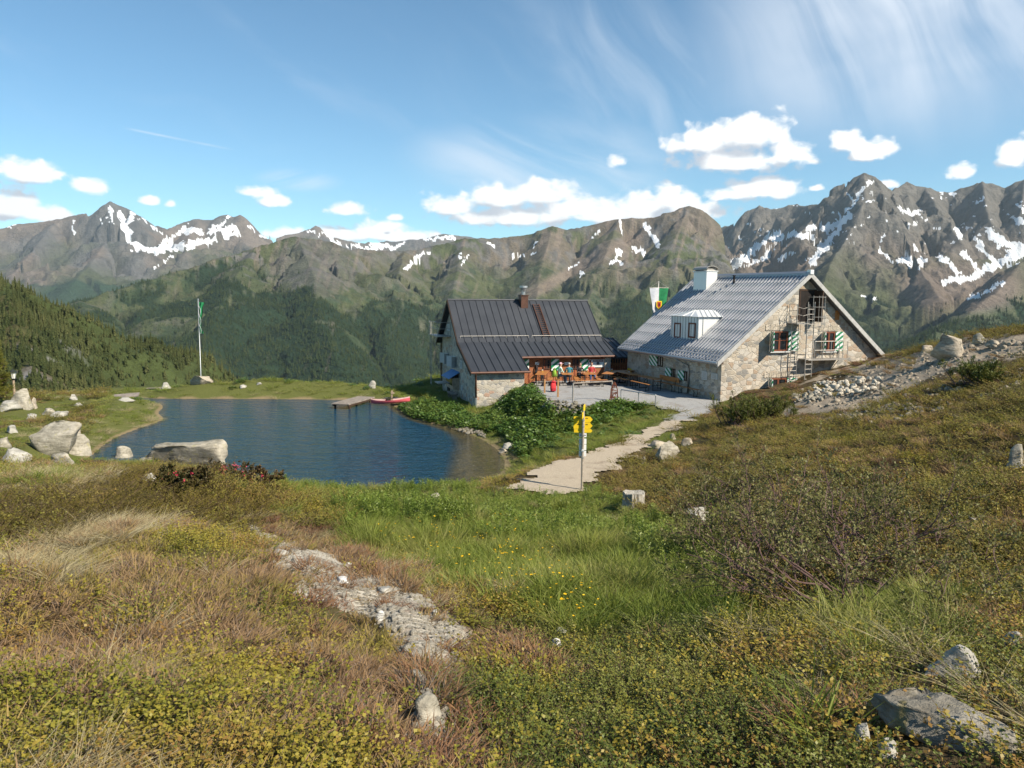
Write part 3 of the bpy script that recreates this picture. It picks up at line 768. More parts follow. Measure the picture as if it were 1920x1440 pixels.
o = link_mesh('wooded_hill', fast_mesh('wooded_hill', np.stack([x, y, z], -1).reshape(-1, 3), grid_quads(*x.shape), {'snow': np.zeros(x.size)}, {'tint': col.reshape(-1, 3)}), range_mat('hill_ground', 0.12)); tag(o, kind='structure')

# ---- valley floor, reaching the horizon
_m, _t, _b = mat('valley_green', 0.95, 0, 0.1)
lk(_t, mixc(_t, noise(_t, position(_t), 0.004, 6), (0.03, 0.05, 0.022), (0.08, 0.09, 0.04)), _b.inputs['Base Color'])
mb = MB(); mb.add([(-9400, -150, -470), (9400, -150, -470), (9400, 9850, -470), (-9400, 9850, -470)], [(0, 1, 2, 3)])
tag(mb.build('valley_floor', _m), kind='structure')
# ================================================================== house materials
def stone_mat(name, cols, mortar, sc=2.6, rough=0.9):
    m, t, b = mat(name, rough, 0, 0.15)
    co = coords(t, 'Object', (1.0, 1.0, 1.45))
    n = t.nodes.new('ShaderNodeVectorMath'); n.operation = 'ADD'
    t.links.new(co, n.inputs[0]); dn = noise(t, co, 1.8, 2, out='Color'); sc_ = mulc(t, dn, 0.28); t.links.new(sc_, n.inputs[1])
    v1 = t.nodes.new('ShaderNodeTexVoronoi'); v1.inputs['Scale'].default_value = sc; t.links.new(n.outputs[0], v1.inputs['Vector']); v1.inputs['Randomness'].default_value = 0.9
    v2 = t.nodes.new('ShaderNodeTexVoronoi'); v2.feature = 'DISTANCE_TO_EDGE'; v2.inputs['Scale'].default_value = sc; t.links.new(n.outputs[0], v2.inputs['Vector']); v2.inputs['Randomness'].default_value = 0.9
    sp_ = t.nodes.new('ShaderNodeSeparateColor'); t.links.new(v1.outputs['Color'], sp_.inputs[0])
    cr = t.nodes.new('ShaderNodeValToRGB'); cr.color_ramp.interpolation = 'CONSTANT'
    e = cr.color_ramp.elements
    while len(e) < len(cols): e.new(0.5)
    for i, c in enumerate(cols): e[i].position = i / len(cols); e[i].color = tuple(c) + (1,)
    t.links.new(sp_.outputs[0], cr.inputs[0])
    fn = noise(t, co, 14, 6, 0.7); big = noise(t, co, 0.7, 4)
    c = mulc(t, cr.outputs[0], (fn - 0.5) * 0.9 + (big - 0.5) * 0.5 + 1.0)
    ed = X(t, v2.outputs['Distance'])
    mo = mulc(t, mixc(t, 0.0, mortar, mortar), (fn - .5) * .5 + 1.0)
    k = (ed + (fn - 0.5) * 0.06).step(0.02, 0.075)
    lk(t, mixc(t, k, mo, c), b.inputs['Base Color'])
    lk(t, bump(t, k * 0.7 + fn * 0.5, 0.8, 0.05), b.inputs['Normal'])
    return m
M_st2 = stone_mat('pale_rubble_stone', [(.42,.36,.28),(.50,.44,.36),(.33,.29,.235),(.46,.40,.33),(.40,.33,.255),(.26,.245,.22),(.52,.46,.38),(.36,.27,.195),(.46,.42,.36)], (.47, .42, .345), 3.0)
M_st1 = stone_mat('grey_rubble_stone', [(.46,.41,.34),(.38,.34,.28),(.52,.47,.39),(.28,.265,.24),(.44,.39,.31),(.40,.27,.20),(.34,.32,.29)], (.50, .46, .39), 3.0)
M_lint = stone_mat('lintel_stone', [(.46,.40,.31),(.52,.45,.36),(.42,.36,.28)], (.36, .32, .27), 3.2)
def seam_metal(name, c, rough, metal, var=0.2):
    m, t, b = mat(name, rough, metal, 0.5)
    n = noise(t, coords(t), 0.8, 5, 0.6); n2 = noise(t, coords(t, 'Object', (1, .25, .25)), 7, 4, 0.6)
    c = mulc(t, mixc(t, 0.0, c, c), (n - .5) * 2 * var + (n2 - .5) * var + 1.0)
    lk(t, c, b.inputs['Base Color'])
    lk(t, (n * 0.3 + rough - 0.12).clamp(), b.inputs['Roughness'])
    lk(t, bump(t, n, 0.10, 0.05), b.inputs['Normal'])
    return m
M_roof2 = seam_metal('silver_roof_metal', (.25, .26, .29), 0.42, 0.6)
M_rib = seam_metal('sunlit_rib_metal', (.50, .50, .51), 0.4, 0.6)  # lighter than the roof sheet: sun catching the ribs is put into the colour
M_clad = seam_metal('bright_sheet_metal', (.74, .73, .70), 0.42, 0.35, .1)
M_roof1 = seam_metal('dark_roof_metal', (.050, .054, .062), 0.52, 0.35, 0.3)
M_ridge = seam_metal('ridge_metal', (.28, .30, .33), 0.45, 0.6)
M_galv = plain('galvanised_steel', (.46, .46, .45), 0.15, 20, 0.42, 0.7)
M_oldsteel = plain('weathered_steel', (.36, .335, .30), 0.2, 20, 0.55, 0.5)
M_brownmetal = plain('brown_sheet_metal', (.10, .048, .032), 0.25, 4, 0.5, 0.2)
M_dkwood = plain('dark_timber', (.055, .032, .020), 0.3, 8, 0.8)
M_frame = plain('red_brown_window_wood', (.15, .045, .020), 0.2, 10, 0.55)
M_verge = plain('pale_verge_board', (.40, .385, .36), 0.15, 5, 0.6)
M_board = plain('weathered_board', (.36, .27, .185), 0.25, 5, 0.8)
M_white = plain('white_paint', (.78, .78, .75), 0.06, 6, 0.5)
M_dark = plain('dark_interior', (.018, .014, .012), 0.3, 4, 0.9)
M_greystone = plain('grey_plaque', (.50, .50, .48), 0.12, 30, 0.6)
m, t, b = mat('window_glass', 0.06, 0, 0.6); b.inputs['Base Color'].default_value = (.020, .024, .028, 1); M_glass = m
def stripe_mat(name, per=0.30, off=0.0):
    """white shutter with slanting green bands, in the shutter's own plane (local x, z)"""
    m, t, b = mat(name, 0.5, 0, 0.3)
    s_ = t.nodes.new('ShaderNodeSeparateXYZ'); t.links.new(coords(t), s_.inputs[0])
    x, z = X(t, s_.outputs[0]), X(t, s_.outputs[2])
    k = ((x * -0.78 + z) * (1 / per) + 100.0 + off).m('FRACT')
    f = k.step(0.44, 0.48) * (1.0 - k.step(0.94, 0.98))
    n = noise(t, coords(t), 9, 4)
    c = mixc(t, f, (.74, .75, .71), (.015, .205, .085))
    lk(t, mulc(t, c, (n - .5) * .3 + 1.0), b.inputs['Base Color'])
    return m
M_stripe = stripe_mat('green_white_stripes')
def redwood_mat(name='red_larch_boards'):
    """boarding laid in herringbone fields"""
    m, t, b = mat(name, 0.6, 0, 0.3)
    s_ = t.nodes.new('ShaderNodeSeparateXYZ'); t.links.new(coords(t), s_.inputs[0])
    x, z = X(t, s_.outputs[0]), X(t, s_.outputs[2])
    tri = ((x * (1 / 2.2) + 0.13).m('PINGPONG', 1.0)) * 2.2
    k = ((tri + z * 1.15) * 7.0 + 50.0).m('FRACT')
    g = k.step(0.0, 0.10) * (1.0 - k.step(0.86, 0.96))
    n = noise(t, coords(t, 'Object', (1, 1, 1)), 5, 5)
    c = mixc(t, n.step(.3, .7), (.25, .080, .030), (.38, .145, .058))
    c = mixc(t, g, (.10, .030, .014), c)
    lk(t, c, b.inputs['Base Color']); lk(t, bump(t, g, 0.6, 0.01), b.inputs['Normal'])
    return m
M_redwood = redwood_mat()
M_redplain = plain('red_stained_timber', (.24, .062, .026), 0.25, 5, 0.6)
M_brick = plain('orange_beer_table_wood', (.40, .165, .048), 0.15, 8, 0.45)
M_tableshade = plain('brown_bench_wood', (.36, .155, .05), 0.2, 8, 0.5)
M_blacksteel = plain('dark_green_steel', (.03, .035, .03), 0.2, 8, 0.5, 0.3)

class Frame:
    """local frame of a house, with the means to find where a photo pixel meets one of its walls"""
    def __init__(s, x, y, z, yaw):
        s.o = Vector((x, y, z)); s.yaw = yaw
        s.u = Vector((math.cos(yaw), math.sin(yaw), 0)); s.v = Vector((-math.sin(yaw), math.cos(yaw), 0))
    def w(s, a, b, c): return s.o + s.u * a + s.v * b + Vector((0, 0, c))
    def loc(s, p): d = Vector(p) - s.o; return d.dot(s.u), d.dot(s.v), d.z
    def hit(s, px, py, axis, val):
        """local point where the pixel ray meets the plane axis (0 = x, 1 = y) = val"""
        x, k = ray(px, py); d = Vector((x, 1, k)); n = s.u if axis == 0 else s.v
        e = Vector((0, 0, EYE)) - s.o
        t_ = (val - e.dot(n)) / d.dot(n)
        return s.loc(Vector((0, 0, EYE)) + d * t_)
def local_obj(name, m, parent, mb, org, rz=0.0, bevel=0.0):
    o = mb.build(name, m, parent, bevel); o.location = org; o.rotation_euler = (0, 0, rz); return o
def window(parent, org, wd, ht, rz, frame_m=M_frame, bars=1, name='window', depth=0.1):
    """casement in a wall; local x along the wall, -y outwards"""
    f = MB(); t_ = min(0.08, wd * .12)
    f.box(-wd/2, wd/2, -.03, depth, 0, t_); f.box(-wd/2, wd/2, -.03, depth, ht - t_, ht)
    f.box(-wd/2, -wd/2 + t_, -.03, depth, t_, ht - t_); f.box(wd/2 - t_, wd/2, -.03, depth, t_, ht - t_)
    if bars: f.box(-.055, .055, -.022, depth, t_, ht - t_)
    if bars > 1:
        f.box(-wd/2 + t_, -.055, -.016, .04, ht * .52, ht * .52 + .035); f.box(.055, wd/2 - t_, -.016, .04, ht * .52, ht * .52 + .035)
    o = local_obj(name, frame_m, parent, f, org, rz)
    g = MB(); g.box(-wd/2 + .01, wd/2 - .01, .012, .03, .01, ht - .01)
    g.build('pane', M_glass, o)
    return o
def shutter(parent, org, wd, ht, rz, m=None, swing=0.0, label=None):
    s_ = MB(); s_.box(0, wd, -.025, .025, 0, ht)
    for z in (ht * .14, ht * .80): s_.box(.02, wd - .02, -.04, -.026, z, z + .06)
    o = local_obj('shutter', m or M_stripe, parent, s_, org, rz + swing)
    if label: o['label'] = label
    return o

# ================================================================== the silver-roofed hut
H2 = Frame(11.137, 41.665, TER, 0.352)
hut = empty('stone_hut', H2.o, H2.yaw, 'larger stone mountain hut with silver ribbed metal roof, dormer and gable fire escape', 'building')
W2, L2, ZE, ZR = 11.851, 11.372, 2.2, 7.073
SL = (ZR - ZE) / (W2 / 2)
wx0, wx1, wy0, wy1 = 0.50, W2 - 0.50, 0.36, L2 - 0.36
BASE = -1.6
def wtop(x): return ZE + SL * min(x, W2 - x) - 0.20
sec = [(wx0, 0, BASE), (wx1, 0, BASE), (wx1, 0, wtop(wx1)), (W2/2, 0, wtop(W2/2)), (wx0, 0, wtop(wx0))]
mb = MB(); mb.prism(sec, (0, wy0, 0), (0, wy1, 0)); mb.build('wall', M_st2, hut)
# roof: two slopes laid in courses, each with raised ribs
def slope_roof(mirror):
    mb = MB(); nc = 9; th = 0.11
    half = W2 / 2
    sx = (lambda x: W2 - x) if mirror else (lambda x: x)
    for c in range(nc):
        a0, a1 = c / nc, (c + 1) / nc
        x0, x1 = a0 * half - (0.02 if c else 0.0), a1 * half
        z0, z1 = ZE + SL * a0 * half + 0.035, ZE + SL * x1 + 0.004
        mb.add([(sx(x0), 0, z0), (sx(x1), 0, z1), (sx(x1), L2, z1), (sx(x0), L2, z0), (sx(x0), 0, z0 - .05), (sx(x0), L2, z0 - .05)], [(0, 1, 2, 3), (0, 3, 5, 4)])
        if not mirror or True:
            nr_ = 37
            for i in range(nr_):
                y = 0.16 + (L2 - 0.32) * i / (nr_ - 1)
                mb.cur = 1; mb.bar((sx(x0 + .015), y, z0 + .03), (sx(x1), y, z1 + .034), 0.10, 0.085); mb.cur = 0
    mb.prism([(sx(0), 0, ZE - .03), (sx(half), 0, ZR - .03), (sx(half), 0, ZR - .03 - th), (sx(0), 0, ZE - .03 - th)], (0, 0.0, 0), (0, L2, 0))
    return mb
rf = slope_roof(False).build('roof', [M_roof2, M_rib], hut); rf['label'] = 'silver roof slope facing the terrace'
rf2 = slope_roof(True).build('roof', [M_roof2, M_rib], hut)
mb = MB(); mb.prism([(W2/2 - .20, 0, ZR - .12), (W2/2 - .19, 0, ZR + .05), (W2/2, 0, ZR + .16), (W2/2 + .19, 0, ZR + .05), (W2/2 + .20, 0, ZR - .12)], (0, -.02, 0), (0, L2 + .02, 0)); mb.build('ridge_cap', M_ridge, rf)
for y0, y1 in ((-.05, .03), (L2 - .03, L2 + .05)):
    mb = MB()
    mb.prism([(-.04, 0, ZE + .05), (W2/2, 0, ZR + .085), (W2 + .04, 0, ZE + .05), (W2 + .04, 0, ZE - .23), (W2/2, 0, ZR - .20), (-.04, 0, ZE - .23)], (0, y0, 0), (0, y1, 0))
    mb.build('verge_board', M_verge, rf)
mb = MB(); mb.box(W2/2 - .13, W2/2 + .13, -.10, .2, ZR - .05, ZR + .22); mb.build('ridge_end_cap', M_clad, rf, .02)
# rafter tails and soffit, gutter and snow hooks on the terrace side
for i in range(16):
    mb = MB(); mb.box(.08, .5, .2 + i * .73, .32 + i * .73, ZE - .10, ZE + .0); mb.build('rafter_tail', M_dkwood, rf)
mb = MB(); mb.tube([(-.05, -.02, ZE - .02), (-.05, L2 + .02, ZE - .02)], .075, 8); mb.build('gutter', M_galv, rf)
mb = MB()
for k, xx in enumerate((.22, .48)):
    mb.tube([(xx, .1, ZE + SL * xx + .13), (xx, L2 - .1, ZE + SL * xx + .13)], .018, 6)
    for i in range(22): mb.bar((xx, .2 + i * .52, ZE + SL * xx), (xx, .2 + i * .52, ZE + SL * xx + .15), .03, .03)
mb.build('snow_guard', M_galv, rf)
# drainpipe on the terrace wall
def h2x(px, py): return H2.hit(px, py, 0, wx0)
def h2y(px, py): return H2.hit(px, py, 1, wy0)
a = h2x(1293, 690); 
mb = MB(); mb.tube([(-.04, a[1] + 1.0, ZE - .06), (.2, a[1] + .6, ZE - .3), (wx0 - .07, a[1] + .05, ZE - .5), (wx0 - .07, a[1], ZE - .7), (wx0 - .07, a[1], .1), (wx0 - .2, a[1], .02)], .05, 8); mb.build('downpipe', M_oldsteel, hut, smooth=True)
# gable windows
def gable_win(x0, y0, x1, y1, shl=True, shr=True):
    a = h2y(x0, y0); c = h2y(x1, y1); a2 = h2y(x1, y0)
    x_0, x_1 = a[0], c[0]; zt, zb = (a[2] + a2[2]) / 2, c[2]
    wd, ht = x_1 - x_0, zt - zb; cx = (x_0 + x_1) / 2
    wn = window(hut, (cx, wy0 - .02, zb), wd, ht, 0, M_frame, 2)
    sl_ = MB(); sl_.box(-wd/2 - .12, wd/2 + .12, -.14, .02, -.075, -.004); sl_.build('sill', M_greystone, wn)
    li = MB()
    n = int(wd * 1.7 / .15)
    for i in range(n): 
        xx = -wd * .85 + i * wd * 1.7 / n; li.box(xx + .006, xx + wd * 1.7 / n - .006, -.012, .04, ht + .05, ht + .36 + random.uniform(-.03, .03))
    li.build('lintel', M_lint, wn)
    sw = wd * .56
    shutter(hut, (x_1 + .02, wy0 - .07, zb), sw, ht, 0, None, -.16)
    o = shutter(hut, (x_0 - .02, wy0 - .07, zb), sw, ht, math.pi, None, 1.12)
    return wn
gable_win(1446, 621, 1475, 658)
gable_win(1543, 622, 1563, 658)
gable_win(1443, 709, 1472, 746)
# loft door with the boarded gable tip above it
a = h2y(1501, 545); c = h2y(1526, 603)
dx0, dx1, dzt, dzb = a[0], c[0], a[2], c[2]
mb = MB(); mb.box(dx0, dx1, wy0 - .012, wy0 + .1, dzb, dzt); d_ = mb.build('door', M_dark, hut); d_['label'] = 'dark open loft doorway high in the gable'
mb = MB(); mb.box(dx0 - .07, dx0, wy0 - .04, wy0 + .1, dzb, dzt + .08); mb.box(dx1, dx1 + .07, wy0 - .04, wy0 + .1, dzb, dzt + .08); mb.box(dx0, dx1, wy0 - .04, wy0 + .1, dzt, dzt + .08)
mb.box(dx1 - .09, dx1 - .02, wy0 - .7, wy0 - .04, dzb, dzt)
mb.build('door_frame', M_dkwood, d_)
mb = MB(); n = 9
for i in range(n):
    x0 = W2/2 - .62 + i * 1.24 / n; x1 = x0 + 1.24 / n - .015
    zt = min(wtop(x0), wtop(x1)) + .02
    if zt > dzt + .12: mb.box(x0, x1, wy0 - .03, wy0 - .005, dzt + .1, zt)
mb.build('gable_boarding', M_board, hut)
a = h2y(1566, 582); c = h2y(1573, 600)
mb = MB(); mb.box(a[0], c[0], wy0 - .02, wy0 + .03, c[2], a[2]); mb.build('vent_hatch', M_brick, hut)
# terrace wall windows and plaques (wall faces local -x)
def side_win(x0, y0, x1, y1, sx0, shut=True):
    a = h2x(x0, y0); c = h2x(x1, y1)
    ya, yb = a[1], c[1]; zt, zb = max(a[2], h2x(x1, y0)[2]), c[2]; cy = (ya + yb) / 2
    wd, ht = abs(ya - yb), (a[2] - h2x(x0, y1)[2])
    zb = c[2]
    wn = window(hut, (wx0 - .01, cy, zb), wd, ht, -math.pi/2, M_dkwood, 1)
    sw = abs(h2x(sx0, y0)[1] - ya)
    shutter(hut, (wx0 - .05, ya + .01, zb), sw * .98, ht, math.pi/2, None, 0.08)
side_win(1234, 668, 1243, 688, 1221)
side_win(1260, 692, 1266, 710, 1250)
side_win(1284, 697, 1291, 715, 1274)
for (x0, y0, x1, y1, nm, mm) in ((1317, 695, 1326, 713, 'plaque', M_greystone), (1335, 699, 1346, 712, 'plaque', M_greystone)):
    a = h2x(x0, y0); c = h2x(x1, y1)
    pl = MB(); pl.box(wx0 - .05, wx0 + .01, c[1], a[1], c[2], a[2]); p_ = pl.build(nm, mm, hut, .008)
    ln = MB(); hgt_ = a[2] - c[2]
    for i in range(5): ln.box(wx0 - .056, wx0 - .0505, c[1] + .08, a[1] - .08 - .05 * (i % 2), c[2] + hgt_ * (.16 + .15 * i), c[2] + hgt_ * (.16 + .15 * i) + .022)
    ln.build('inscription', M_oldsteel, p_)
a = h2x(1177.5, 690); c = h2x(1184, 701)
M_ylw = plain('yellow_sign_paint', (.78, .53, .02), 0.06, 10, 0.45)
mb = MB(); mb.box(wx0 - .04, wx0 + .01, c[1], a[1], c[2], a[2]); p_ = mb.build('notice', M_ylw, hut); mb = MB(); mb.box(wx0 - .046, wx0 - .0405, c[1] + .1, a[1] - .1, c[2] + .1, a[2] - .1); mb.build('notice_panel', M_white, p_)
# dormer on the terrace slope
def on_slope(px, py):
    """local point where a pixel meets the terrace-side roof slope"""
    x, k = ray(px, py); d = Vector((x, 1, k)); e = Vector((0, 0, EYE)) - H2.o
    dl = (d.dot(H2.u), d.dot(H2.v), d.z); el = (e.dot(H2.u), e.dot(H2.v), e.z)
    t_ = (ZE + SL * el[0] - el[2]) / (dl[2] - SL * dl[0])
    return tuple(el[i] + dl[i] * t_ for i in range(3))
b0 = on_slope(1258, 632); b1 = on_slope(1308, 639)
xd = (b0[0] + b1[0]) / 2; ya, yb = b0[1], b1[1]
f0 = H2.hit(1283, 592, 0, xd)
zb_, zt_ = ZE + SL * xd, f0[2]
DH = zt_ - zb_
xb = xd + DH / SL + .05
dm = MB()
dm.prism([(xd, 0, zb_ - .05), (xd, 0, zt_), (xb, 0, zt_), ], (0, min(ya, yb), 0), (0, max(ya, yb), 0))
y0_, y1_ = min(ya, yb), max(ya, yb)
dob = dm.build('dormer', M_clad, hut)
# its low hipped roof
mb = MB(); ym = (y0_ + y1_) / 2; zr_ = zt_ + .36; xr = xd + .75; xe = xb + .36 / SL + .1
ov = .14
v = [(xd - ov, y0_ - ov, zt_ - .02), (xd - ov, y1_ + ov, zt_ - .02), (xb + .1, y1_ + ov, zt_ - .02), (xb + .1, y0_ - ov, zt_ - .02), (xr, ym, zr_), (xe + .3, ym, zr_)]
mb.add(v, [(0, 1, 4), (1, 2, 5, 4), (3, 0, 4, 5), (0, 3, 2, 1), (2, 3, 5)])
for i in range(1, 6):
    f = i / 6
    mb.bar(Vector(v[0]).lerp(Vector(v[3]), f) + Vector((0, 0, .02)), Vector(v[4]).lerp(Vector(v[5]), f) + Vector((0, 0, .02)), .03, .03)
for i in range(1, 4):
    f = i / 4; mb.bar(Vector(v[0]).lerp(Vector(v[1]), f) + Vector((0, 0, .02)), Vector(v[4]) + Vector((-.05, (f - .5) * .2, 0)), .03, .03)
mb.build('dormer_roof', M_clad, dob)
mb = MB()
for i in range(10): 
    yy = y0_ + (y1_ - y0_) * (i + .5) / 10; mb.box(xd - .03, xd + .0, yy - .012, yy + .012, zb_ + .02, zt_ - .03)
mb.build('seam', M_galv, dob); mb = MB()
for i in range(1):
    xx = xd + (i + .5) * (xb - xd) / 3; mb.box(xx - .012, xx + .012, y0_ - .03, y0_, ZE + SL * xx + .08, zt_ - .03)
mb.build('seam', M_galv, dob)
for (px0, px1) in ((1265, 1276), (1292, 1304)):
    a = H2.hit(px0, 604, 0, xd); c = H2.hit(px1, 634, 0, xd)
    wd = abs(a[1] - c[1]); ht = H2.hit(px0, 604, 0, xd)[2] - H2.hit(px0, 632, 0, xd)[2]
    window(dob, (xd - .01, (a[1] + c[1]) / 2, c[2]), wd, ht, -math.pi/2, M_frame, 0)
# chimney clad in sheet metal, with an arched cap
c0_ = on_slope(1297, 548); c1_ = on_slope(1315, 552)
cx = c0_[0] + .1; yc0, yc1 = c1_[1], c0_[1]
zt = H2.hit(1305, 510, 0, cx)[2]
mb = MB(); mb.box(cx, cx + .85, yc0 - .1, yc1, ZE + SL * cx - .1, zt); mb.box(cx - .05, cx + .9, yc0 - .15, yc1 + .05, zt, zt + .06); ch = mb.build('chimney', M_clad, hut, .02)
mb = MB()
for yy in (yc0 - .02, yc1 - .08): mb.box(cx + .1, cx + .75, yy, yy + .05, zt + .06, zt + .2)
pts = [(cx + .42 + .46 * math.cos(q), zt + .16 + .22 * math.sin(q)) for q in np.linspace(0, math.pi, 9)]
mb.prism([(p[0], 0, p[1]) for p in pts] + [(p[0], 0, p[1] - .03) for p in pts[::-1]], (0, yc0 - .15, 0), (0, yc1 + .05, 0)); mb.build('chimney_cap', M_oldsteel, ch)
a = on_slope(1376, 532); mb = MB(); mb.tube([(a[0], a[1], a[2] - .05), (a[0], a[1], a[2] + .45), (a[0], a[1] + .02, a[2] + .5)], .06, 8); mb.tube([(a[0], a[1], a[2] + .48), (a[0], a[1], a[2] + .54)], .1, 8); mb.build('vent_pipe', M_dark, rf)
# fire escape: ladder in a cage, landings and balcony on the gable
fe = empty('fire_escape', (0, 0, 0)); fe.parent = hut
YO = wy0 - 0.75
def g2(px, py, yo=YO): p = H2.hit(px, py, 1, yo); return Vector((p[0], yo, p[2]))
lb0, lb1 = g2(1511, 704), g2(1524, 704); lt0, lt1 = g2(1513.5, 566), g2(1525, 566)
xl0, xl1 = (lb0.x + lt0.x) / 2, (lb1.x + lt1.x) / 2
mb = MB()
zb0, zt0 = min(lb0.z, .9), lt0.z
for xx in (xl0, xl1): mb.tube([(xx, YO, zb0 - .3), (xx, YO, zt0)], .028, 6)
k = int((zt0 - zb0) / .28)
for i in range(k): mb.tube([(xl0, YO, zb0 + i * .28), (xl1, YO, zb0 + i * .28)], .016, 5)
mb.build('ladder', M_oldsteel, fe)
mb = MB(); lz = g2(1505, 606).z
x0, x1 = g2(1494, 606).x, xl0 + .1
mb.box(x0, x1, YO - .05, wy0, lz - .06, lz)
for q in ((x0, YO), (x1, YO), (x0, wy0 - .1)): mb.tube([(q[0], q[1], lz), (q[0], q[1], lz + 1.05)], .02, 6)
for dz in (.35, .7, 1.05): mb.tube([(x0, wy0 - .1, lz + dz), (x0, YO, lz + dz)], .014, 5)
mb.tube([(x0, YO, lz + .9), ((x0 + x1)/2, YO, lz + .8), (x1, YO, lz + .9)], .012, 5); mb.tube([(x0, YO, lz + .5), ((x0 + x1)/2, YO, lz + .4), (x1, YO, lz + .5)], .012, 5)
mb.build('landing', M_oldsteel, fe)
mb = MB(); cxm = (xl0 + xl1) / 2 + .12
for z in np.arange(lz - .2, zt0 + .5, .55):
    mb.tube([(xl0 - .02, YO, z), (xl0 - .05, YO - .45, z), (cxm, YO - .68, z), (xl1 + .32, YO - .45, z), (xl1 + .3, YO, z)], .015, 5)
for q in ((xl0 - .05, YO - .45), (cxm, YO - .68), (xl1 + .32, YO - .45), (xl1 + .3, YO)): mb.tube([(q[0], q[1], lz - .2), (q[0], q[1], zt0 + .35)], .012, 5)
mb.build('safety_cage', M_oldsteel, fe)
mb = MB(); bz = g2(1550, 673).z; x0, x1 = g2(1515, 673).x, g2(1588, 673).x
mb.box(x0, x1, YO - .05, wy0 - .002, bz - .07, bz)
for xx in np.linspace(xl1 + .15, x1, 5): mb.tube([(xx, YO, bz), (xx, YO, bz + 1.0)], .02, 6)
for yy in (YO + .35, wy0 - .05): mb.tube([(x1, yy, bz), (x1, yy, bz + 1.0)], .02, 6)
for dz in (.5, 1.0): mb.tube([(xl1 + .15, YO, bz + dz), (x1, YO, bz + dz), (x1, wy0 - .03, bz + dz)], .018, 6)
mb.tube([(x0 + .9, YO, bz - .07), (x0 + .9, wy0, bz - .9)], .02, 5); mb.tube([(x1 - .6, YO, bz - .07), (x1 - .6, wy0, bz - .9)], .02, 5)
mb.build('balcony', M_oldsteel, fe)
mb = MB()
for xx in (xl0 - .75, xl0 - .3): mb.tube([(xx, YO + .35, .6), (xx, YO + .35, lz)], .022, 6)
for i in range(14): mb.tube([(xl0 - .75, YO + .35, .8 + i * .28), (xl0 - .3, YO + .35, .8 + i * .28)], .014, 5)
mb.build('ladder', M_oldsteel, fe)

# ================================================================== the dark-roofed hut by the lake
Z1 = -0.15
H1 = Frame(-2.518, 47.195, 0.0, 0.293)
lod = empty('lakeside_hut', H1.o, H1.yaw, 'dark seamed metal roofed stone hut at the lake with red timber terrace front', 'building')
LR, LA = 10.436, 3.787
R_ = (6.981, 6.538); B_ = (3.788, 3.775); Tt = (1.852, 2.946); A_ = (0.0, 2.196); K_ = (10.865, 3.427)
TH = .12
def roof_slab(mb, a0, a1, p, q, th=TH):
    mb.prism([(a0, p[0], p[1]), (a1, p[0], p[1]), (a1, q[0], q[1]), (a0, q[0], q[1])], (0, 0, 0), (0, 0, -th))
def seams(mb, a0, a1, n, p, q, skip=()):
    for i in range(n + 1):
        x = a0 + .03 + (a1 - a0 - .06) * i / n
        mb.bar((x, p[0], p[1] + .025), (x, q[0], q[1] + .025), .035, .05)
mb = MB(); roof_slab(mb, 0, LR, R_, B_); seams(mb, 0, LR, 21, R_, B_)
roof_slab(mb, 0, LA, B_, A_); roof_slab(mb, LA, LR, B_, Tt); seams(mb, 0, LA, 7, B_, A_); seams(mb, LA, LR, 13, B_, Tt)
r1 = mb.build('roof', M_roof1, lod)
mb = MB(); roof_slab(mb, 0, LR, R_, K_); seams(mb, 0, LR, 21, R_, K_); mb.build('roof', M_roof1, lod)['label'] = 'rear roof slope'
mb = MB(); mb.tube([(0, R_[0], R_[1] + .02), (LR, R_[0], R_[1] + .02)], .06, 8); mb.build('ridge_cap', M_roof1, r1)
mb = MB()
for x0, x1 in ((.25, 5.0), (5.25, LR - .1)):
    for dz, bb in ((.14, B_[0] + .30),):
        zz = B_[1] + (bb - B_[0]) * .866
        mb.tube([(x0, bb, zz + dz), (x1, bb, zz + dz)], .02, 6)
        for i in range(7): 
            xx = x0 + (x1 - x0) * i / 6; mb.bar((xx, bb, zz), (xx, bb, zz + .16), .03, .03)
mb.build('snow_guard', M_oldsteel, r1)
mb = MB()
def bevel_strip(a0, a1, p): mb.tube([(a0, p[0] - .05, p[1] - .06), (a1, p[0] - .05, p[1] - .06)], .075, 8)
bevel_strip(-.03, LA + .03, A_); bevel_strip(LA + .05, LR + .03, Tt); mb.build('gutter', M_brownmetal, r1)
mb = MB()
for pts in ([R_, B_, A_],):
    for (p, q) in zip(pts[:-1], pts[1:]): mb.prism([(-.045, p[0], p[1] + .03), (-.045, q[0], q[1] + .03), (-.045, q[0], q[1] - .24), (-.045, p[0], p[1] - .24)], (0, 0, 0), (.04, 0, 0))
mb.prism([(-.045, R_[0], R_[1] + .03), (-.045, K_[0], K_[1] + .03), (-.045, K_[0], K_[1] - .24), (-.045, R_[0], R_[1] - .24)], (0, 0, 0), (.04, 0, 0))
mb.build('verge_board', M_dkwood, r1)
# walls
GX0 = .34
mb = MB()
mb.prism([(GX0, .30, -.9), (GX0, K_[0] - .45, -.9), (GX0, K_[0] - .45, K_[1] + .2), (GX0, R_[0], R_[1] - .16), (GX0, B_[0], B_[1] - .16), (GX0, .30, A_[1] + .02)], (0, 0, 0), (LA - .25 - GX0, 0, 0))
WB = 2.40
ZF = B_[1] - (B_[0] - WB) * .4268 - .15
mb.prism([(LA - .25, WB, -.9), (LA - .25, K_[0] - .45, -.9), (LA - .25, K_[0] - .45, K_[1] + .2), (LA - .25, R_[0], R_[1] - .16), (LA - .25, B_[0], B_[1] - .16), (LA - .25, WB, ZF)], (0, 0, 0), (LR - .3 - (LA - .25), 0, 0))
mb.build('wall', M_st1, lod)
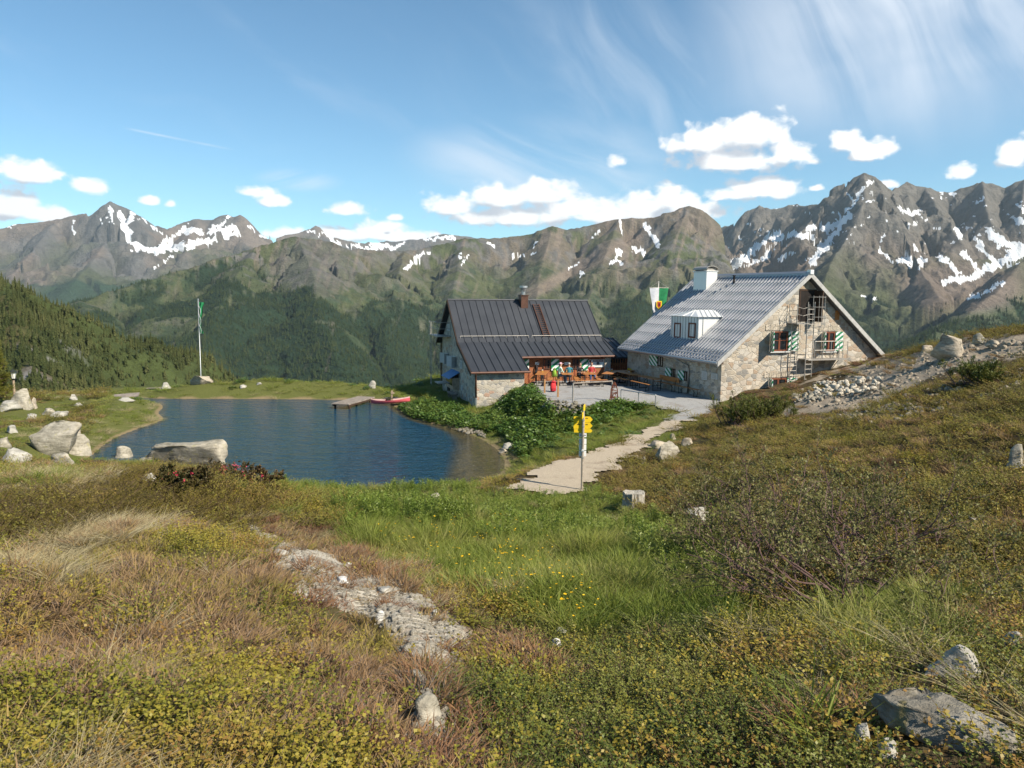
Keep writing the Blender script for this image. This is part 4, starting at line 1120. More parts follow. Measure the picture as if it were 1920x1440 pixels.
# timber front on the terrace
def t1(px, py, b=WB - .05): return H1.hit(px, py, 1, b)
xe = t1(1134, 700)[0]
mb = MB(); mb.box(LA - .24, xe, WB - .06, WB - .002, TER - .1, ZF - .04); front = mb.build('timber_front', M_redwood, lod)
mb = MB()
for px in (992, 1021, 1045, 1078, 1109, 1131): 
    a = t1(px, 690)[0]; mb.box(a - .04, a + .04, WB - .085, WB - .06, TER, ZF - .06)
mb.box(LA - .24, xe, WB - .084, WB - .06, TER + 1.62, TER + 1.75); mb.build('timber_post', M_redplain, front)
def lodge_win(px0, py0, px1, py1):
    a = t1(px0, py0); c = t1(px1, py1)
    window(front, ((a[0] + c[0]) / 2, WB - .09, c[2]), c[0] - a[0], a[2] - c[2], 0, M_brownmetal, 2)
lodge_win(1018, 673, 1031, 692); lodge_win(1073, 673, 1085, 692)
for px0, px1 in ((983, 991), (1033, 1047), (1087, 1101.5)):
    a = t1(px0, 673); c = t1(px1, 694); shutter(front, (a[0], WB - .13, c[2]), c[0] - a[0], a[2] - c[2], 0, stripe_mat('green_white_stripes_b', .42, .2) if px0 == 983 else MATS['green_white_stripes_b'])
def board(px0, py0, px1, py1, nm, m_, lines=0, yo=.1):
    a = t1(px0, py0); c = t1(px1, py1); q = MB(); q.box(a[0], c[0], WB - yo - .03, WB - yo, c[2], a[2]); o = q.build(nm, m_, front)
    if lines:
        l_ = MB(); h_ = a[2] - c[2]; w_ = c[0] - a[0]
        for i in range(lines):
            z = c[2] + h_ * (.2 + .6 * i / max(1, lines)); l_.box(a[0] + w_ * (.14 + .1 * (i % 2)), c[0] - w_ * (.14 + .14 * ((i + 1) % 2)), WB - yo - .036, WB - yo - .0305, z, z + h_ * .09)
        l_.build('lettering', M_dkwood, o)
    return o
board(1003, 679, 1010, 684, 'notice', M_white, 2); board(1058, 679, 1065, 684, 'notice', M_white, 2)
# terrace sign: white panel with brown heading band and a round emblem
sg = board(1109.5, 674, 1131, 688, 'house_sign', M_white, 0)
a = t1(1110, 674); c = t1(1130.5, 688); q = MB(); hh_ = a[2] - c[2]; q.box(a[0] + .03, c[0] - .03, WB - .137, WB - .1305, a[2] - hh_ * .30, a[2] - .03); q.build('heading_band', plain('sign_maroon', (.16, .035, .025), .1, 6), sg)
q = MB(); ww = c[0] - a[0]
for i in range(14): 
    if i not in (5, 9): q.box(a[0] + .08 + i * (ww - .16) / 14, a[0] + .08 + (i + .62) * (ww - .16) / 14, WB - .142, WB - .1375, a[2] - hh_ * .23, a[2] - hh_ * .11)
q.build('lettering', M_white, sg)
q = MB(); cc = ((a[0] + c[0]) / 2, WB - .133, a[2] - hh_ * .50); q.tube([cc, (cc[0], cc[1] - .008, cc[2])], .11, 16); q.build('emblem', plain('emblem_grey', (.10, .10, .10), .1, 6), sg)
q = MB()
for i in range(8): q.box(a[0] + ww * (.14 + .09 * i), a[0] + ww * (.14 + .09 * i + .055), WB - .137, WB - .1305, c[2] + hh_ * .14, c[2] + hh_ * .21)
for i in range(6): q.box(a[0] + ww * (.30 + .07 * i), a[0] + ww * (.30 + .07 * i + .045), WB - .137, WB - .1305, c[2] + hh_ * .26, c[2] + hh_ * .31)
q.build('lettering', M_oldsteel, sg)
for i, py in enumerate((677, 683, 688.5)):
    a = t1(1106, py); q = MB(); q.tube([(a[0], WB - .085, a[2]), (a[0], WB - .11, a[2])], .125, 16); o = q.build('round_sign', M_white, front); q = MB(); q.tube([(a[0], WB - .111, a[2]), (a[0], WB - .114, a[2])], .085 if i == 0 else .05, 14); q.build('emblem', MATS['sign_maroon'] if i == 0 else M_oldsteel, o)
# stone pier at the end of the front and small eave lamps
a = t1(1131.5, 690); c = t1(1142, 700); mb = MB(); mb.box(a[0], c[0], WB - .28, WB + .2, TER - .3, ZF - .16); mb.build('stone_pier', M_st1, lod)
for px in (1010, 1021, 1036, 1043, 1067, 1094): 
    p_ = t1(px, 671, WB - .35); mb = MB(); mb.box(p_[0] - .06, p_[0] + .06, WB - .42, WB - .3, p_[2], p_[2] + .08); mb.build('eave_lamp', M_white, front)
# red timber gallery with its own dark roof at the far end
a = H1.hit(1144, 680, 1, WB + .9); c = H1.hit(1172, 680, 1, WB + .9); GB = WB + .9
gal = MB(); gal.box(a[0], c[0] + .3, GB, GB + 4.0, TER - .2, 2.75); gl = gal.build('timber_gallery', M_redplain, lod)
mb = MB()
for i in range(7):
    xx = a[0] + (c[0] - a[0]) * i / 6; mb.box(xx - .04, xx + .04, GB - .05, GB - .002, TER, 2.75)
for z in (TER + .35, TER + .95, 2.62): mb.box(a[0], c[0] + .3, GB - .045, GB - .002, z, z + .1)
mb.build('frame', M_redwood, gl)
mb = MB()
for i in range(6):
    xx = a[0] + (c[0] - a[0]) * (i + .5) / 6; mb.box(xx - .13, xx + .13, GB - .012, GB - .001, TER + 1.1, 2.55)
mb.build('pane', M_glass, gl)
mb = MB(); e0 = a[0] - .9; e1 = c[0] + .5
mb.prism([(e0, GB - .45, 2.72), (e1, GB - .45, 2.72), (e1, GB + 3.2, 3.85), (e0, GB + 3.2, 3.85)], (0, 0, 0), (0, 0, -.1))
for i in range(7): xx = e0 + .1 + (e1 - e0 - .2) * i / 6; mb.bar((xx, GB - .45, 2.745), (xx, GB + 3.2, 3.875), .035, .05)
mb.build('gallery_roof', M_roof1, gl)
# chimney with a metal pot, roof ladder
def lod_slope(px, py):
    x, k = ray(px, py); d = Vector((x, 1, k)); e = Vector((0, 0, EYE)) - H1.o
    dl = (d.dot(H1.u), d.dot(H1.v), d.z); el = (e.dot(H1.u), e.dot(H1.v), e.z)
    sl = (R_[1] - B_[1]) / (R_[0] - B_[0])
    t_ = (B_[1] + sl * (el[1] - B_[0]) - el[2]) / (dl[2] - sl * dl[1])
    return tuple(el[i] + dl[i] * t_ for i in range(3))
a = lod_slope(977, 578); c = lod_slope(990.5, 579)
mb = MB(); zt = H1.hit(983, 553, 1, a[1])[2]; mb.box(a[0], c[0], a[1], a[1] + .6, a[2] - .3, zt); mb.box(a[0] - .05, c[0] + .05, a[1] - .05, a[1] + .65, zt - .05, zt); ch = mb.build('chimney', M_brownmetal, lod, .01)
mb = MB(); xm, ym = (a[0] + c[0]) / 2, a[1] + .3
mb.tube([(xm, ym, zt), (xm, ym, zt + .30)], .10, 12); mb.tube([(xm, ym, zt + .24), (xm, ym, zt + .52)], .13, 14, .27)
for q in range(4): mb.tube([(xm + .16 * math.cos(q * 1.57 + .7), ym + .16 * math.sin(q * 1.57 + .7), zt), (xm + .2 * math.cos(q * 1.57 + .7), ym + .2 * math.sin(q * 1.57 + .7), zt + .5)], .015, 5)
mb.tube([(xm, ym, zt + .50), (xm, ym, zt + .64)], .28, 14); mb.build('chimney_pot', M_galv, ch)
a = lod_slope(999, 573); c = lod_slope(1025, 634)
mb = MB(); dx_ = .46
for o_ in (0, dx_): mb.bar((a[0] + o_, a[1], a[2] + .10), (a[0] + o_ + .0, c[1], c[2] + .10), .05, .06)
n = 17
for i in range(n): 
    f = (i + .5) / n; mb.bar((a[0], a[1] + (c[1] - a[1]) * f, a[2] + (c[2] - a[2]) * f + .12), (a[0] + dx_, a[1] + (c[1] - a[1]) * f, a[2] + (c[2] - a[2]) * f + .12), .035, .035)
mb.build('roof_ladder', M_brownmetal, r1)
# shaded gable towards the lake: windows with white shutters, balcony ladder, hatch with blue awning
def l1(px, py, xv=GX0): return H1.hit(px, py, 0, xv)
def lk_win(px0, py0, px1, py1, sh=True):
    a = l1(px0, py0); c = l1(px1, py1); wd = abs(a[1] - c[1]); cy = (a[1] + c[1]) / 2
    zt = l1((px0 + px1) / 2, py0)[2]; zb = l1((px0 + px1) / 2, py1)[2]; ht = zt - zb
    window(lod, (GX0 - .01, cy, zb), wd, ht, -math.pi/2, M_greystone, 2)
    if sh:
        shutter(lod, (GX0 - .04, cy - wd/2 - .01, zb), wd * .55, ht, -math.pi/2, M_greystone, -.9)
        shutter(lod, (GX0 - .04, cy + wd/2 + .01, zb), wd * .55, ht, math.pi/2, M_greystone, .9)
lk_win(838.5, 608, 844, 620, False); lk_win(836.5, 662, 841, 681); lk_win(850, 668, 855, 688); lk_win(863, 676, 867, 691, False)
lk_win(865, 722, 868, 732, False)
mb = MB(); a = l1(829, 640, GX0 - .05); 
yb_ = l1(829, 640)[1]; yf_ = l1(846, 625)[1]
zt = l1(838, 628)[2]; zb = zt - .07
mb.box(GX0 - 1.0, GX0 - .002, yf_, yb_, zb, zt)
for (xx, yy) in ((GX0 - .97, yf_), (GX0 - .97, yb_), (GX0 - .97, (yf_ + yb_) / 2), (GX0 - .05, yf_)): mb.tube([(xx, yy, zt), (xx, yy, zt + .95)], .022, 6)
for dz in (.5, .95): mb.tube([(GX0 - .05, yf_, zt + dz), (GX0 - .97, yf_, zt + dz), (GX0 - .97, yb_, zt + dz)], .02, 6)
for yy in (yb_ - .1, yb_ - .55): mb.tube([(GX0 - .9, yy, zt + .9), (GX0 - .9, yy, .3)], .025, 6)
for i in range(int((zt - .4) / .3)): mb.tube([(GX0 - .9, yb_ - .1, .4 + i * .3), (GX0 - .9, yb_ - .55, .4 + i * .3)], .015, 5)
mb.build('fire_balcony', M_oldsteel, lod)
# serving hatch: timber bay with a blue awning
a = l1(848, 712); c = l1(861, 712); ya, yb = min(a[1], c[1]), max(a[1], c[1]); zt = l1(855, 706)[2]; zb = l1(855, 727)[2]
mb = MB(); mb.box(GX0 - .45, GX0 - .002, ya, yb, zb, zt); by_ = mb.build('serving_bay', M_board, lod)
mb = MB(); mb.box(GX0 - .475, GX0 - .451, ya + .12, yb - .12, zb + .25, zt - .08); mb.build('pane', M_glass, by_)
M_blue = plain('blue_awning', (.045, .16, .36), .15, 4, .5)
mb = MB(); mb.prism([(GX0 - .005, ya - .15, zt + .42), (GX0 - .75, ya - .15, zt - .02), (GX0 - .75, ya - .15, zt - .06), (GX0 - .005, ya - .15, zt + .38)], (0, 0, 0), (0, yb - ya + .3, 0)); mb.build('awning', M_blue, by_)
a = l1(839, 722); c = l1(844, 722); zt = l1(841, 718)[2]; mb = MB(); mb.box(GX0 - .03, GX0 - .002, min(a[1], c[1]), max(a[1], c[1]), -.1, zt); o = mb.build('door', M_dark, lod)
mb = MB(); mb.box(GX0 - .9, GX0 - .002, min(a[1], c[1]) - .2, max(a[1], c[1]) + .2, zt + .02, zt + .09); mb.build('door_canopy', M_oldsteel, o)
# corner downpipe with swan neck
mb = MB(); mb.tube([(.30, -.05, A_[1] - .08), (.30, .05, A_[1] - .25), (.36, .22, A_[1] - .45), (.38, .24, .55)], .06, 8); dp = mb.build('downpipe', M_brownmetal, lod, smooth=True)
mb = MB(); mb.tube([(.38, .24, .56), (.38, .24, -.35)], .072, 8); mb.build('pipe_shoe', M_galv, dp)
mb = MB(); mb.tube([(GX0 - .1, K_[0] - .5, K_[1] - .1), (GX0 - .1, K_[0] - .5, .2)], .05, 8); mb.build('downpipe', M_brownmetal, lod)
# ================================================================== rocks
def rock_mat(name, a, b_, lichen, lam=0.35, li=0.58):
    m, t, b = mat(name, 0.9, 0, 0.2)
    co = coords(t)
    oi = t.nodes.new('ShaderNodeObjectInfo')
    n1 = noise(t, co, 1.2, 6, 0.65); n2 = noise(t, co, 9, 6, 0.7); n3 = noise(t, co, 3.2, 5, 0.6, 1.2)
    mp = t.nodes.new('ShaderNodeMapping'); mp.inputs['Scale'].default_value = (1, 1.6, 5); mp.inputs['Rotation'].default_value = (.5, .25, .4)
    t.links.new(co, mp.inputs[0]); vein = noise(t, mp.outputs[0], 2.6, 6, 0.7)
    c = mixc(t, (n1 * 0.5 + vein * 0.5).step(0.36, 0.62), a, b_)
    c = mulc(t, c, (n2 - 0.5) * 0.9 + 1.0)
    c = mixc(t, n3.step(li, li + 0.10) * lam, c, lichen)
    lk(t, c, b.inputs['Base Color']); lk(t, bump(t, vein * 0.6 + n2 * 0.4, 1.0, 0.06), b.inputs['Normal'])
    return m
M_rock = rock_mat('lichen_granite', (.20, .18, .135), (.41, .37, .295), (.36, .32, .13), .55)
M_rockw = rock_mat('pale_granite', (.25, .235, .20), (.43, .405, .35), (.36, .335, .18), .4)
M_rockwh = rock_mat('white_quartz', (.48, .46, .42), (.68, .66, .62), (.5, .48, .4), .2)
M_rockd = rock_mat('grey_slab_rock', (.125, .110, .085), (.27, .245, .20), (.16, .13, .035), .7, .54)
M_peb = rock_mat('cream_gravel_stone', (.38, .335, .26), (.60, .545, .45), (.40, .36, .26), .3)
M_rockt = rock_mat('tan_rock', (.23, .19, .14), (.41, .355, .275), (.36, .33, .2), .3)
ROCKS = []
def rock_mesh(name, seed, sx, sy, sz, m, cuts=7, sub=4, rough=.10, flat_top=False):
    rg = np.random.default_rng(seed)
    bm = bmesh.new(); bmesh.ops.create_icosphere(bm, subdivisions=sub, radius=1.0)
    v = np.array([q.co[:] for q in bm.verts]); fc = np.array([[w_.index for w_ in f.verts] for f in bm.faces]); bm.free()
    if flat_top: v = np.sign(v) * np.abs(v) ** .62; v /= np.abs(v).max()
    for i in range(cuts + (0 if flat_top else 7)):
        n = rg.normal(size=3); n[2] *= .6; n /= np.linalg.norm(n); d = rg.uniform(.40, .78)
        e = v @ n - d; v = v - np.maximum(e, 0)[:, None] * n
    if flat_top: v[:, 2] = np.minimum(v[:, 2], .62 + .10 * v[:, 0])
    else:
        kz = np.clip((.15 - v[:, 2]) / .7, 0, 1)[:, None]; rxy = np.linalg.norm(v[:, :2], axis=1, keepdims=True)
        v[:, :2] *= (1 - kz) + kz * np.maximum(1, .95 / np.maximum(rxy, .62)) 
    rough = rough * (1.8 if flat_top else 1)
    n = (fbm(v[:, 0] * 1.6 + seed, v[:, 1] * 1.6 + v[:, 2] * 1.9, 4, seed) - .5) * rough * 2.2 + (ridged(v[:, 0] * 4 + v[:, 2] * 3, v[:, 1] * 4 - v[:, 2] * 4, 4, seed + 5) - .5) * rough * 1.1
    if flat_top and m is M_rockd:
        q_ = fbm(v[:, 0] * 1.3 + seed, v[:, 1] * 1.1, 3, seed + 9); v[:, 2] -= (v[:, 2] > .25) * np.floor(np.clip((q_ - .30) * 12, 0, 4)) * .10
    v = v * (1 + n[:, None]) * (sx, sy, sz)
    me = fast_mesh(name, v, fc, smooth=False); me.materials.append(m)
    return me
def rock(px, py, wpx, hpx, label, m=None, depth=None, dep=0.8, yaw=0, cuts=7, group=None, flat=False, seed=None, name='boulder', base=None):
    """boulder whose foot meets the ground at the pixel; size from its size in the view"""
    m = m or M_rock
    p = base or (ground(px, py) if depth is None else P(px, py, depth))
    wd = wpx / F * p.y; ht = hpx / F * p.y
    seed = seed or int(px * 7 + py * 3) % 9973
    me = rock_mesh(name, seed, wd / 2 * 1.06, wd / 2 * dep, ht * .80, m, cuts, 4 if wpx > 45 else 3, .10, flat)
    ROCKS.append((p.x, p.y + wd * dep * .25, wd * .5, ht))
    zs = np.array([v.co.z for v in me.vertices]); top = zs.max()
    o = link_mesh(name, me, loc=(p.x, p.y + wd * dep * .25, p.z + ht - top)); o.rotation_euler = (0, 0, yaw)
    return tag(o, label, 'rock', group)
rock(95, 858, 115, 66, 'big angular lichen-spotted boulder on the left lake meadow', M_rock, yaw=.3, cuts=9, dep=.75)
rock(140, 852, 50, 40, 'smaller boulder leaning against the big left meadow boulder', M_rock, yaw=1.0)
rock(142, 818, 24, 18, 'small yellowish stone behind the big left meadow boulder', M_rockt)
rock(112, 872, 44, 22, 'low broken rock at the water edge below the big meadow boulder', M_rock, yaw=.5)
rock(22, 868, 62, 26, 'long flat pale rock at the left picture edge', M_rockw, yaw=.1)
rock(4, 838, 30, 18, 'round grey rock cut by the left picture edge', M_rock)
rock(350, 876, 136, 50, 'large flat-topped rectangular slab rock at the near lake shore', M_rock, depth=29.5, cuts=3, flat=True, dep=.42, yaw=-.03, seed=21)
rock(262, 884, 52, 28, 'low grey rock ledge left of the flat-topped shore slab', M_rock, depth=29.5, cuts=5, flat=True, dep=.7)
rock(226, 860, 44, 24, 'rounded boulder standing in the shallow lake water', M_rock, base=G(226, 861, LAKE - .05), cuts=4)
rock(184, 879, 22, 8, 'small flat stone awash at the near lake corner', M_rockt, base=G(184, 880, LAKE - .02))
rock(276, 908, 32, 17, 'bright white quartz rock in the brown juniper heath', M_rockwh, yaw=.4, cuts=8)
rock(376, 722, 50, 17, 'broad tan rock carrying the foot of the flagpole', M_rockt, cuts=5)
rock(309, 729, 20, 12, 'small pale rock on the far shore left of the flagpole', M_rockw)
rock(454, 728, 18, 7, 'small flat pale rock on the far bank right of the flagpole', M_rockw)
rock(486, 722, 12, 5, 'tiny pale rock on the far bank near the dark wood', M_rockw)
rock(35, 765, 60, 36, 'grey lichened rock cluster beside the lantern post', M_rock, cuts=9, seed=44)
rock(14, 772, 46, 20, 'flat pale rock left below the lantern post', M_rockw)
rock(60, 766, 24, 20, 'tan rock right of the lantern post', M_rockt)
rock(135, 752, 26, 12, 'pale rock on the meadow crest right of the lantern post', M_rockw)
rock(146, 762, 20, 7, 'small flat meadow rock below the crest rock', M_rockw)
rock(90, 778, 34, 12, 'low lichened meadow rock above the big boulder', M_rock)
rock(108, 782, 38, 10, 'flat pale meadow slab above the big boulder', M_rockw)
rock(58, 786, 22, 9, 'small pale meadow stone left of the flat slab', M_rockw)
rock(20, 812, 28, 14, 'pale meadow rock at the far left above the big boulder', M_rockw)
rock(232, 752, 34, 6, 'flat rock under the grey plank by the far inlet', M_rockw)
rock(698, 728, 16, 14, 'pointed pale stone standing on the far bank behind the jetty', M_rockw, cuts=9, dep=.6)
rock(757, 756, 12, 6, 'small white stone on the leafy bank below the kayak', M_rockwh)
rock(955, 838, 30, 10, 'flat pale stone at the lake corner below the gully', M_rockw, base=G(955, 840, -.2))
rock(944, 847, 22, 8, 'low tan stone at the waterline in the lake corner', M_rockt, base=G(944, 849, -.32))
rock(1248, 868, 60, 38, 'grey boulder in heath beside the gravel path', M_rock, yaw=.5, cuts=8)
rock(1206, 872, 16, 16, 'thin dark stone beside the path boulder', M_rockd, yaw=.2, cuts=9)
rock(1236, 842, 40, 14, 'long pale rock on the right edge of the path', M_rockt, cuts=6)
rock(1262, 824, 16, 11, 'small tan stone at the path edge', M_rockt)
rock(1292, 836, 26, 12, 'reddish grey stone in the heath above the path boulder', M_rockt)
rock(1312, 992, 68, 40, 'rounded whitish boulder at the grass edge by the willow bush', M_rockw, yaw=.3, cuts=5)
rock(1790, 668, 78, 42, 'pointed tan boulder on the gravel crest right of the silver roof', M_rockt, cuts=8, yaw=.2, seed=77)
rock(1742, 662, 34, 14, 'low tan rock at the foot of the pointed crest boulder', M_rockt)
rock(1842, 645, 34, 20, 'grey rock on the crest right of the pointed boulder', M_rock)
rock(1866, 652, 30, 12, 'low tan rock high on the gravel crest', M_rockt)
rock(1912, 880, 44, 44, 'layered dark rock cut by the right picture edge', M_rock, cuts=8)
rock(1834, 984, 42, 14, 'flat pale rock in the heath right of the willow bush', M_rockw)
rock(1794, 1272, 112, 58, 'white granite boulder above the flat mossy slab', M_rockw, yaw=-.35, cuts=6, dep=.6)
rock(1815, 1428, 205, 50, 'big flat mossy slab of layered grey rock at lower right', M_rockd, yaw=.30, cuts=4, dep=1.5, flat=True, seed=38)
rock(1905, 1214, 48, 26, 'pale rock at the right picture edge above the white boulder', M_rockw)
rock(1615, 1418, 40, 36, 'small pale block in the grass at the lower right', M_rockw, yaw=.4)
rock(1665, 1440, 44, 34, 'pale stone cut by the bottom picture edge', M_rockw, yaw=-.3)
rock(800, 1366, 70, 48, 'grey lichened rock beside the purple heather at bottom centre', M_rock, yaw=.5, cuts=5)
rock(1043, 1218, 24, 18, 'white stone in the grass right of the bare streak', M_rockwh)
rock(1052, 1192, 26, 8, 'flat whitish stone in the flowery grass', M_rockw)
rock(712, 1178, 24, 22, 'pointed white stone on the bare gravel streak', M_rockwh, cuts=9)
rock(640, 1098, 34, 10, 'white quartz block at the middle of the bare streak', M_rockwh)
rock(720, 1122, 40, 9, 'flat cream slab on the bare gravel streak', M_rockw)
rock(652, 1062, 14, 8, 'round white stone at the upper edge of the bare streak', M_rockwh)
rock(772, 1108, 12, 8, 'little white stone right of the bare streak', M_rockwh)
rock(816, 1160, 13, 15, 'upright white splinter at the right edge of the streak', M_rockwh, cuts=9)
rock(524, 1046, 44, 14, 'cream slab at the upper left of the bare streak', M_rockw)
rock(815, 940, 20, 14, 'grey stone in tall herbs at the lake shore', M_rock)
rock(978, 1274, 14, 9, 'small white pebble in bilberry near bottom centre', M_rockwh)
rock(1008, 1266, 12, 9, 'pale pebble at the end of the reddish heather', M_rockw)
rock(918, 1360, 10, 10, 'tiny white stone in the bilberry at the bottom', M_rockwh)
# rubble heaps: one stone built, the others copies
def heap(n, box, size, m, label, group, seed, upper=0.0):
    rg = random.Random(seed)
    src = [rock_mesh('stone', seed + i, .5, .42, .36, m, 8, 2, .08) for i in range(5)]
    for i in range(n):
        px, py = rg.uniform(*box[:2]), rg.uniform(*box[2:4])
        if len(box) > 4: py += (px - box[0]) * box[4]
        p = ground(px, py); s_ = rg.uniform(*size)
        o = bpy.data.objects.new('stone', src[i % 5]); COL.objects.link(o)
        o.location = (p.x, p.y, p.z + s_ * .16 + rg.uniform(0, upper)); o.rotation_euler = (rg.uniform(-.4, .4), rg.uniform(-.4, .4), rg.uniform(0, 6.3)); o.scale = (s_, s_ * rg.uniform(.7, 1.1), s_ * rg.uniform(.6, 1))
        tag(o, label, 'stone', group)
heap(110, (1525, 1655, 720, 748, -.06), (.16, .46), M_peb, 'pale angular stone of the rubble heap below the gravel slope', 'stones of the rubble heap', 900, .18)
heap(40, (1488, 1545, 742, 756, -.05), (.14, .42), M_rock, 'grey stone at the lower left end of the rubble heap', 'grey stones beside the rubble heap', 920)
heap(90, (1012, 1098, 756, 782, .12), (.22, .42), M_rockd, 'dark stone of the dry wall holding the terrace', 'stones of the terrace retaining wall', 940, .25)
heap(40, (838, 912, 797, 806, .22), (.2, .42), M_rockd, 'dark waterside stone under the leafy bank', 'stones lining the lake bank', 960)
# tree stump, bleached
def stump():
    p = ground(1188, 958); r = 20 / F * p.y; h = 36 / F * p.y
    s_ = []; n = 40; lv = 9
    v = []; 
    for i in range(lv):
        f = i / (lv - 1)
        for k in range(n):
            a = 2 * math.pi * k / n
            flare = 1 + .55 * (1 - f) ** 3 * (1 + .6 * math.sin(a * 5 + 1))
            rr = r * flare * (1 + .06 * math.sin(a * 9) + .04 * math.sin(a * 23 + f)) 
            v.append((rr * math.cos(a), rr * math.sin(a), -.15 + f * (h + .15) + (.018 * math.sin(a * 3) if i == lv - 1 else 0)))
    f_ = [(i * n + k, i * n + (k + 1) % n, (i + 1) * n + (k + 1) % n, (i + 1) * n + k) for i in range(lv - 1) for k in range(n)]
    v.append((0, 0, h - .03)); f_ += [((lv - 1) * n + k, (lv - 1) * n + (k + 1) % n, len(v) - 1) for k in range(n)]
    m, t, b = mat('bleached_wood', .9, 0, .1)
    gr = noise(t, coords(t, 'Object', (9, 9, 1.2)), 3, 5, .7)
    lk(t, mixc(t, gr.step(.3, .7), (.20, .175, .14), (.56, .52, .44)), b.inputs['Base Color']); lk(t, bump(t, gr, 1, .03), b.inputs['Normal'])
    me = bpy.data.meshes.new('stump'); me.from_pydata(v, [], f_); me.materials.append(m)
    o = bpy.data.objects.new('tree_stump', me); COL.objects.link(o); o.location = p
    tag(o, 'bleached sawn tree stump in the grass right of the signpost', 'stump')
stump()

# ================================================================== signpost
def signpost():
    p = ground(1091, 921); p.z -= .02
    t = empty('signpost', p, 0, 'trail signpost with yellow arrow boards and white tags beside the path', 'signpost')
    h = P(1092, 770, p.y).z - p.z
    def zz(py): return P(1092, py, p.y).z - p.z
    mb = MB(); mb.tube([(0, 0, -.4), (0, 0, h)], .036, 12); po = mb.build('post', plain('weathered_post', (.40, .34, .27), .25, 14, .6, .2), t, smooth=False)
    mb = MB()
    for py in (788, 799, 816, 845, 858): mb.tube([(0, 0, zz(py) - .02), (0, 0, zz(py) + .02)], .046, 12)
    mb.build('clamp', M_galv, po)
    k = p.y / F
    def arrow(py0, py1, x0, x1, back=.05, lines=0, rz=0.0, name='arrow_board'):
        z1, z0 = zz(py0), zz(py1); hm = (z0 + z1) / 2; tip = (z1 - z0) * .42
        q = MB(); q.prism([(x0, 0, z0), (x1 - tip, 0, z0), (x1, 0, hm), (x1 - tip, 0, z1), (x0, 0, z1)], (0, -.008, 0), (0, .008, 0))
        o = q.build(name, M_ylw, t); o.rotation_euler = (0, 0, rz); o.location = (0, back * math.cos(rz), 0)
        if lines:
            l_ = MB()
            for j in range(lines):
                zc = hm + (z1 - z0) * (.12 - .30 * j)
                for (u0, u1) in ((x0 + .10, -.075), (.07, x1 - tip - .05)):
                    c = u0
                    while c < u1 - .02:
                        w_ = random.uniform(.012, .022); l_.box(c, c + w_, -.0105, -.0085, zc, zc + (z1 - z0) * .17); c += w_ + .008
            l_.build('lettering', M_dkwood, o)
        return o
    arrow(781.5, 792.5, -18 * k, 18 * k, .05, 1); arrow(793, 804.5, -18 * k, 18 * k, .05, 1); arrow(805, 811.5, -17 * k, 18 * k, .05, 0)
    arrow(760.5, 772, .0, .42, .0, 0, math.radians(78)); arrow(771, 782, -.42, .0, .0, 0, math.radians(80))
    for i, (a, b_) in enumerate(((813, 820), (823, 833), (834, 844.5), (846, 856))):
        q = MB(); q.box(-7 * k, 7 * k, .036, .05, zz(b_), zz(a)); o = q.build('tag_plate', M_white, t)
        if i == 0:
            l_ = MB()
            for x in (-.085, -.06, .045, .07): l_.box(x, x + .016, .0335, .0355, (zz(a) + zz(b_)) / 2 - .015, (zz(a) + zz(b_)) / 2 + .018)
            l_.build('lettering', M_dkwood, o)
    q = MB(); q.tube([(0, -.037, zz(844)), (0, -.043, zz(844))], .035, 12); q.build('badge', M_white, t)
signpost()

# ================================================================== flagpole by the lake, banner behind the huts, lantern
def cloth(mb, fn, nu, nv):
    v = [fn(i / nu, j / nv) for j in range(nv + 1) for i in range(nu + 1)]
    f = [(j * (nu + 1) + i, j * (nu + 1) + i + 1, (j + 1) * (nu + 1) + i + 1, (j + 1) * (nu + 1) + i) for j in range(nv) for i in range(nu)]
    mb.add(v, f)
M_green = plain('green_flag_cloth', (.02, .20, .075), .2, 5, .8)
M_wcloth = plain('white_flag_cloth', (.56, .56, .59), .08, 5, .8)
def flagpole():
    p = ground(377, 714); p.z += .25
    t = empty('flagpole', p, 0, 'tall white flagpole with limp green flag on the far lake bank', 'flagpole')
    h = P(377, 562, p.y).z - p.z
    mb = MB(); mb.tube([(0, 0, -.3), (0, 0, h)], .05, 10, .035); po = mb.build('pole', plain('pale_grey_pole', (.45, .46, .46), .1, 4, .4, .3), t, smooth=True)
    mb = MB(); mb.tube([(0, 0, h), (0, 0, h + .1)], .08, 10); mb.build('finial', M_galv, po)
    k = p.y / F
    def fn(u, v):
        w_ = (.17 + .07 * math.sin(v * 7)) * (1 + .9 * max(0, 1 - v * 8))
        return (.07 + u * w_ * 1.6 + .02 * math.sin(v * 20), .09 * math.sin(u * 9 + v * 3), h - .25 - v * 58 * k)
    mb = MB(); cloth(mb, fn, 10, 40); mb.build('flag', M_green, t, smooth=True)
    def fn2(u, v): return (.10 + u * .018 + .14 * abs(math.sin(v * 9)) , -.125 + .02 * u, h - .6 - v * 52 * k)
    mb = MB(); cloth(mb, fn2, 2, 40); mb.build('flag_stripe', M_wcloth, t, smooth=True)
flagpole()
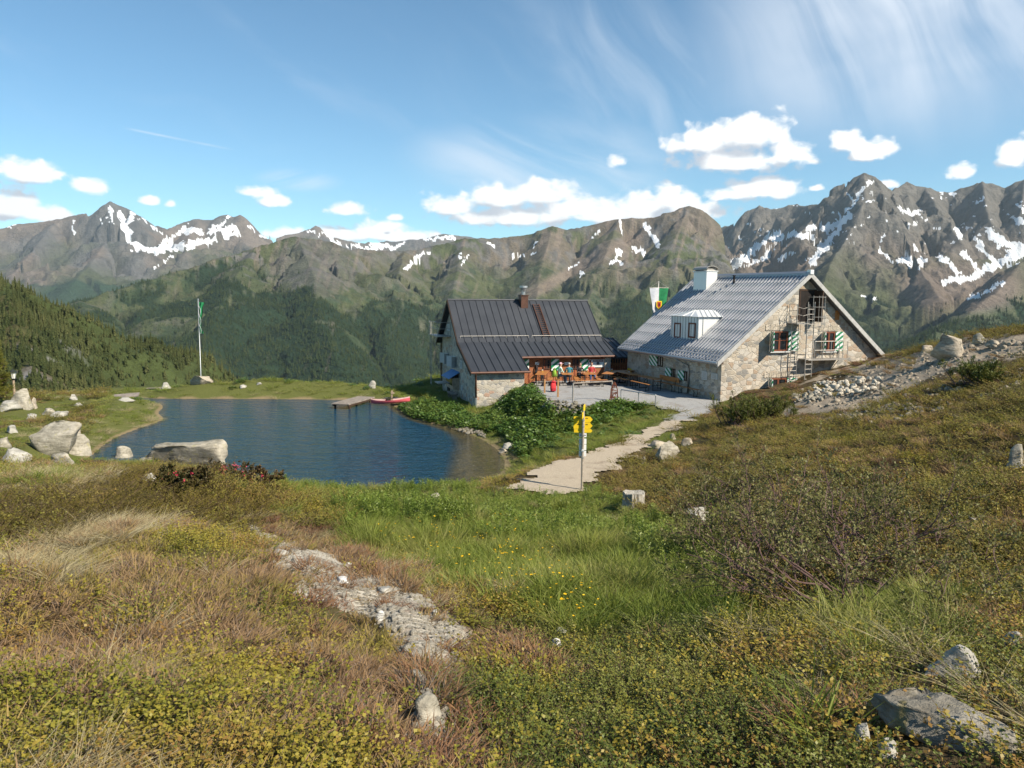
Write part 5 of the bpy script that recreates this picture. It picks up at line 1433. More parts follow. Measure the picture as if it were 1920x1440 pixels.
def banner():
    y = 55.0
    top = P(1235, 527, y); base = P(1235, 640, y)
    t = empty('banner_pole', (top.x, y, TER), .2, 'vertical white and green banner with crest behind the silver-roofed hut', 'banner')
    h = top.z - TER; k = y / F
    mb = MB(); mb.tube([(0, 0, -.3), (0, 0, h)], .05, 10, .035); po = mb.build('pole', plain('pale_wood_pole', (.50, .47, .42), .15, 5, .5), t, smooth=True)
    zc = h - 12.5 * k; hw = 19 * k
    mb = MB(); mb.tube([(-hw, -.12, zc), (hw, -.12, zc)], .018, 6); mb.tube([(-hw, -.12, zc), (0, -.06, h - .04)], .007, 5); mb.tube([(hw, -.12, zc), (0, -.06, h - .04)], .007, 5); mb.build('crossbar', M_oldsteel, po)
    Lb = 70 * k
    def half(s0, s1):
        def fn(u, v):
            x = (s0 + (s1 - s0) * u) * hw * (1 - .58 * v)
            return (x + .05 * v * math.sin(v * 5), -.13 + .07 * math.sin(x * 8 + v * 5) * (.3 + v), zc - v * Lb)
        return fn
    mb = MB(); cloth(mb, half(-.97, 0.0), 8, 30); cl_ = mb.build('banner', M_wcloth, t, smooth=True); cl_['label'] = 'white half of the banner'
    mb = MB(); cloth(mb, half(0.0, .97), 8, 30); cg = mb.build('banner', M_green, t, smooth=True); cg['label'] = 'green half of the banner'
    # crest: red field with yellow edge
    def crest(w_, z0, z1, yo): return [(-w_, yo, z1), (w_, yo, z1), (w_, yo, z0 + (z1 - z0) * .35), (0, yo, z0), (-w_, yo, z0 + (z1 - z0) * .35)]
    mb = MB(); mb.prism(crest(.20, zc - 1.52, zc - .92, -.21), (0, -.008, 0), (0, .008, 0)); cr_ = mb.build('crest', M_ylw, t)
    mb = MB(); mb.prism(crest(.13, zc - 1.42, zc - .98, -.222), (0, -.008, 0), (0, .002, 0)); mb.build('crest_field', plain('crest_red', (.42, .05, .03), .15, 8), cr_)
    mb = MB(); mb.box(-.05, .05, -.236, -.2305, zc - 1.28, zc - 1.08); mb.build('crest_charge', M_dark, cr_)
banner()
def lantern():
    p = ground(28, 755, 30); p = Vector((p.x, p.y, p.z))
    t = empty('lantern_post', p, 0, 'old iron lantern on a wooden post at the far left', 'lamp post')
    h = P(27, 712, p.y).z - p.z; hh_ = P(27, 692, p.y).z - p.z
    mb = MB(); mb.tube([(0, 0, -.4), (.0, 0, h)], .075, 8, .06); mb.build('post', M_board, t)
    q = hh_ - h
    mb = MB(); mb.tube([(0, 0, h), (0, 0, h + q * .12)], .10, 6, .14); mb.tube([(0, 0, h + q * .68), (0, 0, h + q * .98)], .24, 6, .03); mb.tube([(0, 0, h + q * .95), (0, 0, h + q * 1.06)], .025, 6)
    for i in range(6):
        a = i * math.pi / 3; mb.tube([(.12 * math.cos(a), .12 * math.sin(a), h + q * .1), (.18 * math.cos(a), .18 * math.sin(a), h + q * .7)], .012, 4)
    la = mb.build('lamp_head', M_blacksteel, t)
    mb = MB(); mb.tube([(0, 0, h + q * .12), (0, 0, h + q * .68)], .115, 6, .17); mb.build('pane', plain('lantern_glass', (.80, .78, .70), .08, 5, .15, 0, .6), la)
lantern()

# ================================================================== jetty, kayak, stake, planks
M_jetty = plain('weathered_planks', (.24, .20, .165), .35, 5, .85)
def jetty():
    a, b_, c, d = (G(632, 754, 0), G(668, 747, 0), G(692, 747, 0), G(646, 760, 0))
    u = (c - d); L_ = u.length; ang = math.atan2(u.y, u.x)
    t = empty('jetty', ((a.x + d.x) / 2, (a.y + d.y) / 2, LAKE), ang, 'small grey plank jetty reaching into the lake from the far bank', 'jetty')
    W_ = 1.25
    mb = MB(); n = 6
    for i in range(n): mb.box(-.1, L_ + .2, -W_/2 + i * W_ / n + .008, -W_/2 + (i + 1) * W_ / n - .008, .30, .36)
    mb.build('deck', M_jetty, t)
    mb = MB()
    for y in (-W_/2 + .1, W_/2 - .1): mb.box(-.02, L_ + .1, y - .05, y + .05, .18, .297)
    mb.build('beam', M_dkwood, t)
    mb = MB()
    for x in (.2, L_ - .3):
        for y in (-W_/2 + .12, W_/2 - .12): mb.tube([(x, y, -.5), (x, y, .18)], .07, 7)
    mb.build('pile', M_dkwood, t)
jetty()
M_kay = plain('faded_red_kayak', (.60, .11, .13), .12, 3, .35, 0, .5)
M_kay2 = plain('pale_kayak_deck', (.52, .33, .29), .2, 4, .6)
def kayak():
    a, b_ = G(697, 757, LAKE + .1), G(768, 741, .35)
    u = b_ - a; L_ = min(4.4, u.length); ang = math.atan2(u.y, u.x)
    mid = a + u * .5
    t = empty('kayak', (mid.x, mid.y, (LAKE + .16 + .12)), ang, 'red kayak drawn up on the bank beside the jetty', 'kayak')
    t.rotation_euler = (0, -.07, ang)
    n = 26; k = 12
    def sec(f):
        w_ = .36 * max(0.02, math.sin(math.pi * min(1, max(0, f))) ** .75); h_ = .10 + .09 * abs(2 * f - 1) ** 2.4
        return w_, h_
    v = []; fs = []
    for i in range(n + 1):
        f = i / n; w_, h_ = sec(f)
        for j in range(k + 1):
            q = math.pi * j / k
            v.append(((f - .5) * L_, w_ * math.cos(q), h_ - (h_ + .14) * math.sin(q) ** .7 * (1 - .2 * abs(2 * f - 1) ** 3)))
    for i in range(n):
        for j in range(k): fs.append((i * (k + 1) + j, i * (k + 1) + j + 1, (i + 1) * (k + 1) + j + 1, (i + 1) * (k + 1) + j))
    mb = MB(); mb.add(v, fs); mb.build('hull', M_kay, t, smooth=True)
    mb = MB(); v = []; fs = []
    for i in range(n + 1):
        f = i / n; w_, h_ = sec(f)
        for j in range(5):
            s_ = -1 + j / 2; v.append(((f - .5) * L_, w_ * s_ * .97, h_ + .07 * (1 - s_ * s_)))
    for i in range(n):
        if 10 <= i <= 14: continue
        for j in range(4): fs.append((i * 5 + j, i * 5 + j + 1, (i + 1) * 5 + j + 1, (i + 1) * 5 + j))
    mb.add(v, fs); mb.build('deck', M_kay2, t, smooth=True)
    mb = MB(); mb.tube([(-.42 + .45 + .45 * math.cos(q), .24 * math.sin(q), .23) for q in np.linspace(0, 6.283, 18)], .025, 6); cr_ = mb.build('cockpit_rim', M_blacksteel, t)
    mb = MB(); mb.box(-.2, .25, -.17, .17, -.05, .0); mb.box(-.25, -.2, -.17, .17, -.05, .18); mb.build('seat', M_blacksteel, t)
kayak()
p = G(734, 751, -.05)
mb = MB(); mb.bar((0, 0, -.3), (.04, 0, 19 / F * p.y), .11, .09); mb.bar((-.02, -.07, 14 / F * p.y), (.2, -.07, 15 / F * p.y), .02, .12)
o = mb.build('mooring_stake', M_board); o.location = p; tag(o, 'wooden stake standing in front of the red kayak', 'stake')
p = G(237, 745, .05)
mb = MB()
for i in range(3): mb.box(-.75, .75, -.5 + i * .34, -.17 + i * .34, .0 + .0, .05)
mb.box(-.6, -.5, -.5, .5, -.3, -.003); mb.box(.5, .6, -.5, .5, -.3, -.003)
o = mb.build('plank_landing', M_jetty); o.location = p + Vector((0, 0, .1)); o.rotation_euler = (.10, -.06, .35); tag(o, 'low grey plank landing at the far left lake inlet', 'landing')
p = ground(288, 731, 45); mb = MB(); mb.bar((-.5, 0, .1), (.55, .1, .16), .12, .05); mb.bar((-.4, .3, -.05), (-.4, .3, .12), .08, .08); mb.bar((.45, .0, -.05), (.45, .0, .14), .08, .08)
o = mb.build('plank_bench', M_jetty); o.location = p; tag(o, 'small grey plank seat left of the flagpole rock', 'bench')
# bench against the shaded gable
a = l1(848, 748, GX0 - .5); w0 = H1.w(a[0], a[1], .0)
mb = MB(); mb.box(-.2, .2, -.9, .9, .42, .48)
for y in (-.7, .7): mb.box(-.15, .15, y - .04, y + .04, -.1, .42)
o = mb.build('wall_bench', M_jetty); o.location = (w0.x, w0.y, h1(w0.x, w0.y)); o.rotation_euler = (0, 0, H1.yaw); tag(o, 'grey wooden bench against the shaded gable of the lakeside hut', 'bench')

# ================================================================== terrace furniture
def beer_table():
    t = empty('beer_table', (0, 0, 0), 0, 'x', 'table', 'orange beer tables on the terrace')
    mb = MB()
    for y in (-.17, .17): mb.box(-1.1, 1.1, y - .165, y + .165, .745, .77)
    mb.build('table_top', M_brick, t, .006)
    for x in (-.8, .8):
        mb = MB(); 
        mb.bar((x, -.26, 0), (x, -.26, .745), .03, .03); mb.bar((x, .26, 0), (x, .26, .745), .03, .03); mb.bar((x, -.26, .05), (x, .26, .05), .03, .03); mb.bar((x, -.25, .35), (x, .25, .35), .03, .03); mb.bar((x, 0, .35), (x * .45, 0, .73), .025, .025)
        mb.build('leg', M_blacksteel, t)
    return t
def beer_bench(back=False):
    t = empty('beer_bench', (0, 0, 0), 0, 'x', 'bench', 'orange beer benches on the terrace')
    mb = MB(); mb.box(-1.1, 1.1, -.125, .125, .445, .47); mb.build('seat', M_brick, t, .006)
    for x in (-.8, .8):
        mb = MB(); mb.bar((x, -.11, 0), (x, -.11, .445), .025, .025); mb.bar((x, .11, 0), (x, .11, .445), .025, .025); mb.bar((x, -.11, .06), (x, .11, .06), .025, .025); mb.bar((x, 0, .2), (x * .5, 0, .43), .02, .02)
        if back: mb.bar((x, .13, .45), (x, .22, .86), .03, .03)
        mb.build('leg', M_blacksteel, t)
    if back:
        mb = MB(); mb.box(-1.1, 1.1, .185, .21, .58, .86); mb.build('backrest', M_brick, t, .006)
    return t
T0, B0, BB0 = beer_table(), beer_bench(), beer_bench(True)
used = set()
def put(src, p, yaw, label, group=None):
    o = src if src.name not in used else copy_tree(src)
    used.add(src.name)
    o.location = p; o.rotation_euler = (0, 0, yaw); o['label'] = label
    if group: o['group'] = group
    return o
def tp(a, b_): 
    p = H1.w(a, b_, 0); return Vector((p.x, p.y, TER + .035))
# (local x along the front, depth b, yaw off the front)
tabs = [(4.75, .45, 1.15, 'first terrace table, nearest the annex corner'), (6.35, .2, 1.25, 'terrace table between the teal-shirted and pink-capped guests'),
        (7.75, .05, 1.30, 'terrace table beside the dark-clothed guests'), (9.25, -.05, .95, 'terrace table in front of the white house sign'), (10.9, .9, .25, 'terrace table in front of the timber gallery')]
for i, (a, b_, yw, lb) in enumerate(tabs):
    y = yw + H1.yaw
    put(T0, tp(a, b_), y, lb)
    d = Vector((-math.sin(y), math.cos(y), 0)) * .58
    put(B0, tp(a, b_) + d, y, 'bench on the left side of the ' + lb.replace('first terrace', 'terrace'), 'orange beer benches on the terrace')
    put(B0, tp(a, b_) - d, y, 'bench on the right side of the ' + lb.replace('first terrace', 'terrace'), 'orange beer benches on the terrace')
put(B0, tp(7.3, -1.55), H1.yaw + .02, 'front bench lying parallel to the terrace edge')
# shaded row against the side of the silver-roofed hut
def sp_(off, y): 
    p = H2.w(wx0 - off, y, 0); return Vector((p.x, p.y, TER + .035))
yaw2 = H2.yaw + math.pi/2
ys_ = [H2.hit(px, 725, 0, wx0 - .9)[1] for px in (1185, 1207)]
put(T0, sp_(1.25, 8.6), yaw2, 'shaded table against the far end of the silver-roofed hut', 'shaded tables beside the silver-roofed hut')
put(T0, sp_(1.2, 5.9), yaw2, 'shaded table nearer the camera beside the silver-roofed hut', 'shaded tables beside the silver-roofed hut')
put(B0, sp_(1.85, 8.6), yaw2, 'outer bench of the far shaded table', 'benches beside the silver-roofed hut')
put(B0, sp_(1.85, 5.9), yaw2, 'outer bench of the near shaded table', 'benches beside the silver-roofed hut')
put(BB0, sp_(.42, 5.3), yaw2 + math.pi, 'bench with orange backrest against the shaded hut wall', 'benches beside the silver-roofed hut')
put(B0, sp_(.45, 2.9), yaw2, 'plain bench below the two small shuttered windows', 'benches beside the silver-roofed hut')
# glasses and bottles on the tables
M_glassy = plain('beer_glass', (.55, .33, .07), .2, 8, .1, 0, .6)
def drink(p, label):
    t = empty('beer_glass', p, 0, label, 'glass', 'drinks on the terrace tables')
    mb = MB(); mb.tube([(0, 0, 0), (0, 0, .13)], .032, 10, .038); mb.build('glass', M_glassy, t)
    mb = MB(); mb.tube([(0, 0, .13), (0, 0, .16)], .038, 10); mb.build('foam', M_white, t)
for i, (a, b_, dx, lb) in enumerate(((4.75, .45, .4, 'beer glass on the table nearest the annex'), (6.35, .2, .5, 'beer glass on the table by the pink-capped guest'), (7.75, .05, .2, 'beer glass on the table of the dark-clothed guests'), (9.25, -.05, .6, 'beer glass on the table below the house sign'))):
    y = tabs[i][2] + H1.yaw
    drink(tp(a, b_) + Vector((math.cos(y) * dx, math.sin(y) * dx, .772)), lb)

# ---- railing posts, rail, sculpture, handrail
def tz(px, py): p = G(px, py, TER); return p
M_postw = plain('orange_brown_post', (.42, .22, .09), .2, 5, .7)
for px, y0, y1, lb in ((1021, 738, 711, 'wooden post at the terrace edge beside the red backpack'), (1046, 746, 713, 'wooden post in front of the red backpack')):
    p = tz(px, y0); h = (y0 - y1) / F * p.y
    mb = MB(); mb.bar((0, 0, -.2), (0, 0, h), .10, .10); t = mb.build('fence_post', M_postw, bevel=.008); t.location = p; tag(t, lb, 'post', 'wooden posts on the terrace edge')
pa, pb, pc = tz(1074, 757), tz(1147, 752), tz(1021, 740)
t = empty('terrace_railing', pa, 0, 'weathered single-rail railing along the terrace edge', 'railing')
ha = 39 / F * pa.y
mb = MB(); mb.tube([(0, 0, -.3), (0, 0, ha)], .045, 8); mb.build('post', M_oldsteel, t)
d = pb - pa; mb = MB(); mb.tube([(d.x, d.y, -.3), (d.x, d.y, ha)], .04, 8); mb.build('post', M_oldsteel, t)
mb = MB(); mb.tube([(0, 0, ha), (d.x, d.y, ha)], .04, 8); mb.build('rail', M_jetty, t)
p = tz(1147, 752)
t = empty('rusty_sculpture', p + Vector((.1, -.15, 0)), .2, 'rust-brown pointed openwork metal sculpture at the terrace edge', 'sculpture')
hs = 37 / F * p.y
M_rust = plain('rusted_iron', (.13, .042, .022), .4, 9, .9)
mb = MB(); outl = []
def prof(f): return .23 * (1 - f ** 2.6) * (.92 + .08 * math.cos(f * 9)) + .012
NN = 10
for s_ in (-1, 1): mb.tube([(s_ * prof(f), 0, f * hs) for f in np.linspace(0, 1, 14)], .028, 6)
mb.build('rim', M_rust, t)
mb = MB()
rg_ = random.Random(4)
for i in range(26):
    f = rg_.uniform(.02, .85); g = f + rg_.uniform(.05, .14); a = rg_.uniform(-1, 1) * prof(f) * .95; b_ = rg_.uniform(-1, 1) * prof(min(1, g)) * .95
    mb.bar((a, rg_.uniform(-.012, .012), f * hs), (b_, rg_.uniform(-.012, .012), min(.99, g) * hs), .055, .02)
for i in range(12):
    f = i / 12; mb.bar((-prof(f), 0, f * hs + .03), (prof(f), 0, f * hs + .05 * (-1) ** i + .03), .05, .018)
mb.build('openwork', M_rust, t)
p0, p1, p2 = tz(1164, 752), tz(1197, 758), tz(1229, 763)
t = empty('handrail', p0, 0, 'galvanised tube handrail beside the gravel path', 'handrail')
hh_ = 22 / F * p0.y
for q in (p0, p1, p2):
    d = q - p0; mb = MB(); mb.tube([(d.x, d.y, -.3), (d.x, d.y, hh_ - .02)], .03, 8); mb.build('post', M_galv, t)
d1, d2 = p1 - p0, p2 - p0
mb = MB(); mb.tube([(0, 0, hh_ - .05), (.0, 0, hh_), (d1.x, d1.y, hh_), (d2.x, d2.y, hh_), (d2.x, d2.y, hh_ - .05)], .032, 8); mb.build('rail', M_galv, t)

# ================================================================== people
def skin_chain(nodes, edges, name):
    """nodes: {name: (pos, radius)}; returns evaluated mesh"""
    me = bpy.data.meshes.new(name); ks = list(nodes)
    me.from_pydata([nodes[k][0] for k in ks], [(ks.index(a), ks.index(b)) for a, b in edges], [])
    o = bpy.data.objects.new(name, me); COL.objects.link(o)
    md = o.modifiers.new('s', 'SKIN'); md.use_smooth_shade = True
    for i, k in enumerate(ks):
        r = nodes[k][1]; r = r if isinstance(r, tuple) else (r, r)
        me.skin_vertices[0].data[i].radius = r; me.skin_vertices[0].data[i].use_root = (i == 0)
    sb = o.modifiers.new('u', 'SUBSURF'); sb.levels = 1; sb.render_levels = 1
    dg = bpy.context.evaluated_depsgraph_get(); ev = o.evaluated_get(dg)
    r_ = bpy.data.meshes.new_from_object(ev)
    bpy.data.objects.remove(o)
    return r_
def person(loc, yaw, label, shirt, pants, hair, lean=.12, sit=True, armf=(.34, .34), armz=(.78, .78), cap=None, bare_legs=False, sleeve=True, shoe=(.05, .045, .04), turn=0.0, skinc=(.52, .30, .21), seat_h=.47):
    """seated (or standing) figure, hips at the origin; faces local -y"""
    hz_ = seat_h + .09 if sit else .92
    N, E = {}, []
    def n(k, p, r): N[k] = (p, r)
    sh = (0, -.50 * math.sin(lean), hz_ + .50 * math.cos(lean))
    n('pel', (0, 0, hz_), (.145, .115)); n('bel', (0, -.17 * math.sin(lean), hz_ + .17), (.135, .105)); n('che', (0, -.36 * math.sin(lean), hz_ + .36), (.155, .115)); n('shd', sh, (.12, .085))
    n('nec', (0, sh[1] - .02, sh[2] + .08), .052); 
    hx = math.sin(turn) * .03
    n('hd0', (hx, sh[1] - .045, sh[2] + .15), (.066, .078)); n('hd1', (hx * 1.4, sh[1] - .045, sh[2] + .235), (.078, .095)); n('hd2', (hx * 1.4, sh[1] - .03, sh[2] + .30), (.055, .066))
    E += [('pel', 'bel'), ('bel', 'che'), ('che', 'shd'), ('shd', 'nec'), ('nec', 'hd0'), ('hd0', 'hd1'), ('hd1', 'hd2')]
    for i, s_ in enumerate((-1, 1)):
        if sit:
            n('hip%d' % i, (s_ * .10, -.06, hz_ - .01), .092); n('kne%d' % i, (s_ * .14, -.46, hz_ + .01), .062); n('cal%d' % i, (s_ * .14, -.46, hz_ - .22), .056); n('ank%d' % i, (s_ * .15, -.45 - .05, .09), .040); n('toe%d' % i, (s_ * .16, -.66, .04), .036)
        else:
            n('hip%d' % i, (s_ * .10, 0, hz_ - .08), .092); n('kne%d' % i, (s_ * .115, -.03, .49), .062); n('cal%d' % i, (s_ * .12, 0, .32), .056); n('ank%d' % i, (s_ * .12, .03, .09), .040); n('toe%d' % i, (s_ * .13, -.15, .04), .036)
        E += [('pel', 'hip%d' % i), ('hip%d' % i, 'kne%d' % i), ('kne%d' % i, 'cal%d' % i), ('cal%d' % i, 'ank%d' % i), ('ank%d' % i, 'toe%d' % i)]
        a0 = (s_ * .185, sh[1], sh[2] - .02); ez = sh[2] - .27
        hd = (s_ * (.12), sh[1] - armf[i], hz_ - .56 + armz[i] - .0)
        el = (s_ * .25, sh[1] - armf[i] * .28, ez)
        wr = tuple(el[k] * .12 + hd[k] * .88 for k in range(3))
        n('arm%d' % i, a0, .056); n('elb%d' % i, el, .041); n('wri%d' % i, wr, (.026, .03)); n('pal%d' % i, hd, (.036, .018))
        E += [('shd', 'arm%d' % i), ('arm%d' % i, 'elb%d' % i), ('elb%d' % i, 'wri%d' % i), ('wri%d' % i, 'pal%d' % i)]
        d = Vector(hd) - Vector(wr); d = d.normalized() if d.length > 1e-4 else Vector((0, -1, 0))
        sd_ = Vector((1, 0, 0)); 
        for f in range(4):
            o_ = sd_ * (-.028 + .019 * f); ll = (.065, .075, .07, .055)[f]
            b0 = Vector(hd) + d * .03 + o_; b1 = b0 + d * ll * .55 + Vector((0, 0, -.008)); b2 = b1 + d * ll * .4 + Vector((0, 0, -.024))
            n('f%d%da' % (i, f), tuple(b0), .0095); n('f%d%db' % (i, f), tuple(b1), .009); n('f%d%dc' % (i, f), tuple(b2), .0075)
            E += [('pal%d' % i, 'f%d%da' % (i, f)), ('f%d%da' % (i, f), 'f%d%db' % (i, f)), ('f%d%db' % (i, f), 'f%d%dc' % (i, f))]
        b0 = Vector(hd) - sd_ * s_ * .035; b1 = b0 + d * .03 - sd_ * s_ * .022; b2 = b1 + d * .03
        n('t%da' % i, tuple(b0), .011); n('t%db' % i, tuple(b1), .0105); n('t%dc' % i, tuple(b2), .009)
        E += [('pal%d' % i, 't%da' % i), ('t%da' % i, 't%db' % i), ('t%db' % i, 't%dc' % i)]
    me = skin_chain(N, E, 'person')
    ms = [plain('skin', skinc, .08, 20, .5), plain('shirt_cloth', shirt, .15, 9, .85), plain('trouser_cloth', pants, .15, 9, .85), plain('shoe_leather', shoe, .15, 9, .7)]
    for q in ms: me.materials.append(q)
    # nose, eyes, mouth and ears pressed out of the head surface
    fc = Vector((hx * 1.4, sh[1] - .045, sh[2] + .225))
    for v in me.vertices:
        r_ = v.co - fc
        if r_.y < -.05 and abs(r_.x) < .022 and -.03 < r_.z < .02: v.co.y -= .022
        if abs(abs(r_.x) - .075) < .02 and abs(r_.y) < .03 and abs(r_.z) < .03: v.co.x += .018 * (1 if r_.x > 0 else -1)
    cls = {}
    def c_of(a, b):
        ks = (a, b)
        if any(k.startswith(('toe',)) for k in ks): return 3
        if any(k[0] in 'ft' and k[1].isdigit() for k in ks) or any(k.startswith(('pal', 'nec', 'hd')) for k in ks): return 0
        if any(k.startswith('wri') for k in ks): return 0 if not sleeve else 1
        if any(k.startswith(('cal', 'ank')) for k in ks): return 0 if bare_legs else 2
        if any(k.startswith(('hip', 'kne')) for k in ks) or ks == ('pel', 'bel'): return 2 if ks != ('pel', 'bel') else 1
        return 1
    segs = [(Vector(N[a][0]), Vector(N[b][0]), c_of(a, b), max(N[a][1] if not isinstance(N[a][1], tuple) else max(N[a][1]), .01)) for a, b in E]
    for pl_ in me.polygons:
        c = pl_.center; best = (9, 1)
        for a, b, k, r_ in segs:
            ab = b - a; t_ = max(0, min(1, (c - a).dot(ab) / max(ab.length_squared, 1e-9))); d = (c - a - ab * t_).length / r_
            if d < best[0]: best = (d, k)
        pl_.material_index = best[1]
        pl_.use_smooth = True
    o = bpy.data.objects.new('person', me); COL.objects.link(o); o.location = loc; o.rotation_euler = (0, 0, yaw)
    tag(o, label, 'person', 'guests on the terrace')
    # hair or cap
    bm = bmesh.new(); bmesh.ops.create_icosphere(bm, subdivisions=3, radius=1)
    c = Vector((hx * 1.4, sh[1] - .022, sh[2] + .262))
    bm.verts.ensure_lookup_table()
    dl = [v for v in bm.verts if v.co.z < -.25 + .55 * (v.co.y < -.2) or (v.co.y < -.55 and v.co.z < .45)]
    bmesh.ops.delete(bm, geom=dl, context='VERTS')
    for v in bm.verts: v.co = Vector((v.co.x * .089, v.co.y * .108, v.co.z * .094)) + c
    hm_ = bpy.data.meshes.new('hair'); bm.to_mesh(hm_); bm.free()
    hm_.materials.append(plain('hair_colour', hair if cap is None else cap, .2, 30, .8)); hm_.polygons.foreach_set('use_smooth', [True] * len(hm_.polygons))
    h_ = bpy.data.objects.new('cap' if cap else 'hair', hm_); COL.objects.link(h_); h_.parent = o
    if cap:
        mb = MB(); mb.box(c.x - .06, c.x + .06, c.y - .19, c.y - .08, c.z + .01, c.z + .022); mb.build('cap_peak', hm_.materials[0], h_, .005)
    # eyes and mouth
    mb = MB()
    for s_ in (-1, 1): mb.box(fc.x + s_ * .03 - .010, fc.x + s_ * .03 + .010, fc.y - .097, fc.y - .080, fc.z + .018, fc.z + .027)
    mb.box(fc.x - .018, fc.x + .018, fc.y - .09, fc.y - .074, fc.z - .052, fc.z - .045)
    mb.build('face_features', M_dark, o)
    return o
def pp(px, py, dz=0.0):
    """terrace point under a pixel of the floor"""
    p = G(px, py, TER); return Vector((p.x, p.y, TER + .035 + dz))
person(pp(1047, 721), 1.9, 'guest in pale shirt, blue jeans and pink cap sitting sideways', (.50, .62, .55), (.13, .20, .30), (.3, .2, .1), cap=(.72, .42, .50), lean=.22)
person(pp(1067, 722), 3.3, 'grey-haired guest in teal shirt seen from behind', (.035, .17, .21), (.05, .055, .07), (.42, .40, .37), lean=.10, sleeve=False)
person(pp(1085, 720), .45, 'guest in black t-shirt and shorts facing the camera', (.025, .025, .03), (.03, .03, .035), (.06, .035, .02), bare_legs=True, lean=.25, sleeve=False)
person(pp(1108, 720), .15, 'guest in red top and blue trousers sitting in front of the house sign', (.42, .055, .06), (.05, .10, .22), (.16, .07, .03), lean=.10)
person(pp(1004, 716), 1.2, 'guest in dark jacket sitting in the shade at the annex corner', (.035, .025, .025), (.03, .03, .035), (.05, .03, .02), lean=.2)
person(pp(1077, 712), .3, 'guest in dark red jumper behind the teal-shirted guest', (.16, .03, .025), (.04, .04, .05), (.10, .05, .03), lean=.15)
person(pp(1098, 712), -.4, 'guest in brown jacket behind the table by the house sign', (.12, .06, .035), (.04, .04, .05), (.05, .03, .02), lean=.2)
def backpack(p, yaw, label, c, c2, s_=1.0):
    t = empty('backpack', p, yaw, label, 'backpack')
    bm = bmesh.new(); bmesh.ops.create_cube(bm, size=1); bmesh.ops.subdivide_edges(bm, edges=bm.edges, cuts=4, use_grid_fill=True)
    for v in bm.verts:
        x, y, z = v.co * 2; k = (1 - .18 * (abs(x) ** 3 + abs(y) ** 3 + abs(z) ** 3) / 1.5)
        v.co = Vector((x * .19 * k * s_, y * .14 * k * s_ * (1.1 - .25 * z), (z * k + 1) * .29 * s_))
    me = bpy.data.meshes.new('bag'); bm.to_mesh(me); bm.free(); me.materials.append(plain('pack_cloth', c, .2, 10, .7)); me.polygons.foreach_set('use_smooth', [True] * len(me.polygons))
    b_ = bpy.data.objects.new('bag', me); COL.objects.link(b_); b_.parent = t
    mb = MB(); mb.box(-.13 * s_, .13 * s_, -.20 * s_, -.13 * s_, .06 * s_, .26 * s_); mb.build('front_pocket', plain('pack_pocket', c2, .2, 10, .7), t, .03)
    for sx in (-.09, .09):
        mb = MB(); mb.tube([(sx * s_, .10 * s_, .5 * s_), (sx * s_, .2 * s_, .42 * s_), (sx * s_, .2 * s_, .2 * s_), (sx * s_, .12 * s_, .08 * s_)], .018, 6); mb.build('strap', M_blacksteel, t)
    mb = MB(); mb.tube([(-.14 * s_, 0, .56 * s_), (0, -.02 * s_, .63 * s_), (.14 * s_, 0, .56 * s_)], .07 * s_, 8); mb.build('lid', plain('pack_lid', c2, .2, 10, .7), t, smooth=True)
backpack(pp(1037, 736), .2, 'red hiking backpack standing between the wooden posts', (.55, .03, .035), (.38, .02, .03), 1.0)
backpack(pp(1039, 722) + Vector((0, 0, .46)), 1.2, 'green hiking backpack on the bench beside the pink-capped guest', (.22, .36, .04), (.12, .2, .03), .9)
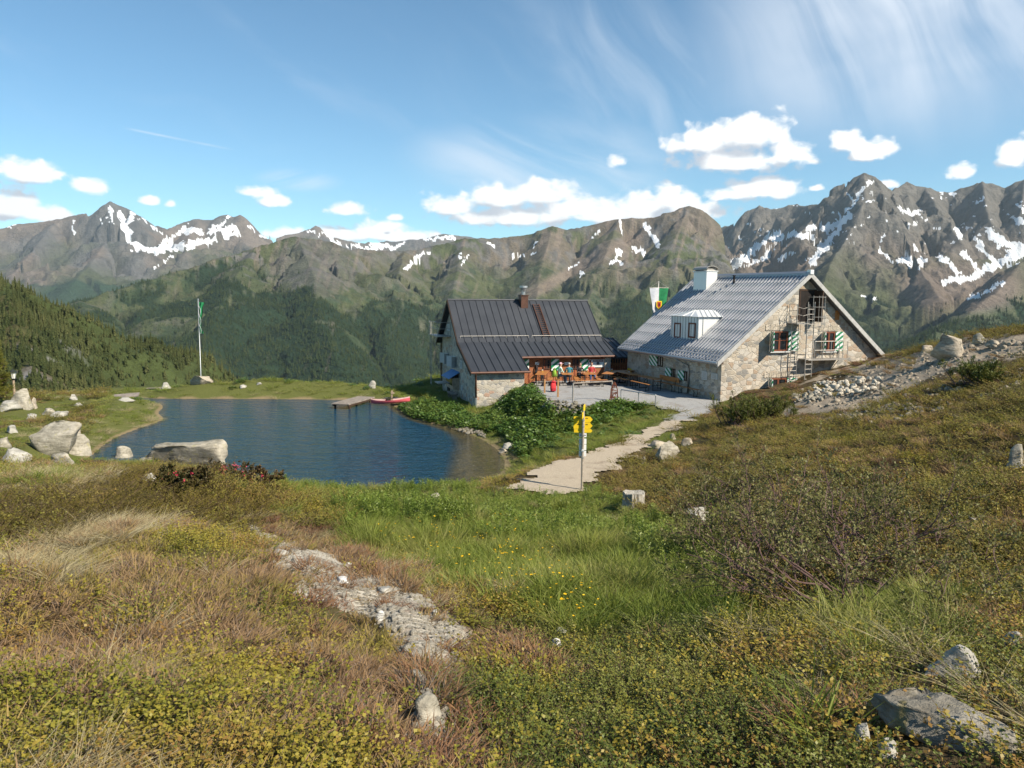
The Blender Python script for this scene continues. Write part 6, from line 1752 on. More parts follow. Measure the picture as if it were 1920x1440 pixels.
# ================================================================== scatter tools
TPL = bpy.data.collections.new('plant_templates')       # never linked to the scene
def template(me):
    o = bpy.data.objects.new(me.name, me); return o
def scatter(name, pts, yaw, scl, vid, variants, tilt=None, kind='stuff'):
    """one stuff object that instances the variant meshes on the points"""
    me = bpy.data.meshes.new(name)
    n = len(pts)
    me.vertices.add(n); me.vertices.foreach_set('co', np.asarray(pts, np.float32).ravel())
    rot = np.zeros((n, 3), np.float32); rot[:, 2] = yaw
    if tilt is not None: rot[:, :2] = tilt
    a = me.attributes.new('rot', 'FLOAT_VECTOR', 'POINT'); a.data.foreach_set('vector', rot.ravel())
    s3 = np.asarray(scl, np.float32)
    if s3.ndim == 1: s3 = np.repeat(s3[:, None], 3, 1)
    a = me.attributes.new('scl', 'FLOAT_VECTOR', 'POINT'); a.data.foreach_set('vector', s3.ravel())
    a = me.attributes.new('vid', 'INT', 'POINT'); a.data.foreach_set('value', np.asarray(vid, np.int32))
    o = bpy.data.objects.new(name, me); COL.objects.link(o)
    cl = bpy.data.collections.new(name + '_templates')
    for i, vm in enumerate(variants):
        to = bpy.data.objects.new('%s_%02d' % (name, i), vm); cl.objects.link(to)
    g = bpy.data.node_groups.new(name, 'GeometryNodeTree')
    g.interface.new_socket('Geometry', in_out='INPUT', socket_type='NodeSocketGeometry')
    g.interface.new_socket('Geometry', in_out='OUTPUT', socket_type='NodeSocketGeometry')
    gi = g.nodes.new('NodeGroupInput'); go = g.nodes.new('NodeGroupOutput')
    ci = g.nodes.new('GeometryNodeCollectionInfo'); ci.inputs[0].default_value = cl
    ci.inputs['Separate Children'].default_value = True; ci.inputs['Reset Children'].default_value = True
    ip = g.nodes.new('GeometryNodeInstanceOnPoints'); ip.inputs['Pick Instance'].default_value = True
    def na(nm, ty):
        q = g.nodes.new('GeometryNodeInputNamedAttribute'); q.data_type = ty; q.inputs['Name'].default_value = nm
        return q.outputs['Attribute']
    L = g.links
    L.new(gi.outputs[0], ip.inputs['Points']); L.new(ci.outputs[0], ip.inputs['Instance'])
    L.new(na('vid', 'INT'), ip.inputs['Instance Index'])
    e2r = g.nodes.new('FunctionNodeEulerToRotation'); L.new(na('rot', 'FLOAT_VECTOR'), e2r.inputs[0]); L.new(e2r.outputs[0], ip.inputs['Rotation'])
    L.new(na('scl', 'FLOAT_VECTOR'), ip.inputs['Scale'])
    L.new(ip.outputs[0], go.inputs[0])
    md = o.modifiers.new('scatter', 'NODES'); md.node_group = g
    return tag(o, kind=kind)
def leaf_mat(name, ramp, patch=0.8, pscale=0.6, rough=0.6, trans=0.25, spec=0.25):
    """ramp: list of colours picked by leaf, plant and patch of ground"""
    m, t, b = mat(name, rough, 0, spec)
    oi = t.nodes.new('ShaderNodeObjectInfo')
    r = X(t, oi.outputs['Random'])
    v = attr(t, 'v')
    pn = noise(t, position(t), pscale, 3, 0.6)
    k = (pn.step(0.30, 0.70) * patch + r * 0.30 + v * 0.45 + (0.25 - patch * 0.5)).clamp()
    cr = t.nodes.new('ShaderNodeValToRGB')
    e = cr.color_ramp.elements
    while len(e) < len(ramp): e.new(0.5)
    for i, c in enumerate(ramp):
        e[i].position = i / (len(ramp) - 1); e[i].color = tuple(c) + (1,)
    lk(t, k, cr.inputs[0])
    t.links.new(cr.outputs[0], b.inputs['Base Color'])
    if trans:
        tr = t.nodes.new('ShaderNodeBsdfTranslucent'); t.links.new(cr.outputs[0], tr.inputs[0])
        mx = t.nodes.new('ShaderNodeMixShader'); mx.inputs[0].default_value = trans
        t.links.new(b.outputs[0], mx.inputs[1]); t.links.new(tr.outputs[0], mx.inputs[2])
        t.links.new(mx.outputs[0], t.nodes['Material Output'].inputs[0])
    return m
class Soup:
    """vectorised triangle/quad soup with a value per vertex"""
    def __init__(s): s.V = []; s.F = []; s.A = []; s.n = 0; s.mi = []
    def quads(s, q, v, mi=0):
        """q (n,4,3), v (n,)"""
        n = len(q)
        s.V.append(q.reshape(-1, 3)); s.F.append(np.arange(n * 4).reshape(n, 4) + s.n); s.A.append(np.repeat(v, 4)); s.n += n * 4
        s.mi.append(np.full(n, mi))
    def mesh(s, name, mats):
        me = fast_mesh(name, np.concatenate(s.V), np.concatenate(s.F), {'v': np.concatenate(s.A)})
        for m in (mats if isinstance(mats, (list, tuple)) else [mats]): me.materials.append(m)
        me.polygons.foreach_set('material_index', np.concatenate(s.mi).astype(np.int32))
        return me
def unit(a): return a / (np.linalg.norm(a, axis=-1, keepdims=True) + 1e-9)
def strips(s, pts, wid, v, mi=0, rg=rng):
    """ribbons: pts (n,k,3), wid (n,k) half width"""
    n, k, _ = pts.shape
    d = unit(np.gradient(pts, axis=1))
    side = unit(np.cross(d, rg.normal(size=(n, 1, 3))))
    L = pts - side * wid[..., None]; R = pts + side * wid[..., None]
    for i in range(k - 1):
        s.quads(np.stack([L[:, i], R[:, i], R[:, i + 1], L[:, i + 1]], 1), v, mi)
def blades(s, n, rad, h, lean, w, k=4, curl=0.5, rg=rng, mi=0, base=0.0, vlo=0, vhi=1):
    a = rg.uniform(0, 2 * np.pi, n); r = rad * np.sqrt(rg.uniform(0, 1, n))
    b = np.stack([r * np.cos(a), r * np.sin(a), np.full(n, base)], -1)
    la = a + rg.normal(0, 0.9, n); ll = lean * rg.uniform(0.2, 1.2, n); hh = h * rg.uniform(0.45, 1.1, n)
    t = np.linspace(0, 1, k)[None, :]
    out = (ll * hh)[:, None] * (t + curl * t * t)
    up = hh[:, None] * (t - 0.38 * curl * ll[:, None] * t * t)
    pts = b[:, None, :] + np.stack([np.cos(la)[:, None] * out, np.sin(la)[:, None] * out, up], -1)
    wd = w * (1 - t ** 2 * 0.92) * rg.uniform(0.7, 1.2, (n, 1))
    strips(s, pts, wd, rg.uniform(vlo, vhi, n), mi, rg)
    return pts
def leaves(s, pos, out, ll, lw, v, rg=rng, mi=0, fold=0.0):
    """oval leaf at pos growing along out"""
    n = len(pos)
    out = unit(out); sd = unit(np.cross(out, rg.normal(size=(n, 3)) * 0.5 + np.array((0, 0, 1.0))))
    l = (ll * rg.uniform(0.7, 1.2, n))[:, None]; w_ = (lw * rg.uniform(0.75, 1.2, n))[:, None]
    nz = np.cross(sd, out)
    q = np.stack([pos, pos + out * l * 0.55 - sd * w_ + nz * l * 0.06, pos + out * l - nz * l * 0.1, pos + out * l * 0.55 + sd * w_ + nz * l * 0.06], 1)
    s.quads(q, v, mi)
def shrublet(n_st, rad, h, lean, per, ll, lw, mats, name, rg, stem_w=0.0018, up=0.5, k=6, vl=(0, 1), top=0.25):
    """dwarf shrub: wiry stems set with small leaves"""
    s = Soup()
    p = blades(s, n_st, rad, h, lean, stem_w, k, 0.35, rg, mi=1)
    t = rg.uniform(top, 1.0, (n_st, per)) * (k - 1)
    i = np.minimum(t.astype(int), k - 2); f = (t - i)[..., None]
    idx = np.arange(n_st)[:, None]
    pos = p[idx, i] * (1 - f) + p[idx, i + 1] * f
    dr = unit(p[idx, i + 1] - p[idx, i])
    out = dr * up + rg.normal(size=pos.shape) * 0.55
    v = np.repeat(rg.uniform(0, 1, n_st)[:, None], per, 1) * 0.5 + rg.uniform(vl[0], vl[1], (n_st, per)) * 0.5
    leaves(s, pos.reshape(-1, 3), out.reshape(-1, 3), ll, lw, v.ravel(), rg)
    return s.mesh(name, mats)

# ---- conifers of the far woods
M_con = leaf_mat('conifer_needles', [(0.012, 0.024, 0.011), (0.022, 0.040, 0.016), (0.040, 0.058, 0.020), (0.060, 0.072, 0.026)], 0.5, 0.012, 0.9, 0.0, 0.1)
M_bark = plain('conifer_bark', (0.11, 0.09, 0.07), 0.3, 3)
M_con2 = leaf_mat('spruce_needles', [(.022,.034,.012), (.042,.054,.018), (.068,.076,.026), (.095,.098,.036)], 0.6, 0.03, 0.9, 0.0, 0.1)
def conifer(seed, tiers, per, rad, needles=M_con):
    """unit-height spruce: drooping ragged tiers"""
    rg = np.random.default_rng(seed); s = Soup()
    for i in range(tiers):
        f = (i + rg.uniform(-.3, .3)) / tiers
        z = 0.10 + 0.88 * f; r = rad * (1 - f) ** 0.85 * rg.uniform(0.75, 1.15) + 0.012
        m = max(4, int(per * (1 - f * 0.6)))
        a = np.linspace(0, 2 * np.pi, m, endpoint=False) + rg.uniform(0, 6) + rg.normal(0, .25, m)
        rr = r * rg.uniform(0.55, 1.2, m)
        tip = np.stack([np.cos(a) * rr, np.sin(a) * rr, z - rr * rg.uniform(0.25, 0.7, m)], -1)
        top = np.broadcast_to(np.array((0, 0, z + 0.11 * (1 - f) + .02)), tip.shape)
        sd = np.stack([-np.sin(a), np.cos(a), 0 * a], -1) * (r * 2.4 / m * rg.uniform(0.7, 1.2, m))[:, None]
        mid = tip * 0.55 + top * 0.45
        s.quads(np.stack([top, mid - sd - (0, 0, .01), tip, mid + sd - (0, 0, .01)], 1), rg.uniform(0, 1, m))
    return s.mesh('conifer', needles)
CONS = [conifer(500 + i, 9, 8, 0.17 + 0.02 * (i % 3)) for i in range(5)]
CONN = [conifer(540 + i, 15, 11, 0.18 + 0.025 * (i % 3), M_con2) for i in range(4)]
def sample_surface(data, n, vis=None):
    x, y, z, wgt, bx, by = data
    nr, na = x.shape
    # cell area x density weight
    ar = np.abs((x[1:, :-1] - x[:-1, :-1]) * (y[:-1, 1:] - y[:-1, :-1]) - (x[:-1, 1:] - x[:-1, :-1]) * (y[1:, :-1] - y[:-1, :-1]))
    wc = ar * np.maximum(0, wgt[:-1, :-1])
    ok = (bx[:-1, :-1] > -250) & (bx[:-1, :-1] < 2170)
    wc = wc * ok
    if vis is not None: wc = wc * vis(x, y, z, bx, by)[:-1, :-1]
    c = np.cumsum(wc.ravel()); r = rng.uniform(0, c[-1], n)
    k = np.searchsorted(c, r); i, j = np.divmod(k, na - 1)
    u, v = rng.uniform(0, 1, n), rng.uniform(0, 1, n)
    def bl(q): return (q[i, j] * (1 - u) + q[i + 1, j] * u) * (1 - v) + (q[i, j + 1] * (1 - u) + q[i + 1, j + 1] * u) * v
    return np.stack([bl(x), bl(y), bl(z)], -1)
def wood(name, data, n, h0, h1, vis=None, meshes=CONS):
    p = sample_surface(data, n, vis)
    h = rng.uniform(h0, h1, n) * rng.choice((1, 1, 0.75, 0.55), n)
    wd = rng.uniform(0.9, 1.45, n)
    p[:, 2] -= 0.4
    return scatter(name, p, rng.uniform(0, 6.28, n), np.stack([h * wd, h * wd, h], -1), rng.integers(0, len(meshes), n), meshes)
wood('mountainside_forest', MIDDATA, 62000, 8, 15, lambda x, y, z, bx, by: (by < 760))
wood('valley_forest', RGTDATA, 20000, 9, 17, lambda x, y, z, bx, by: (by < 720))
hp = sample_surface(HILDATA, 12500, lambda x, y, z, bx, by: (by < 800) & (bx < 460))
hh = rng.uniform(3.6, 7.0, len(hp)) * rng.choice((1, 1, .8, .6, .45), len(hp))
# the ones that stand largest in view are trees of their own
big_ = np.argsort(-(hh / np.hypot(hp[:, 0], hp[:, 1])) - 10 * ((project(*hp.T)[0] > 0) & (project(*hp.T)[1] < 735) & (project(*hp.T)[1] > 500)))[:140]
rest = np.setdiff1d(np.arange(len(hp)), big_)
wdt = rng.uniform(0.85, 1.3, len(hp))
hp[:, 2] -= 0.3
scatter('hill_forest', hp[rest], rng.uniform(0, 6.28, len(rest)), np.stack([hh * wdt, hh * wdt, hh], -1)[rest], rng.integers(0, 4, len(rest)), CONN)
_tr = MB(); _tr.tube([(0, 0, -0.02), (0, 0, .5), (0, 0, 0.96)], 0.018, 6, 0.003)
_trm = _tr.build('trunk', M_bark); _trunk = _trm.data; bpy.data.objects.remove(_trm)
for k in big_:
    t = empty('conifer_tree', hp[k], random.uniform(0, 6.28), 'dark spruce standing among the others on the wooded hill beyond the lake', 'tree', 'spruces on the wooded hill')
    t.scale = (hh[k] * wdt[k], hh[k] * wdt[k], hh[k])
    c = bpy.data.objects.new('crown', CONN[k % 4]); COL.objects.link(c); c.parent = t
    c = bpy.data.objects.new('trunk', _trunk); COL.objects.link(c); c.parent = t
# ================================================================== ground vegetation
R5 = np.random.default_rng(55)
M_stem = plain('woody_stem', (.085, .055, .035), .3, 30, .9)
M_greystem = plain('grey_twig', (.17, .13, .105), .3, 30, .9)
M_hea = leaf_mat('heather_shoots', [(.12,.070,.036), (.21,.130,.064), (.29,.190,.105), (.29,.205,.075), (.24,.20,.048)], .75, .8, .8, .15, .1)
M_bil = leaf_mat('bilberry_leaves', [(.10,.12,.018), (.185,.185,.026), (.27,.235,.032), (.33,.26,.040), (.29,.165,.045)], .7, .7, .5, .3, .3)
M_bild = leaf_mat('crowberry_leaves', [(.060,.085,.016), (.115,.140,.024), (.175,.190,.036), (.225,.215,.046)], .7, .9, .5, .25, .3)
M_gra = leaf_mat('meadow_grass', [(.075,.120,.016), (.140,.185,.026), (.215,.245,.042), (.30,.28,.09)], .6, .6, .55, .35, .25)
M_dry = leaf_mat('dry_grass', [(.24,.185,.085), (.38,.31,.165), (.46,.40,.25)], .4, .9, .7, .25, .2)
M_jun = leaf_mat('juniper_needles', [(.055,.050,.012), (.115,.095,.018), (.185,.145,.026), (.235,.185,.036)], .6, .8, .6, .15, .2)
M_her = leaf_mat('willowherb_leaves', [(.075,.130,.018), (.135,.195,.028), (.205,.255,.044), (.26,.28,.07)], .5, .5, .45, .35, .35)
M_doc = leaf_mat('dock_leaves', [(.030,.075,.012), (.065,.125,.020), (.110,.175,.030), (.16,.21,.045)], .5, .5, .4, .3, .4)
M_slo = leaf_mat('slope_heath_leaves', [(.080,.078,.018), (.155,.145,.028), (.230,.200,.040), (.225,.150,.044)], .75, .45, .6, .2, .2)
M_red = leaf_mat('red_heather_shoots', [(.13,.060,.034), (.20,.105,.058), (.25,.15,.07)], .6, 1.0, .8, .1, .1)
M_yel = plain('yellow_petals', (.75, .47, .015), .15, 30, .6)
def mk(fn, n, s0):
    return [fn(np.random.default_rng(s0 + i), i) for i in range(n)]
def f_heather(rg, i, m=None):
    s = Soup(); blades(s, 110, .15, .12, .75, .0016, 5, .5, rg, 1)
    p = blades(s, 210, .16, .125, .7, .0036, 5, .5, rg, 0)
    return s.mesh('heather', [m or M_hea, M_greystem])
HEA = mk(f_heather, 4, 1000)
RED = mk(lambda rg, i: f_heather(rg, i, M_red), 2, 1010)
BIL = mk(lambda rg, i: shrublet(30, .15, .22, .5, 9, .021, .0075, [M_bil, M_stem], 'bilberry', rg, .0013, .7), 4, 1020)
BID = mk(lambda rg, i: shrublet(46, .15, .20, .5, 12, .015, .0050, [M_bild, M_stem], 'crowberry', rg, .0015, .9), 4, 1030)
SLO = mk(lambda rg, i: shrublet(52, .22, .26, .7, 11, .024, .0085, [M_slo, M_stem], 'slope_heath', rg, .0022, .6), 4, 1040)
JUN = mk(lambda rg, i: shrublet(44, .24, .30, .9, 26, .020, .0030, [M_jun, M_stem], 'juniper', rg, .003, .8, 7), 4, 1050)
def f_grass(rg, i):
    s = Soup(); blades(s, 110, .15, .30, .45, .0032, 5, .9, rg); return s.mesh('grass', M_gra)
GRA = mk(f_grass, 4, 1060)
def f_short(rg, i):
    s = Soup(); blades(s, 110, .20, .13, .6, .0040, 3, .6, rg); return s.mesh('short_grass', M_gra)
SHO = mk(f_short, 3, 1070)
def f_dry(rg, i):
    s = Soup(); blades(s, 120, .10, .21, .9, .0016, 6, 1.0, rg); return s.mesh('dry_grass', M_dry)
DRY = mk(f_dry, 3, 1080)
def f_herb(rg, i):
    s = Soup(); n = 7
    a = rg.uniform(0, 6.28, n); r = .16 * np.sqrt(rg.uniform(0, 1, n)); h = rg.uniform(.38, .62, n)
    for k in range(n):
        ln = rg.normal(0, .08, 2); m_ = 26; z = np.linspace(.08, 1, m_)
        q = np.stack([r[k] * np.cos(a[k]) + ln[0] * z * h[k], r[k] * np.sin(a[k]) + ln[1] * z * h[k], z * h[k]], -1)
        strips(s, q[None, ::5], np.full((1, len(q[::5])), .0035), np.array([.3]), 1, rg)
        an = np.arange(m_) * 2.4 + rg.uniform(0, 6)
        out = np.stack([np.cos(an), np.sin(an), np.full(m_, .55) + z * .8], -1)
        leaves(s, q, out, .095 * (1.1 - .45 * z), .0095, rg.uniform(0, 1, m_) * .5 + z * .4, rg)
    return s.mesh('willowherb', [M_her, M_her])
HER = mk(f_herb, 4, 1090)
def f_dock(rg, i):
    s = Soup(); n = 46
    a = rg.uniform(0, 6.28, n); r = .38 * np.sqrt(rg.uniform(0, 1, n)); z = rg.uniform(.12, .42, n) * (1.1 - r)
    q = np.stack([r * np.cos(a), r * np.sin(a), z], -1)
    b_ = rg.uniform(0, 6.28, n)
    leaves(s, q, np.stack([np.cos(b_), np.sin(b_), rg.uniform(-.1, .75, n)], -1), .20, .062, rg.uniform(0, 1, n), rg)
    blades(s, 40, .3, .3, .4, .006, 3, .3, rg, 0)
    return s.mesh('dock', [M_doc])
DOC = mk(f_dock, 4, 1100)
def f_flower(rg, i):
    s = Soup(); n = 2
    p_ = blades(s, n, .06, .26, .25, .0016, 4, .3, rg, 1)
    for k in range(n):
        c = p_[k, -1]; m_ = 8; an = np.linspace(0, 6.28, m_, endpoint=False)
        leaves(s, np.repeat(c[None], m_, 0), np.stack([np.cos(an), np.sin(an), np.full(m_, .35)], -1), .013, .0055, rg.uniform(0, 1, m_), rg, 0)
    return s.mesh('flower', [M_yel, M_gra])
FLO = mk(f_flower, 3, 1110)

# ---- points: jittered, spacing growing with distance, in a fan that reaches well beyond the frame
def fan_points(r0, r1, space, a0=-46, a1=46):
    out = []; r = r0
    while r < r1:
        s_ = space(r); n = max(1, int(math.radians(a1 - a0) * r / s_))
        a = np.radians(a0) + (np.arange(n) + R5.uniform(0, 1, n)) * math.radians(a1 - a0) / n
        rr = r + R5.uniform(-.6, .6, n) * s_
        out.append(np.stack([rr * np.sin(a), rr * np.cos(a)], -1)); r += s_
    return np.concatenate(out)
def space(r): return 0.070 + 0.0115 * r if r < 30 else 0.415 + (r - 30) * .006
q = fan_points(1.15, 62, space)
qx, qy = q[:, 0], q[:, 1]; qz = hgt(qx, qy)
qr = np.hypot(qx, qy)
px_, py_ = project(qx, qy, qz)
jx = px_ + (fbm(qx * 1.3, qy * 1.3, 3, 71) - .5) * 130 * np.clip(6 / qr, .25, 1.4) + R5.normal(0, 9, len(qx))
jy = py_ + (fbm(qx * 1.3 + 40, qy * 1.3, 3, 72) - .5) * 90 * np.clip(6 / qr, .15, 1.4) + R5.normal(0, 6, len(qx)) * np.clip(8 / qr, .1, 1)
ls_, ps_ = lake_sd(qx, qy), path_sd(qx, qy)
def in_frame(fr, x0, x1, y0, y1):
    d = np.stack([qx - fr.o.x, qy - fr.o.y], -1); a = d @ np.array(fr.u[:2]); b_ = d @ np.array(fr.v[:2])
    return (a > x0) & (a < x1) & (b_ > y0) & (b_ < y1)
ok = (ls_ > .12) & ~in_frame(H2, wx0 - .1, wx1 + .1, wy0 - .15, wy1 + 2) & ~in_frame(H1, GX0 - .1, LA, .15, 12) & ~in_frame(H1, LA - .3, 14, WB - 4.5, 12)
ok &= (ps_ + (fbm(qx * 1.5, qy * 1.5, 3, 73) - .5) * .9 > -.02)
ok &= qy < 64
n1 = fbm(qx * .9, qy * .9, 3, 81); n2 = fbm(qx * 2.1, qy * 2.1, 3, 82); n3 = fbm(qx * .35, qy * .35, 3, 83)
rn = R5.uniform(0, 1, len(qx))
SP = np.full(len(qx), -1)
names = ['heather', 'bilberry', 'crowberry', 'slope', 'juniper', 'grass', 'short', 'dry', 'herb', 'dock', 'red']
ID = {k: i for i, k in enumerate(names)}
def setm(mask, *opts):
    """opts: (species, probability) pairs"""
    r_ = R5.uniform(0, 1, len(qx)); acc = 0
    for sp_name, pr in opts:
        SP[mask & (r_ >= acc) & (r_ < acc + pr)] = ID[sp_name] if sp_name else -1; acc = acc + pr
def poly(pts): return in_poly(jx, jy, pts)
ALL = np.ones(len(qx), bool)
# left and bottom heath by default
kh = sst(n1 + (n2 - .5) * .5, .42, .58)
r_ = R5.uniform(0, 1, len(qx))
SP[:] = np.where(r_ < .14 + .70 * kh, ID['heather'], ID['bilberry'])
SP[(n2 > .60) & (r_ < .10)] = ID['dry']; SP[(n3 > .60) & (r_ > .55)] = ID['bilberry']; SP[(r_ > .965)] = ID['crowberry']
# right slope
setm(jx > 1120 + (1100 - np.minimum(jy, 1100)) * .0, ('slope', .62), ('juniper', .08), ('heather', .17), ('bilberry', .10), ('dry', .03))
setm((jx > 1120) & (qr < 6.5), ('crowberry', .52), ('bilberry', .34), ('heather', .10), ('dry', .04))
setm((jx > 1250) & (n1 > .58) , ('heather', .6), ('bilberry', .4))
# lower middle: dense low green shrubs
low = poly([(775,1275),(860,1210),(960,1180),(1060,1185),(1180,1175),(1350,1195),(1480,1250),(1580,1340),(1640,1440),(1640,1700),(600,1700),(830,1440),(840,1350)])
setm(low, ('crowberry', .80), ('bilberry', .17), ('heather', .03))
setm(low & (n1 > .62), ('bilberry', .6), ('heather', .3), ('crowberry', .1))
setm(poly([(760,1400),(900,1360),(980,1440),(1000,1600),(700,1600)]), ('red', .5), ('heather', .4), ('bilberry', .1))
setm(poly([(860,1190),(960,1185),(1010,1230),(1000,1290),(900,1270),(850,1235)]), ('red', .7), ('heather', .2), (None, .1))
# olive bilberry hummock centre right
setm(poly([(1360,1150),(1500,1120),(1620,1130),(1680,1180),(1660,1290),(1560,1330),(1420,1260)]), ('bilberry', .78), ('dry', .10), ('crowberry', .12))
setm(poly([(1530,1300),(1640,1290),(1700,1340),(1640,1400),(1560,1380)]), ('red', .25), ('dry', .25), ('bilberry', .3), (None, .2))
# green meadow in the middle
mead = poly([(500,905),(620,905),(800,895),(920,915),(1000,925),(1130,918),(1180,950),(1290,985),(1360,1050),(1400,1120),(1380,1170),(1200,1180),(1050,1180),(960,1150),(860,1110),(780,1070),(700,1040),(620,985),(540,945)])
setm(mead, ('grass', .93), ('dry', .05), ('bilberry', .02))
setm(mead & (jy < 985 + (jx - 700) * .05) & (n2 > .36), ('herb', .75), ('grass', .25))
setm(poly([(1150,960),(1300,985),(1390,1080),(1370,1130),(1250,1080),(1160,1020)]), ('herb', .6), ('grass', .4))
setm(poly([(1560,1140),(1760,1125),(1790,1180),(1680,1215),(1600,1195)]), ('grass', .6), ('crowberry', .35), ('dry', .05))
setm(poly([(1520,1380),(1700,1360),(1750,1460),(1720,1600),(1500,1600)]), ('grass', .07), ('bilberry', .48), ('crowberry', .45))
# brown heather fringe round the bare streak
setm(poly([(420,960),(520,960),(640,1000),(740,1060),(820,1100),(900,1170),(880,1190),(760,1110),(650,1060),(560,1025),(470,1000)]), ('heather', .5), ('red', .35), ('dry', .15))
setm(poly([(560,1140),(700,1180),(760,1260),(780,1330),(740,1400),(620,1380),(560,1250)]), ('heather', .82), ('red', .10), ('bilberry', .08))
# dry grass band and juniper band on the left
setm(poly([(0,1030),(80,1000),(200,985),(300,985),(330,1010),(200,1045),(60,1080),(-200,1100)]), ('dry', .72), ('heather', .28))
jun = poly([(-300,905),(0,900),(150,890),(330,885),(430,915),(480,960),(430,1000),(330,985),(200,985),(60,1010),(-300,1050)])
setm(jun, ('juniper', .80), ('slope', .10), ('bilberry', .06), ('dry', .04))
setm(poly([(-200,905),(0,890),(120,885),(230,900),(150,925),(0,940),(-200,950)]), ('dry', .5), ('heather', .35), ('grass', .15))
setm(poly([(370,900),(500,905),(620,930),(640,990),(540,990),(440,950)]), ('bilberry', .45), ('slope', .35), ('grass', .2))
setm(poly([(110,1355),(190,1330),(220,1420),(200,1500),(100,1500)]), ('dry', .35), ('grass', .05), ('bilberry', .6))
# meadow left of the lake, far bank, bank of leafy plants
far_l = (qy > 24) & (jx < 620) & (jy < 900)
setm(far_l, ('short', .9), ('dry', .1))
setm(far_l & (n1 > .55) & (jx < 180), ('slope', .5), ('heather', .3), ('short', .2))
setm((qy > 46) & (jx < 900) & (jx > 230), ('short', .75), ('dock', .10), ('grass', .15))
bank = (qy > 28) & (jx > 735) & (jx < 1265) & (jy < 900) & (ps_ > 0)
setm(bank, ('grass', .55), ('short', .35), ('dock', .10))
setm(bank & in_poly(jx, jy, [(735,770),(800,752),(860,765),(885,785),(930,800),(880,812),(830,803),(760,785)]), ('dock', .85), ('grass', .15))
setm(bank & in_poly(jx, jy, [(925,800),(900,785),(930,765),(960,735),(1000,728),(1018,755),(1030,800),(1000,850),(960,872),(985,840),(940,820)]), ('dock', .9), ('grass', .1))
setm(bank & in_poly(jx, jy, [(1010,800),(1100,772),(1150,755),(1200,765),(1230,775),(1180,795),(1100,810),(1010,850)]), ('dock', .6), ('grass', .4))
setm((ls_ < .9) & (qy > 25), ('short', .45), ('dry', .3), (None, .25))
# gravel slope and bare streak: only scattered tufts
gs = poly_sd(px_, py_ - 7, grav_px) + (n2 - .5) * 34
setm((gs < 2) & (qy > 8), (None, .93), ('heather', .05), ('slope', .02))
bs = np.minimum(poly_sd(px_, py_, bare_px), np.minimum(poly_sd(px_, py_ - 22, bare_px), poly_sd(px_, py_ - 44, bare_px))) + (n2 - .5) * 40
setm((bs < 0) & (qr < 14), (None, .86), ('red', .07), ('heather', .07))
fg = in_frame(H2, -1, wx1 + 2, -4.5, wy0) & (ps_ > 0)
setm(fg, ('red', .16), ('heather', .10), ('short', .12), (None, .62))
for (rx, ry, rr, rh) in ROCKS:
    f_ = math.hypot(rx, ry); ux, uy = rx / f_, ry / f_
    al_ = (qx - rx) * ux + (qy - ry) * uy; ac_ = (qx - rx) * uy - (qy - ry) * ux
    SP[(np.abs(ac_) < rr * .95) & (al_ < rr) & (al_ > -rr - .12 - .02 * f_)] = -1
SP[~ok] = -1
SPEC = {'heather': HEA, 'bilberry': BIL, 'crowberry': BID, 'slope': SLO, 'juniper': JUN, 'grass': GRA, 'short': SHO, 'dry': DRY, 'herb': HER, 'dock': DOC, 'red': RED}
FULL = {'heather': 'brown_heather', 'bilberry': 'bilberry_shrublets', 'crowberry': 'crowberry_mat', 'slope': 'slope_heath', 'juniper': 'creeping_juniper', 'grass': 'meadow_grass', 'short': 'short_turf', 'dry': 'dry_grass', 'herb': 'willowherb', 'dock': 'dock_leaves', 'red': 'red_heather'}
for k, ms in SPEC.items():
    i = np.where(SP == ID[k])[0]
    if len(i) == 0: continue
    n = len(i)
    sc = R5.uniform(.7, 1.25, n) * np.clip(.82 + qr[i] * (.028 if k not in ('herb', 'dock') else .006), .8, 2.2)
    if k == 'short': sc = np.clip(sc, 0, 1.7)
    sc = sc * (.72 if k == 'dock' else 1)
    sz = sc * R5.uniform(.8, 1.2, n) * np.where(qr[i] > 14, .8, 1.0)
    hum = np.clip((n1[i] - .3) * 2.0, .55, 1.35)
    scatter(FULL[k], np.stack([qx[i], qy[i], qz[i] - .02], -1), R5.uniform(0, 6.28, n), np.stack([sc, sc, sz * hum], -1), R5.integers(0, len(ms), n), ms, R5.normal(0, .12, (n, 2)))
# second layer so that the shrubs overlap
def extra(poly_pts, n, species, ms, sc0, sc1, name=None, kind='stuff'):
    xs_ = [p_[0] for p_ in poly_pts]; ys_ = [p_[1] for p_ in poly_pts]; pts = []
    while len(pts) < n:
        a, b_ = R5.uniform(min(xs_), max(xs_)), R5.uniform(min(ys_), max(ys_))
        if in_poly(np.array([a]), np.array([b_]), poly_pts)[0]: pts.append((a, b_))
    g = np.array([ground(a, b_)[:] for a, b_ in pts])
    keep = (lake_sd(g[:, 0], g[:, 1]) > .1)
    g = g[keep]; n = len(g); s_ = R5.uniform(sc0, sc1, n)
    return scatter(name, g, R5.uniform(0, 6.28, n), s_, R5.integers(0, len(ms), n), ms, R5.normal(0, .1, (n, 2)), kind)
extra([(690,1000),(800,985),(1000,985),(1080,1080),(1120,1200),(1060,1190),(900,1110),(760,1060)], 120, 'f', FLO, .7, 1.2, 'yellow_wildflowers')
extra([(735,772),(800,750),(870,770),(890,790),(935,800),(925,812),(870,806),(800,792)], 460, 'd', DOC, .45, .85, 'bank_dock_leaves')
extra([(900,790),(930,765),(965,735),(1000,728),(1018,755),(1050,785),(1100,775),(1150,757),(1210,765),(1150,790),(1040,820),(1000,850),(975,860),(960,830)], 700, 'd', DOC, .45, .95, 'hut_bank_dock_leaves')
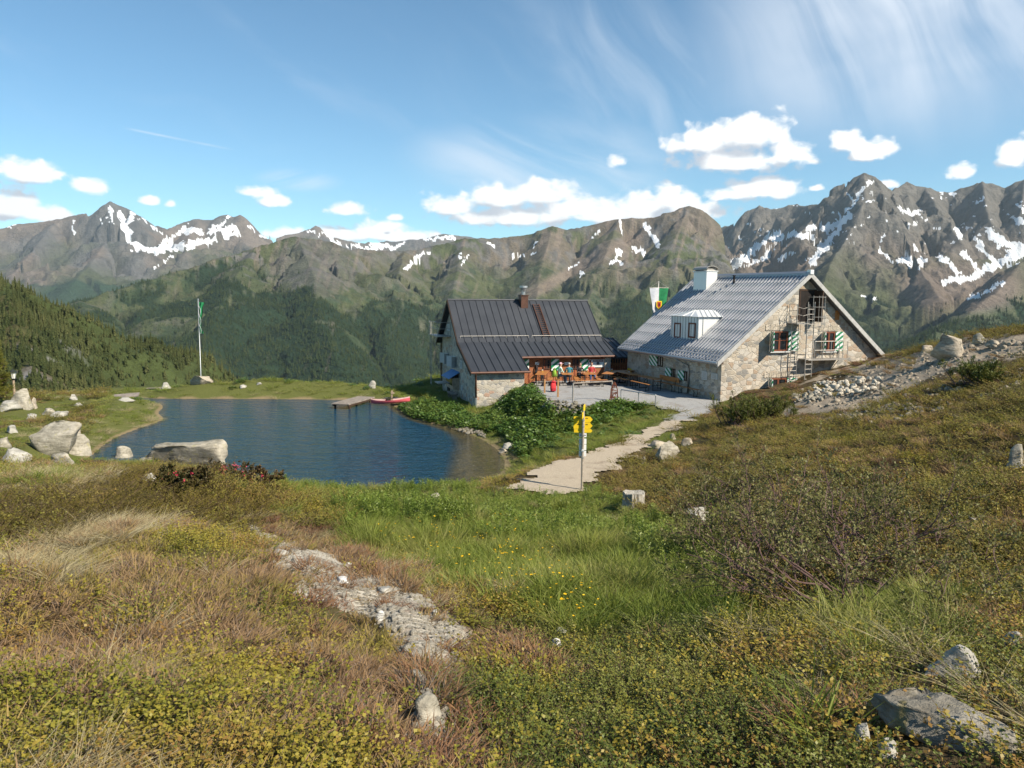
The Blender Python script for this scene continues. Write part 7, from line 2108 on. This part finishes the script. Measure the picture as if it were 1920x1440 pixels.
# loose stones on the bare ground
def pebbles(poly_pts, n, sizes, m, name):
    src = [rock_mesh('pebble', 700 + i, .5, .42, .30, m, 6, 2, .06) for i in range(5)]
    xs_ = [p_[0] for p_ in poly_pts]; ys_ = [p_[1] for p_ in poly_pts]
    a = R5.uniform(min(xs_), max(xs_), n * 4); b_ = R5.uniform(min(ys_), max(ys_), n * 4)
    i = np.where(in_poly(a, b_, poly_pts))[0][:n]
    g = np.array([ground(a[k], b_[k], 2, 50)[:] for k in i])
    s_ = R5.uniform(*sizes, len(g)) * R5.choice((1, 1, 1, .6, .6, 1.7), len(g))
    scatter(name, g, R5.uniform(0, 6.28, len(g)), s_, R5.integers(0, 5, len(g)), src, R5.normal(0, .3, (len(g), 2)))
pebbles(bare_px, 2600, (.018, .055), M_peb, 'streak_pebbles')
pebbles([(1480,745),(1540,712),(1640,682),(1740,654),(1830,640),(1925,640),(1925,668),(1830,690),(1780,706),(1700,722),(1660,742),(1560,772)], 900, (.08, .24), M_rockt, 'slope_scree')
pebbles([(1560,770),(1700,735),(1920,690),(1920,720),(1700,790),(1600,800)], 350, (.08, .26), M_rockt, 'grey_scree')

# ================================================================== shrubs that stand alone
def branchy(name, seed, n_main, R, H, spread, depth, tw, lm, bm_, per, ll, lw, up=.5, pos=None, label=None, cat='shrub', flat=1.0, droop=0.0, xs=1.0):
    """open shrub: limbs forking into twigs, leaves on the twigs; returns Empty > branches, leaves"""
    rg = np.random.default_rng(seed)
    t = empty(name, pos, rg.uniform(0, .5), label, cat)
    mb = MB(); tips = []
    def grow(p0, d, ln, r, lev):
        pts = [p0]; p = p0; dd = d
        for k in range(4):
            dd = (dd + Vector(rg.normal(0, .16, 3)) + Vector((0, 0, .03 - droop))).normalized(); p = p + dd * ln / 4
            p = Vector((p.x, p.y, max(p.z, .06))); pts.append(p)
        mb.tube(pts, r, 5 if lev < 2 else 3, r * .55, cap=False)
        if lev >= depth: tips.append(pts); return
        if lev >= depth - 1: tips.append(pts)
        for c in range(int(rg.integers(2, 4)) + (1 if lev == 0 else 0)):
            k = int(rg.integers(2, 5)); q = pts[k]
            nd = (dd + Vector(rg.normal(0, .55, 3)) * Vector((1, 1, .55))).normalized()
            grow(q, nd, ln * rg.uniform(.55, .8), r * .58, lev + 1)
    for i in range(n_main):
        a = 2 * math.pi * (i + rg.uniform(0, .8)) / n_main; e = rg.uniform(.12, .80)
        d = Vector((math.cos(a) * spread, math.sin(a) * spread * flat, e)).normalized()
        grow(Vector((math.cos(a) * .08, math.sin(a) * .08, -.05)), Vector((d.x * xs, d.y, d.z)).normalized(), R * .62 * rg.uniform(.8, 1.15), tw, 0)
    bo = mb.build('branches', bm_, t)
    s = Soup(); P4 = np.array([[list(q) for q in pts] for pts in tips])
    n = len(P4); tt = rg.uniform(.15, 1, (n, per)) * 3.999; i0 = tt.astype(int); f = (tt - i0)[..., None]; ix = np.arange(n)[:, None]
    pos_ = P4[ix, i0] * (1 - f) + P4[ix, i0 + 1] * f; dr = unit(P4[ix, i0 + 1] - P4[ix, i0])
    out = dr * up + rg.normal(size=pos_.shape) * .5 + np.array((0, 0, .25))
    leaves(s, pos_.reshape(-1, 3), out.reshape(-1, 3), ll, lw, rg.uniform(0, 1, n * per), rg)
    link_mesh('leaves', s.mesh('leaves', lm), None, t)
    return t
M_wil = leaf_mat('willow_leaves', [(.075,.080,.022), (.130,.130,.036), (.185,.175,.055), (.22,.21,.08)], .4, .8, .55, .3, .3)
M_wbr = plain('willow_bark', (.125, .075, .066), .3, 14, .8)
for i, (px, py, d0, R, lb) in enumerate(((1500, 1120, 5.9, 1.15, 'broad dark-twigged willow shrub beside the grass, left part'), (1630, 1150, 5.7, 1.15, 'willow shrub with visible stem foot right of the grass'), (1430, 1040, 7.6, 1.1, 'twiggy willow shrub behind the grass edge'), (1690, 1060, 7.3, 1.1, 'willow shrub rising into the heath slope'), (1580, 1010, 8.6, 1.1, 'willow shrub highest up the slope'))):
    p = ground(px, py)
    branchy('willow_shrub', 60 + i, 11, .80 * R * (p.y / d0) , .7, 1.15, 4, .012, M_wil, M_wbr, 8, .027, .0085, .5, p - Vector((0, 0, .03)), lb)
M_rho = leaf_mat('alpine_rose_leaves', [(.035,.045,.012), (.070,.070,.020), (.105,.075,.030), (.13,.060,.030)], .3, 2, .5, .2, .3)
M_ros = plain('alpine_rose_flowers', (.50, .035, .075), .25, 20, .6)
for i, (px, py, d, R, lb) in enumerate(((432, 908, 21, .50, 'dark alpine rose bush with red flowers below the flat-topped slab'), (345, 925, 20, .36, 'low alpine rose bush left of the larger one, with few flowers'), (478, 922, 20, .36, 'small alpine rose bush at the right end near the water'))):
    p = ground(px, py)
    t = branchy('alpine_rose_bush', 80 + i, 13, R, .6, 1.0, 3, .008, M_rho, M_stem, 22, .040, .012, .6, p, lb)
    s = Soup(); rg = np.random.default_rng(88 + i); n = 22 if i == 0 else 8
    a = rg.uniform(0, 6.28, n); r_ = R * .8 * np.sqrt(rg.uniform(.1, 1, n)); c = np.stack([r_ * np.cos(a), r_ * np.sin(a), R * .62 * np.sqrt(np.clip(1 - (r_ / R) ** 2, 0, 1)) + .1], -1)
    for k in range(6): leaves(s, c + rg.normal(0, .02, c.shape), rg.normal(size=c.shape) + (0, 0, .8), .030, .013, rg.uniform(0, 1, n), rg)
    link_mesh('flowers', s.mesh('flowers', M_ros), None, t)
# dwarf mountain pines: needled shoots that point upward
M_pin = leaf_mat('pine_needles', [(.035,.055,.012), (.075,.098,.018), (.125,.140,.028), (.18,.17,.04)], .3, 1, .5, .1, .25)
def dwarf_pine(seed, pos, R, Hh, n, label, tall=False):
    rg = np.random.default_rng(seed); t = empty('dwarf_pine' if not tall else 'pine_tree', pos, 0, label, 'tree' if tall else 'shrub')
    mb = MB(); s = Soup()
    if tall: mb.tube([(0, 0, -.2), (.03, 0, Hh * .5), (0, .02, Hh * .97)], .13, 8, .02)
    for i in range(n):
        a = rg.uniform(0, 6.28)
        if tall:
            z0 = Hh * rg.uniform(.06, .97); ln = R * (1 - z0 / Hh) ** .7 * rg.uniform(.6, 1.1) + .12; p0 = Vector((0, 0, z0)); e = rg.uniform(-.1, .35)
        else:
            p0 = Vector((rg.normal(0, R * .3), rg.normal(0, R * .25), 0)); ln = R * rg.uniform(.4, .9); e = rg.uniform(.45, 1.5)
        d = Vector((math.cos(a), math.sin(a), e)).normalized(); pts = [p0]
        for k in range(5): d = (d + Vector((0, 0, .10)) + Vector(rg.normal(0, .08, 3))).normalized(); pts.append(pts[-1] + d * ln / 5)
        mb.tube(pts, .022 if not tall else .03, 5, .006, cap=False)
        for j in range(9 if not tall else 14):
            f = rg.uniform(.25, 1) * 4.999; k = int(f); q = pts[k].lerp(pts[k + 1], f - k)
            sd_ = (d * .5 + Vector(rg.normal(0, .5, 3)) + Vector((0, 0, .75 if not tall else .3))).normalized(); sl_ = rg.uniform(.12, .26) * (1.0 if not tall else 1.3)
            m_ = 26; ft = rg.uniform(0, 1, m_)
            c = np.array(q[:])[None] + np.array(sd_[:])[None] * (ft * sl_)[:, None]
            leaves(s, c, np.array(sd_[:])[None] * .8 + rg.normal(size=(m_, 3)) * .45, .10 if not tall else .10, .0095 if not tall else .008, rg.uniform(0, 1, m_), rg)
    mb.build('trunk' if tall else 'branches', M_wbr, t)
    link_mesh('crown' if tall else 'needles', s.mesh('crown', M_pin), None, t)
p = ground(1400, 796); dwarf_pine(91, p, 1.55, 1, 64, 'dark green dwarf pine at the foot of the stone gable corner')
p = ground(1450, 785); dwarf_pine(92, p, 1.1, 1, 36, 'smaller dwarf pine with bare pale stem right of the gable pine')
p = ground(1836, 722); dwarf_pine(93, p, .85, 1, 44, 'rounded dark dwarf pine alone on the gravel slope')
M_pin = leaf_mat('sunlit_pine_needles', [(.07,.08,.014), (.15,.15,.022), (.24,.215,.032)], .3, 1, .5, .2, .25)  # sunshine on this pine put into brighter, yellower needle colours
p = ground(-8, 757, 35); dwarf_pine(94, p, .95, 3.6, 130, 'sunlit yellow-green young pine cut by the left picture edge', True)
# ================================================================== haze
hz = MB(); hz.box(-9500, 9500, -200, 9900, -472, 1150)
hm = bpy.data.materials.new('haze_air'); hm.use_nodes = True
ht = hm.node_tree; ht.nodes.clear()
pv = ht.nodes.new('ShaderNodeVolumePrincipled'); pv.inputs['Color'].default_value = (0.74, 0.89, 1.0, 1)
pv.inputs['Density'].default_value = 3.1e-5; pv.inputs['Anisotropy'].default_value = 0.1
ho = ht.nodes.new('ShaderNodeOutputMaterial'); ht.links.new(pv.outputs[0], ho.inputs['Volume'])
tag(hz.build('haze', hm), kind='stuff')
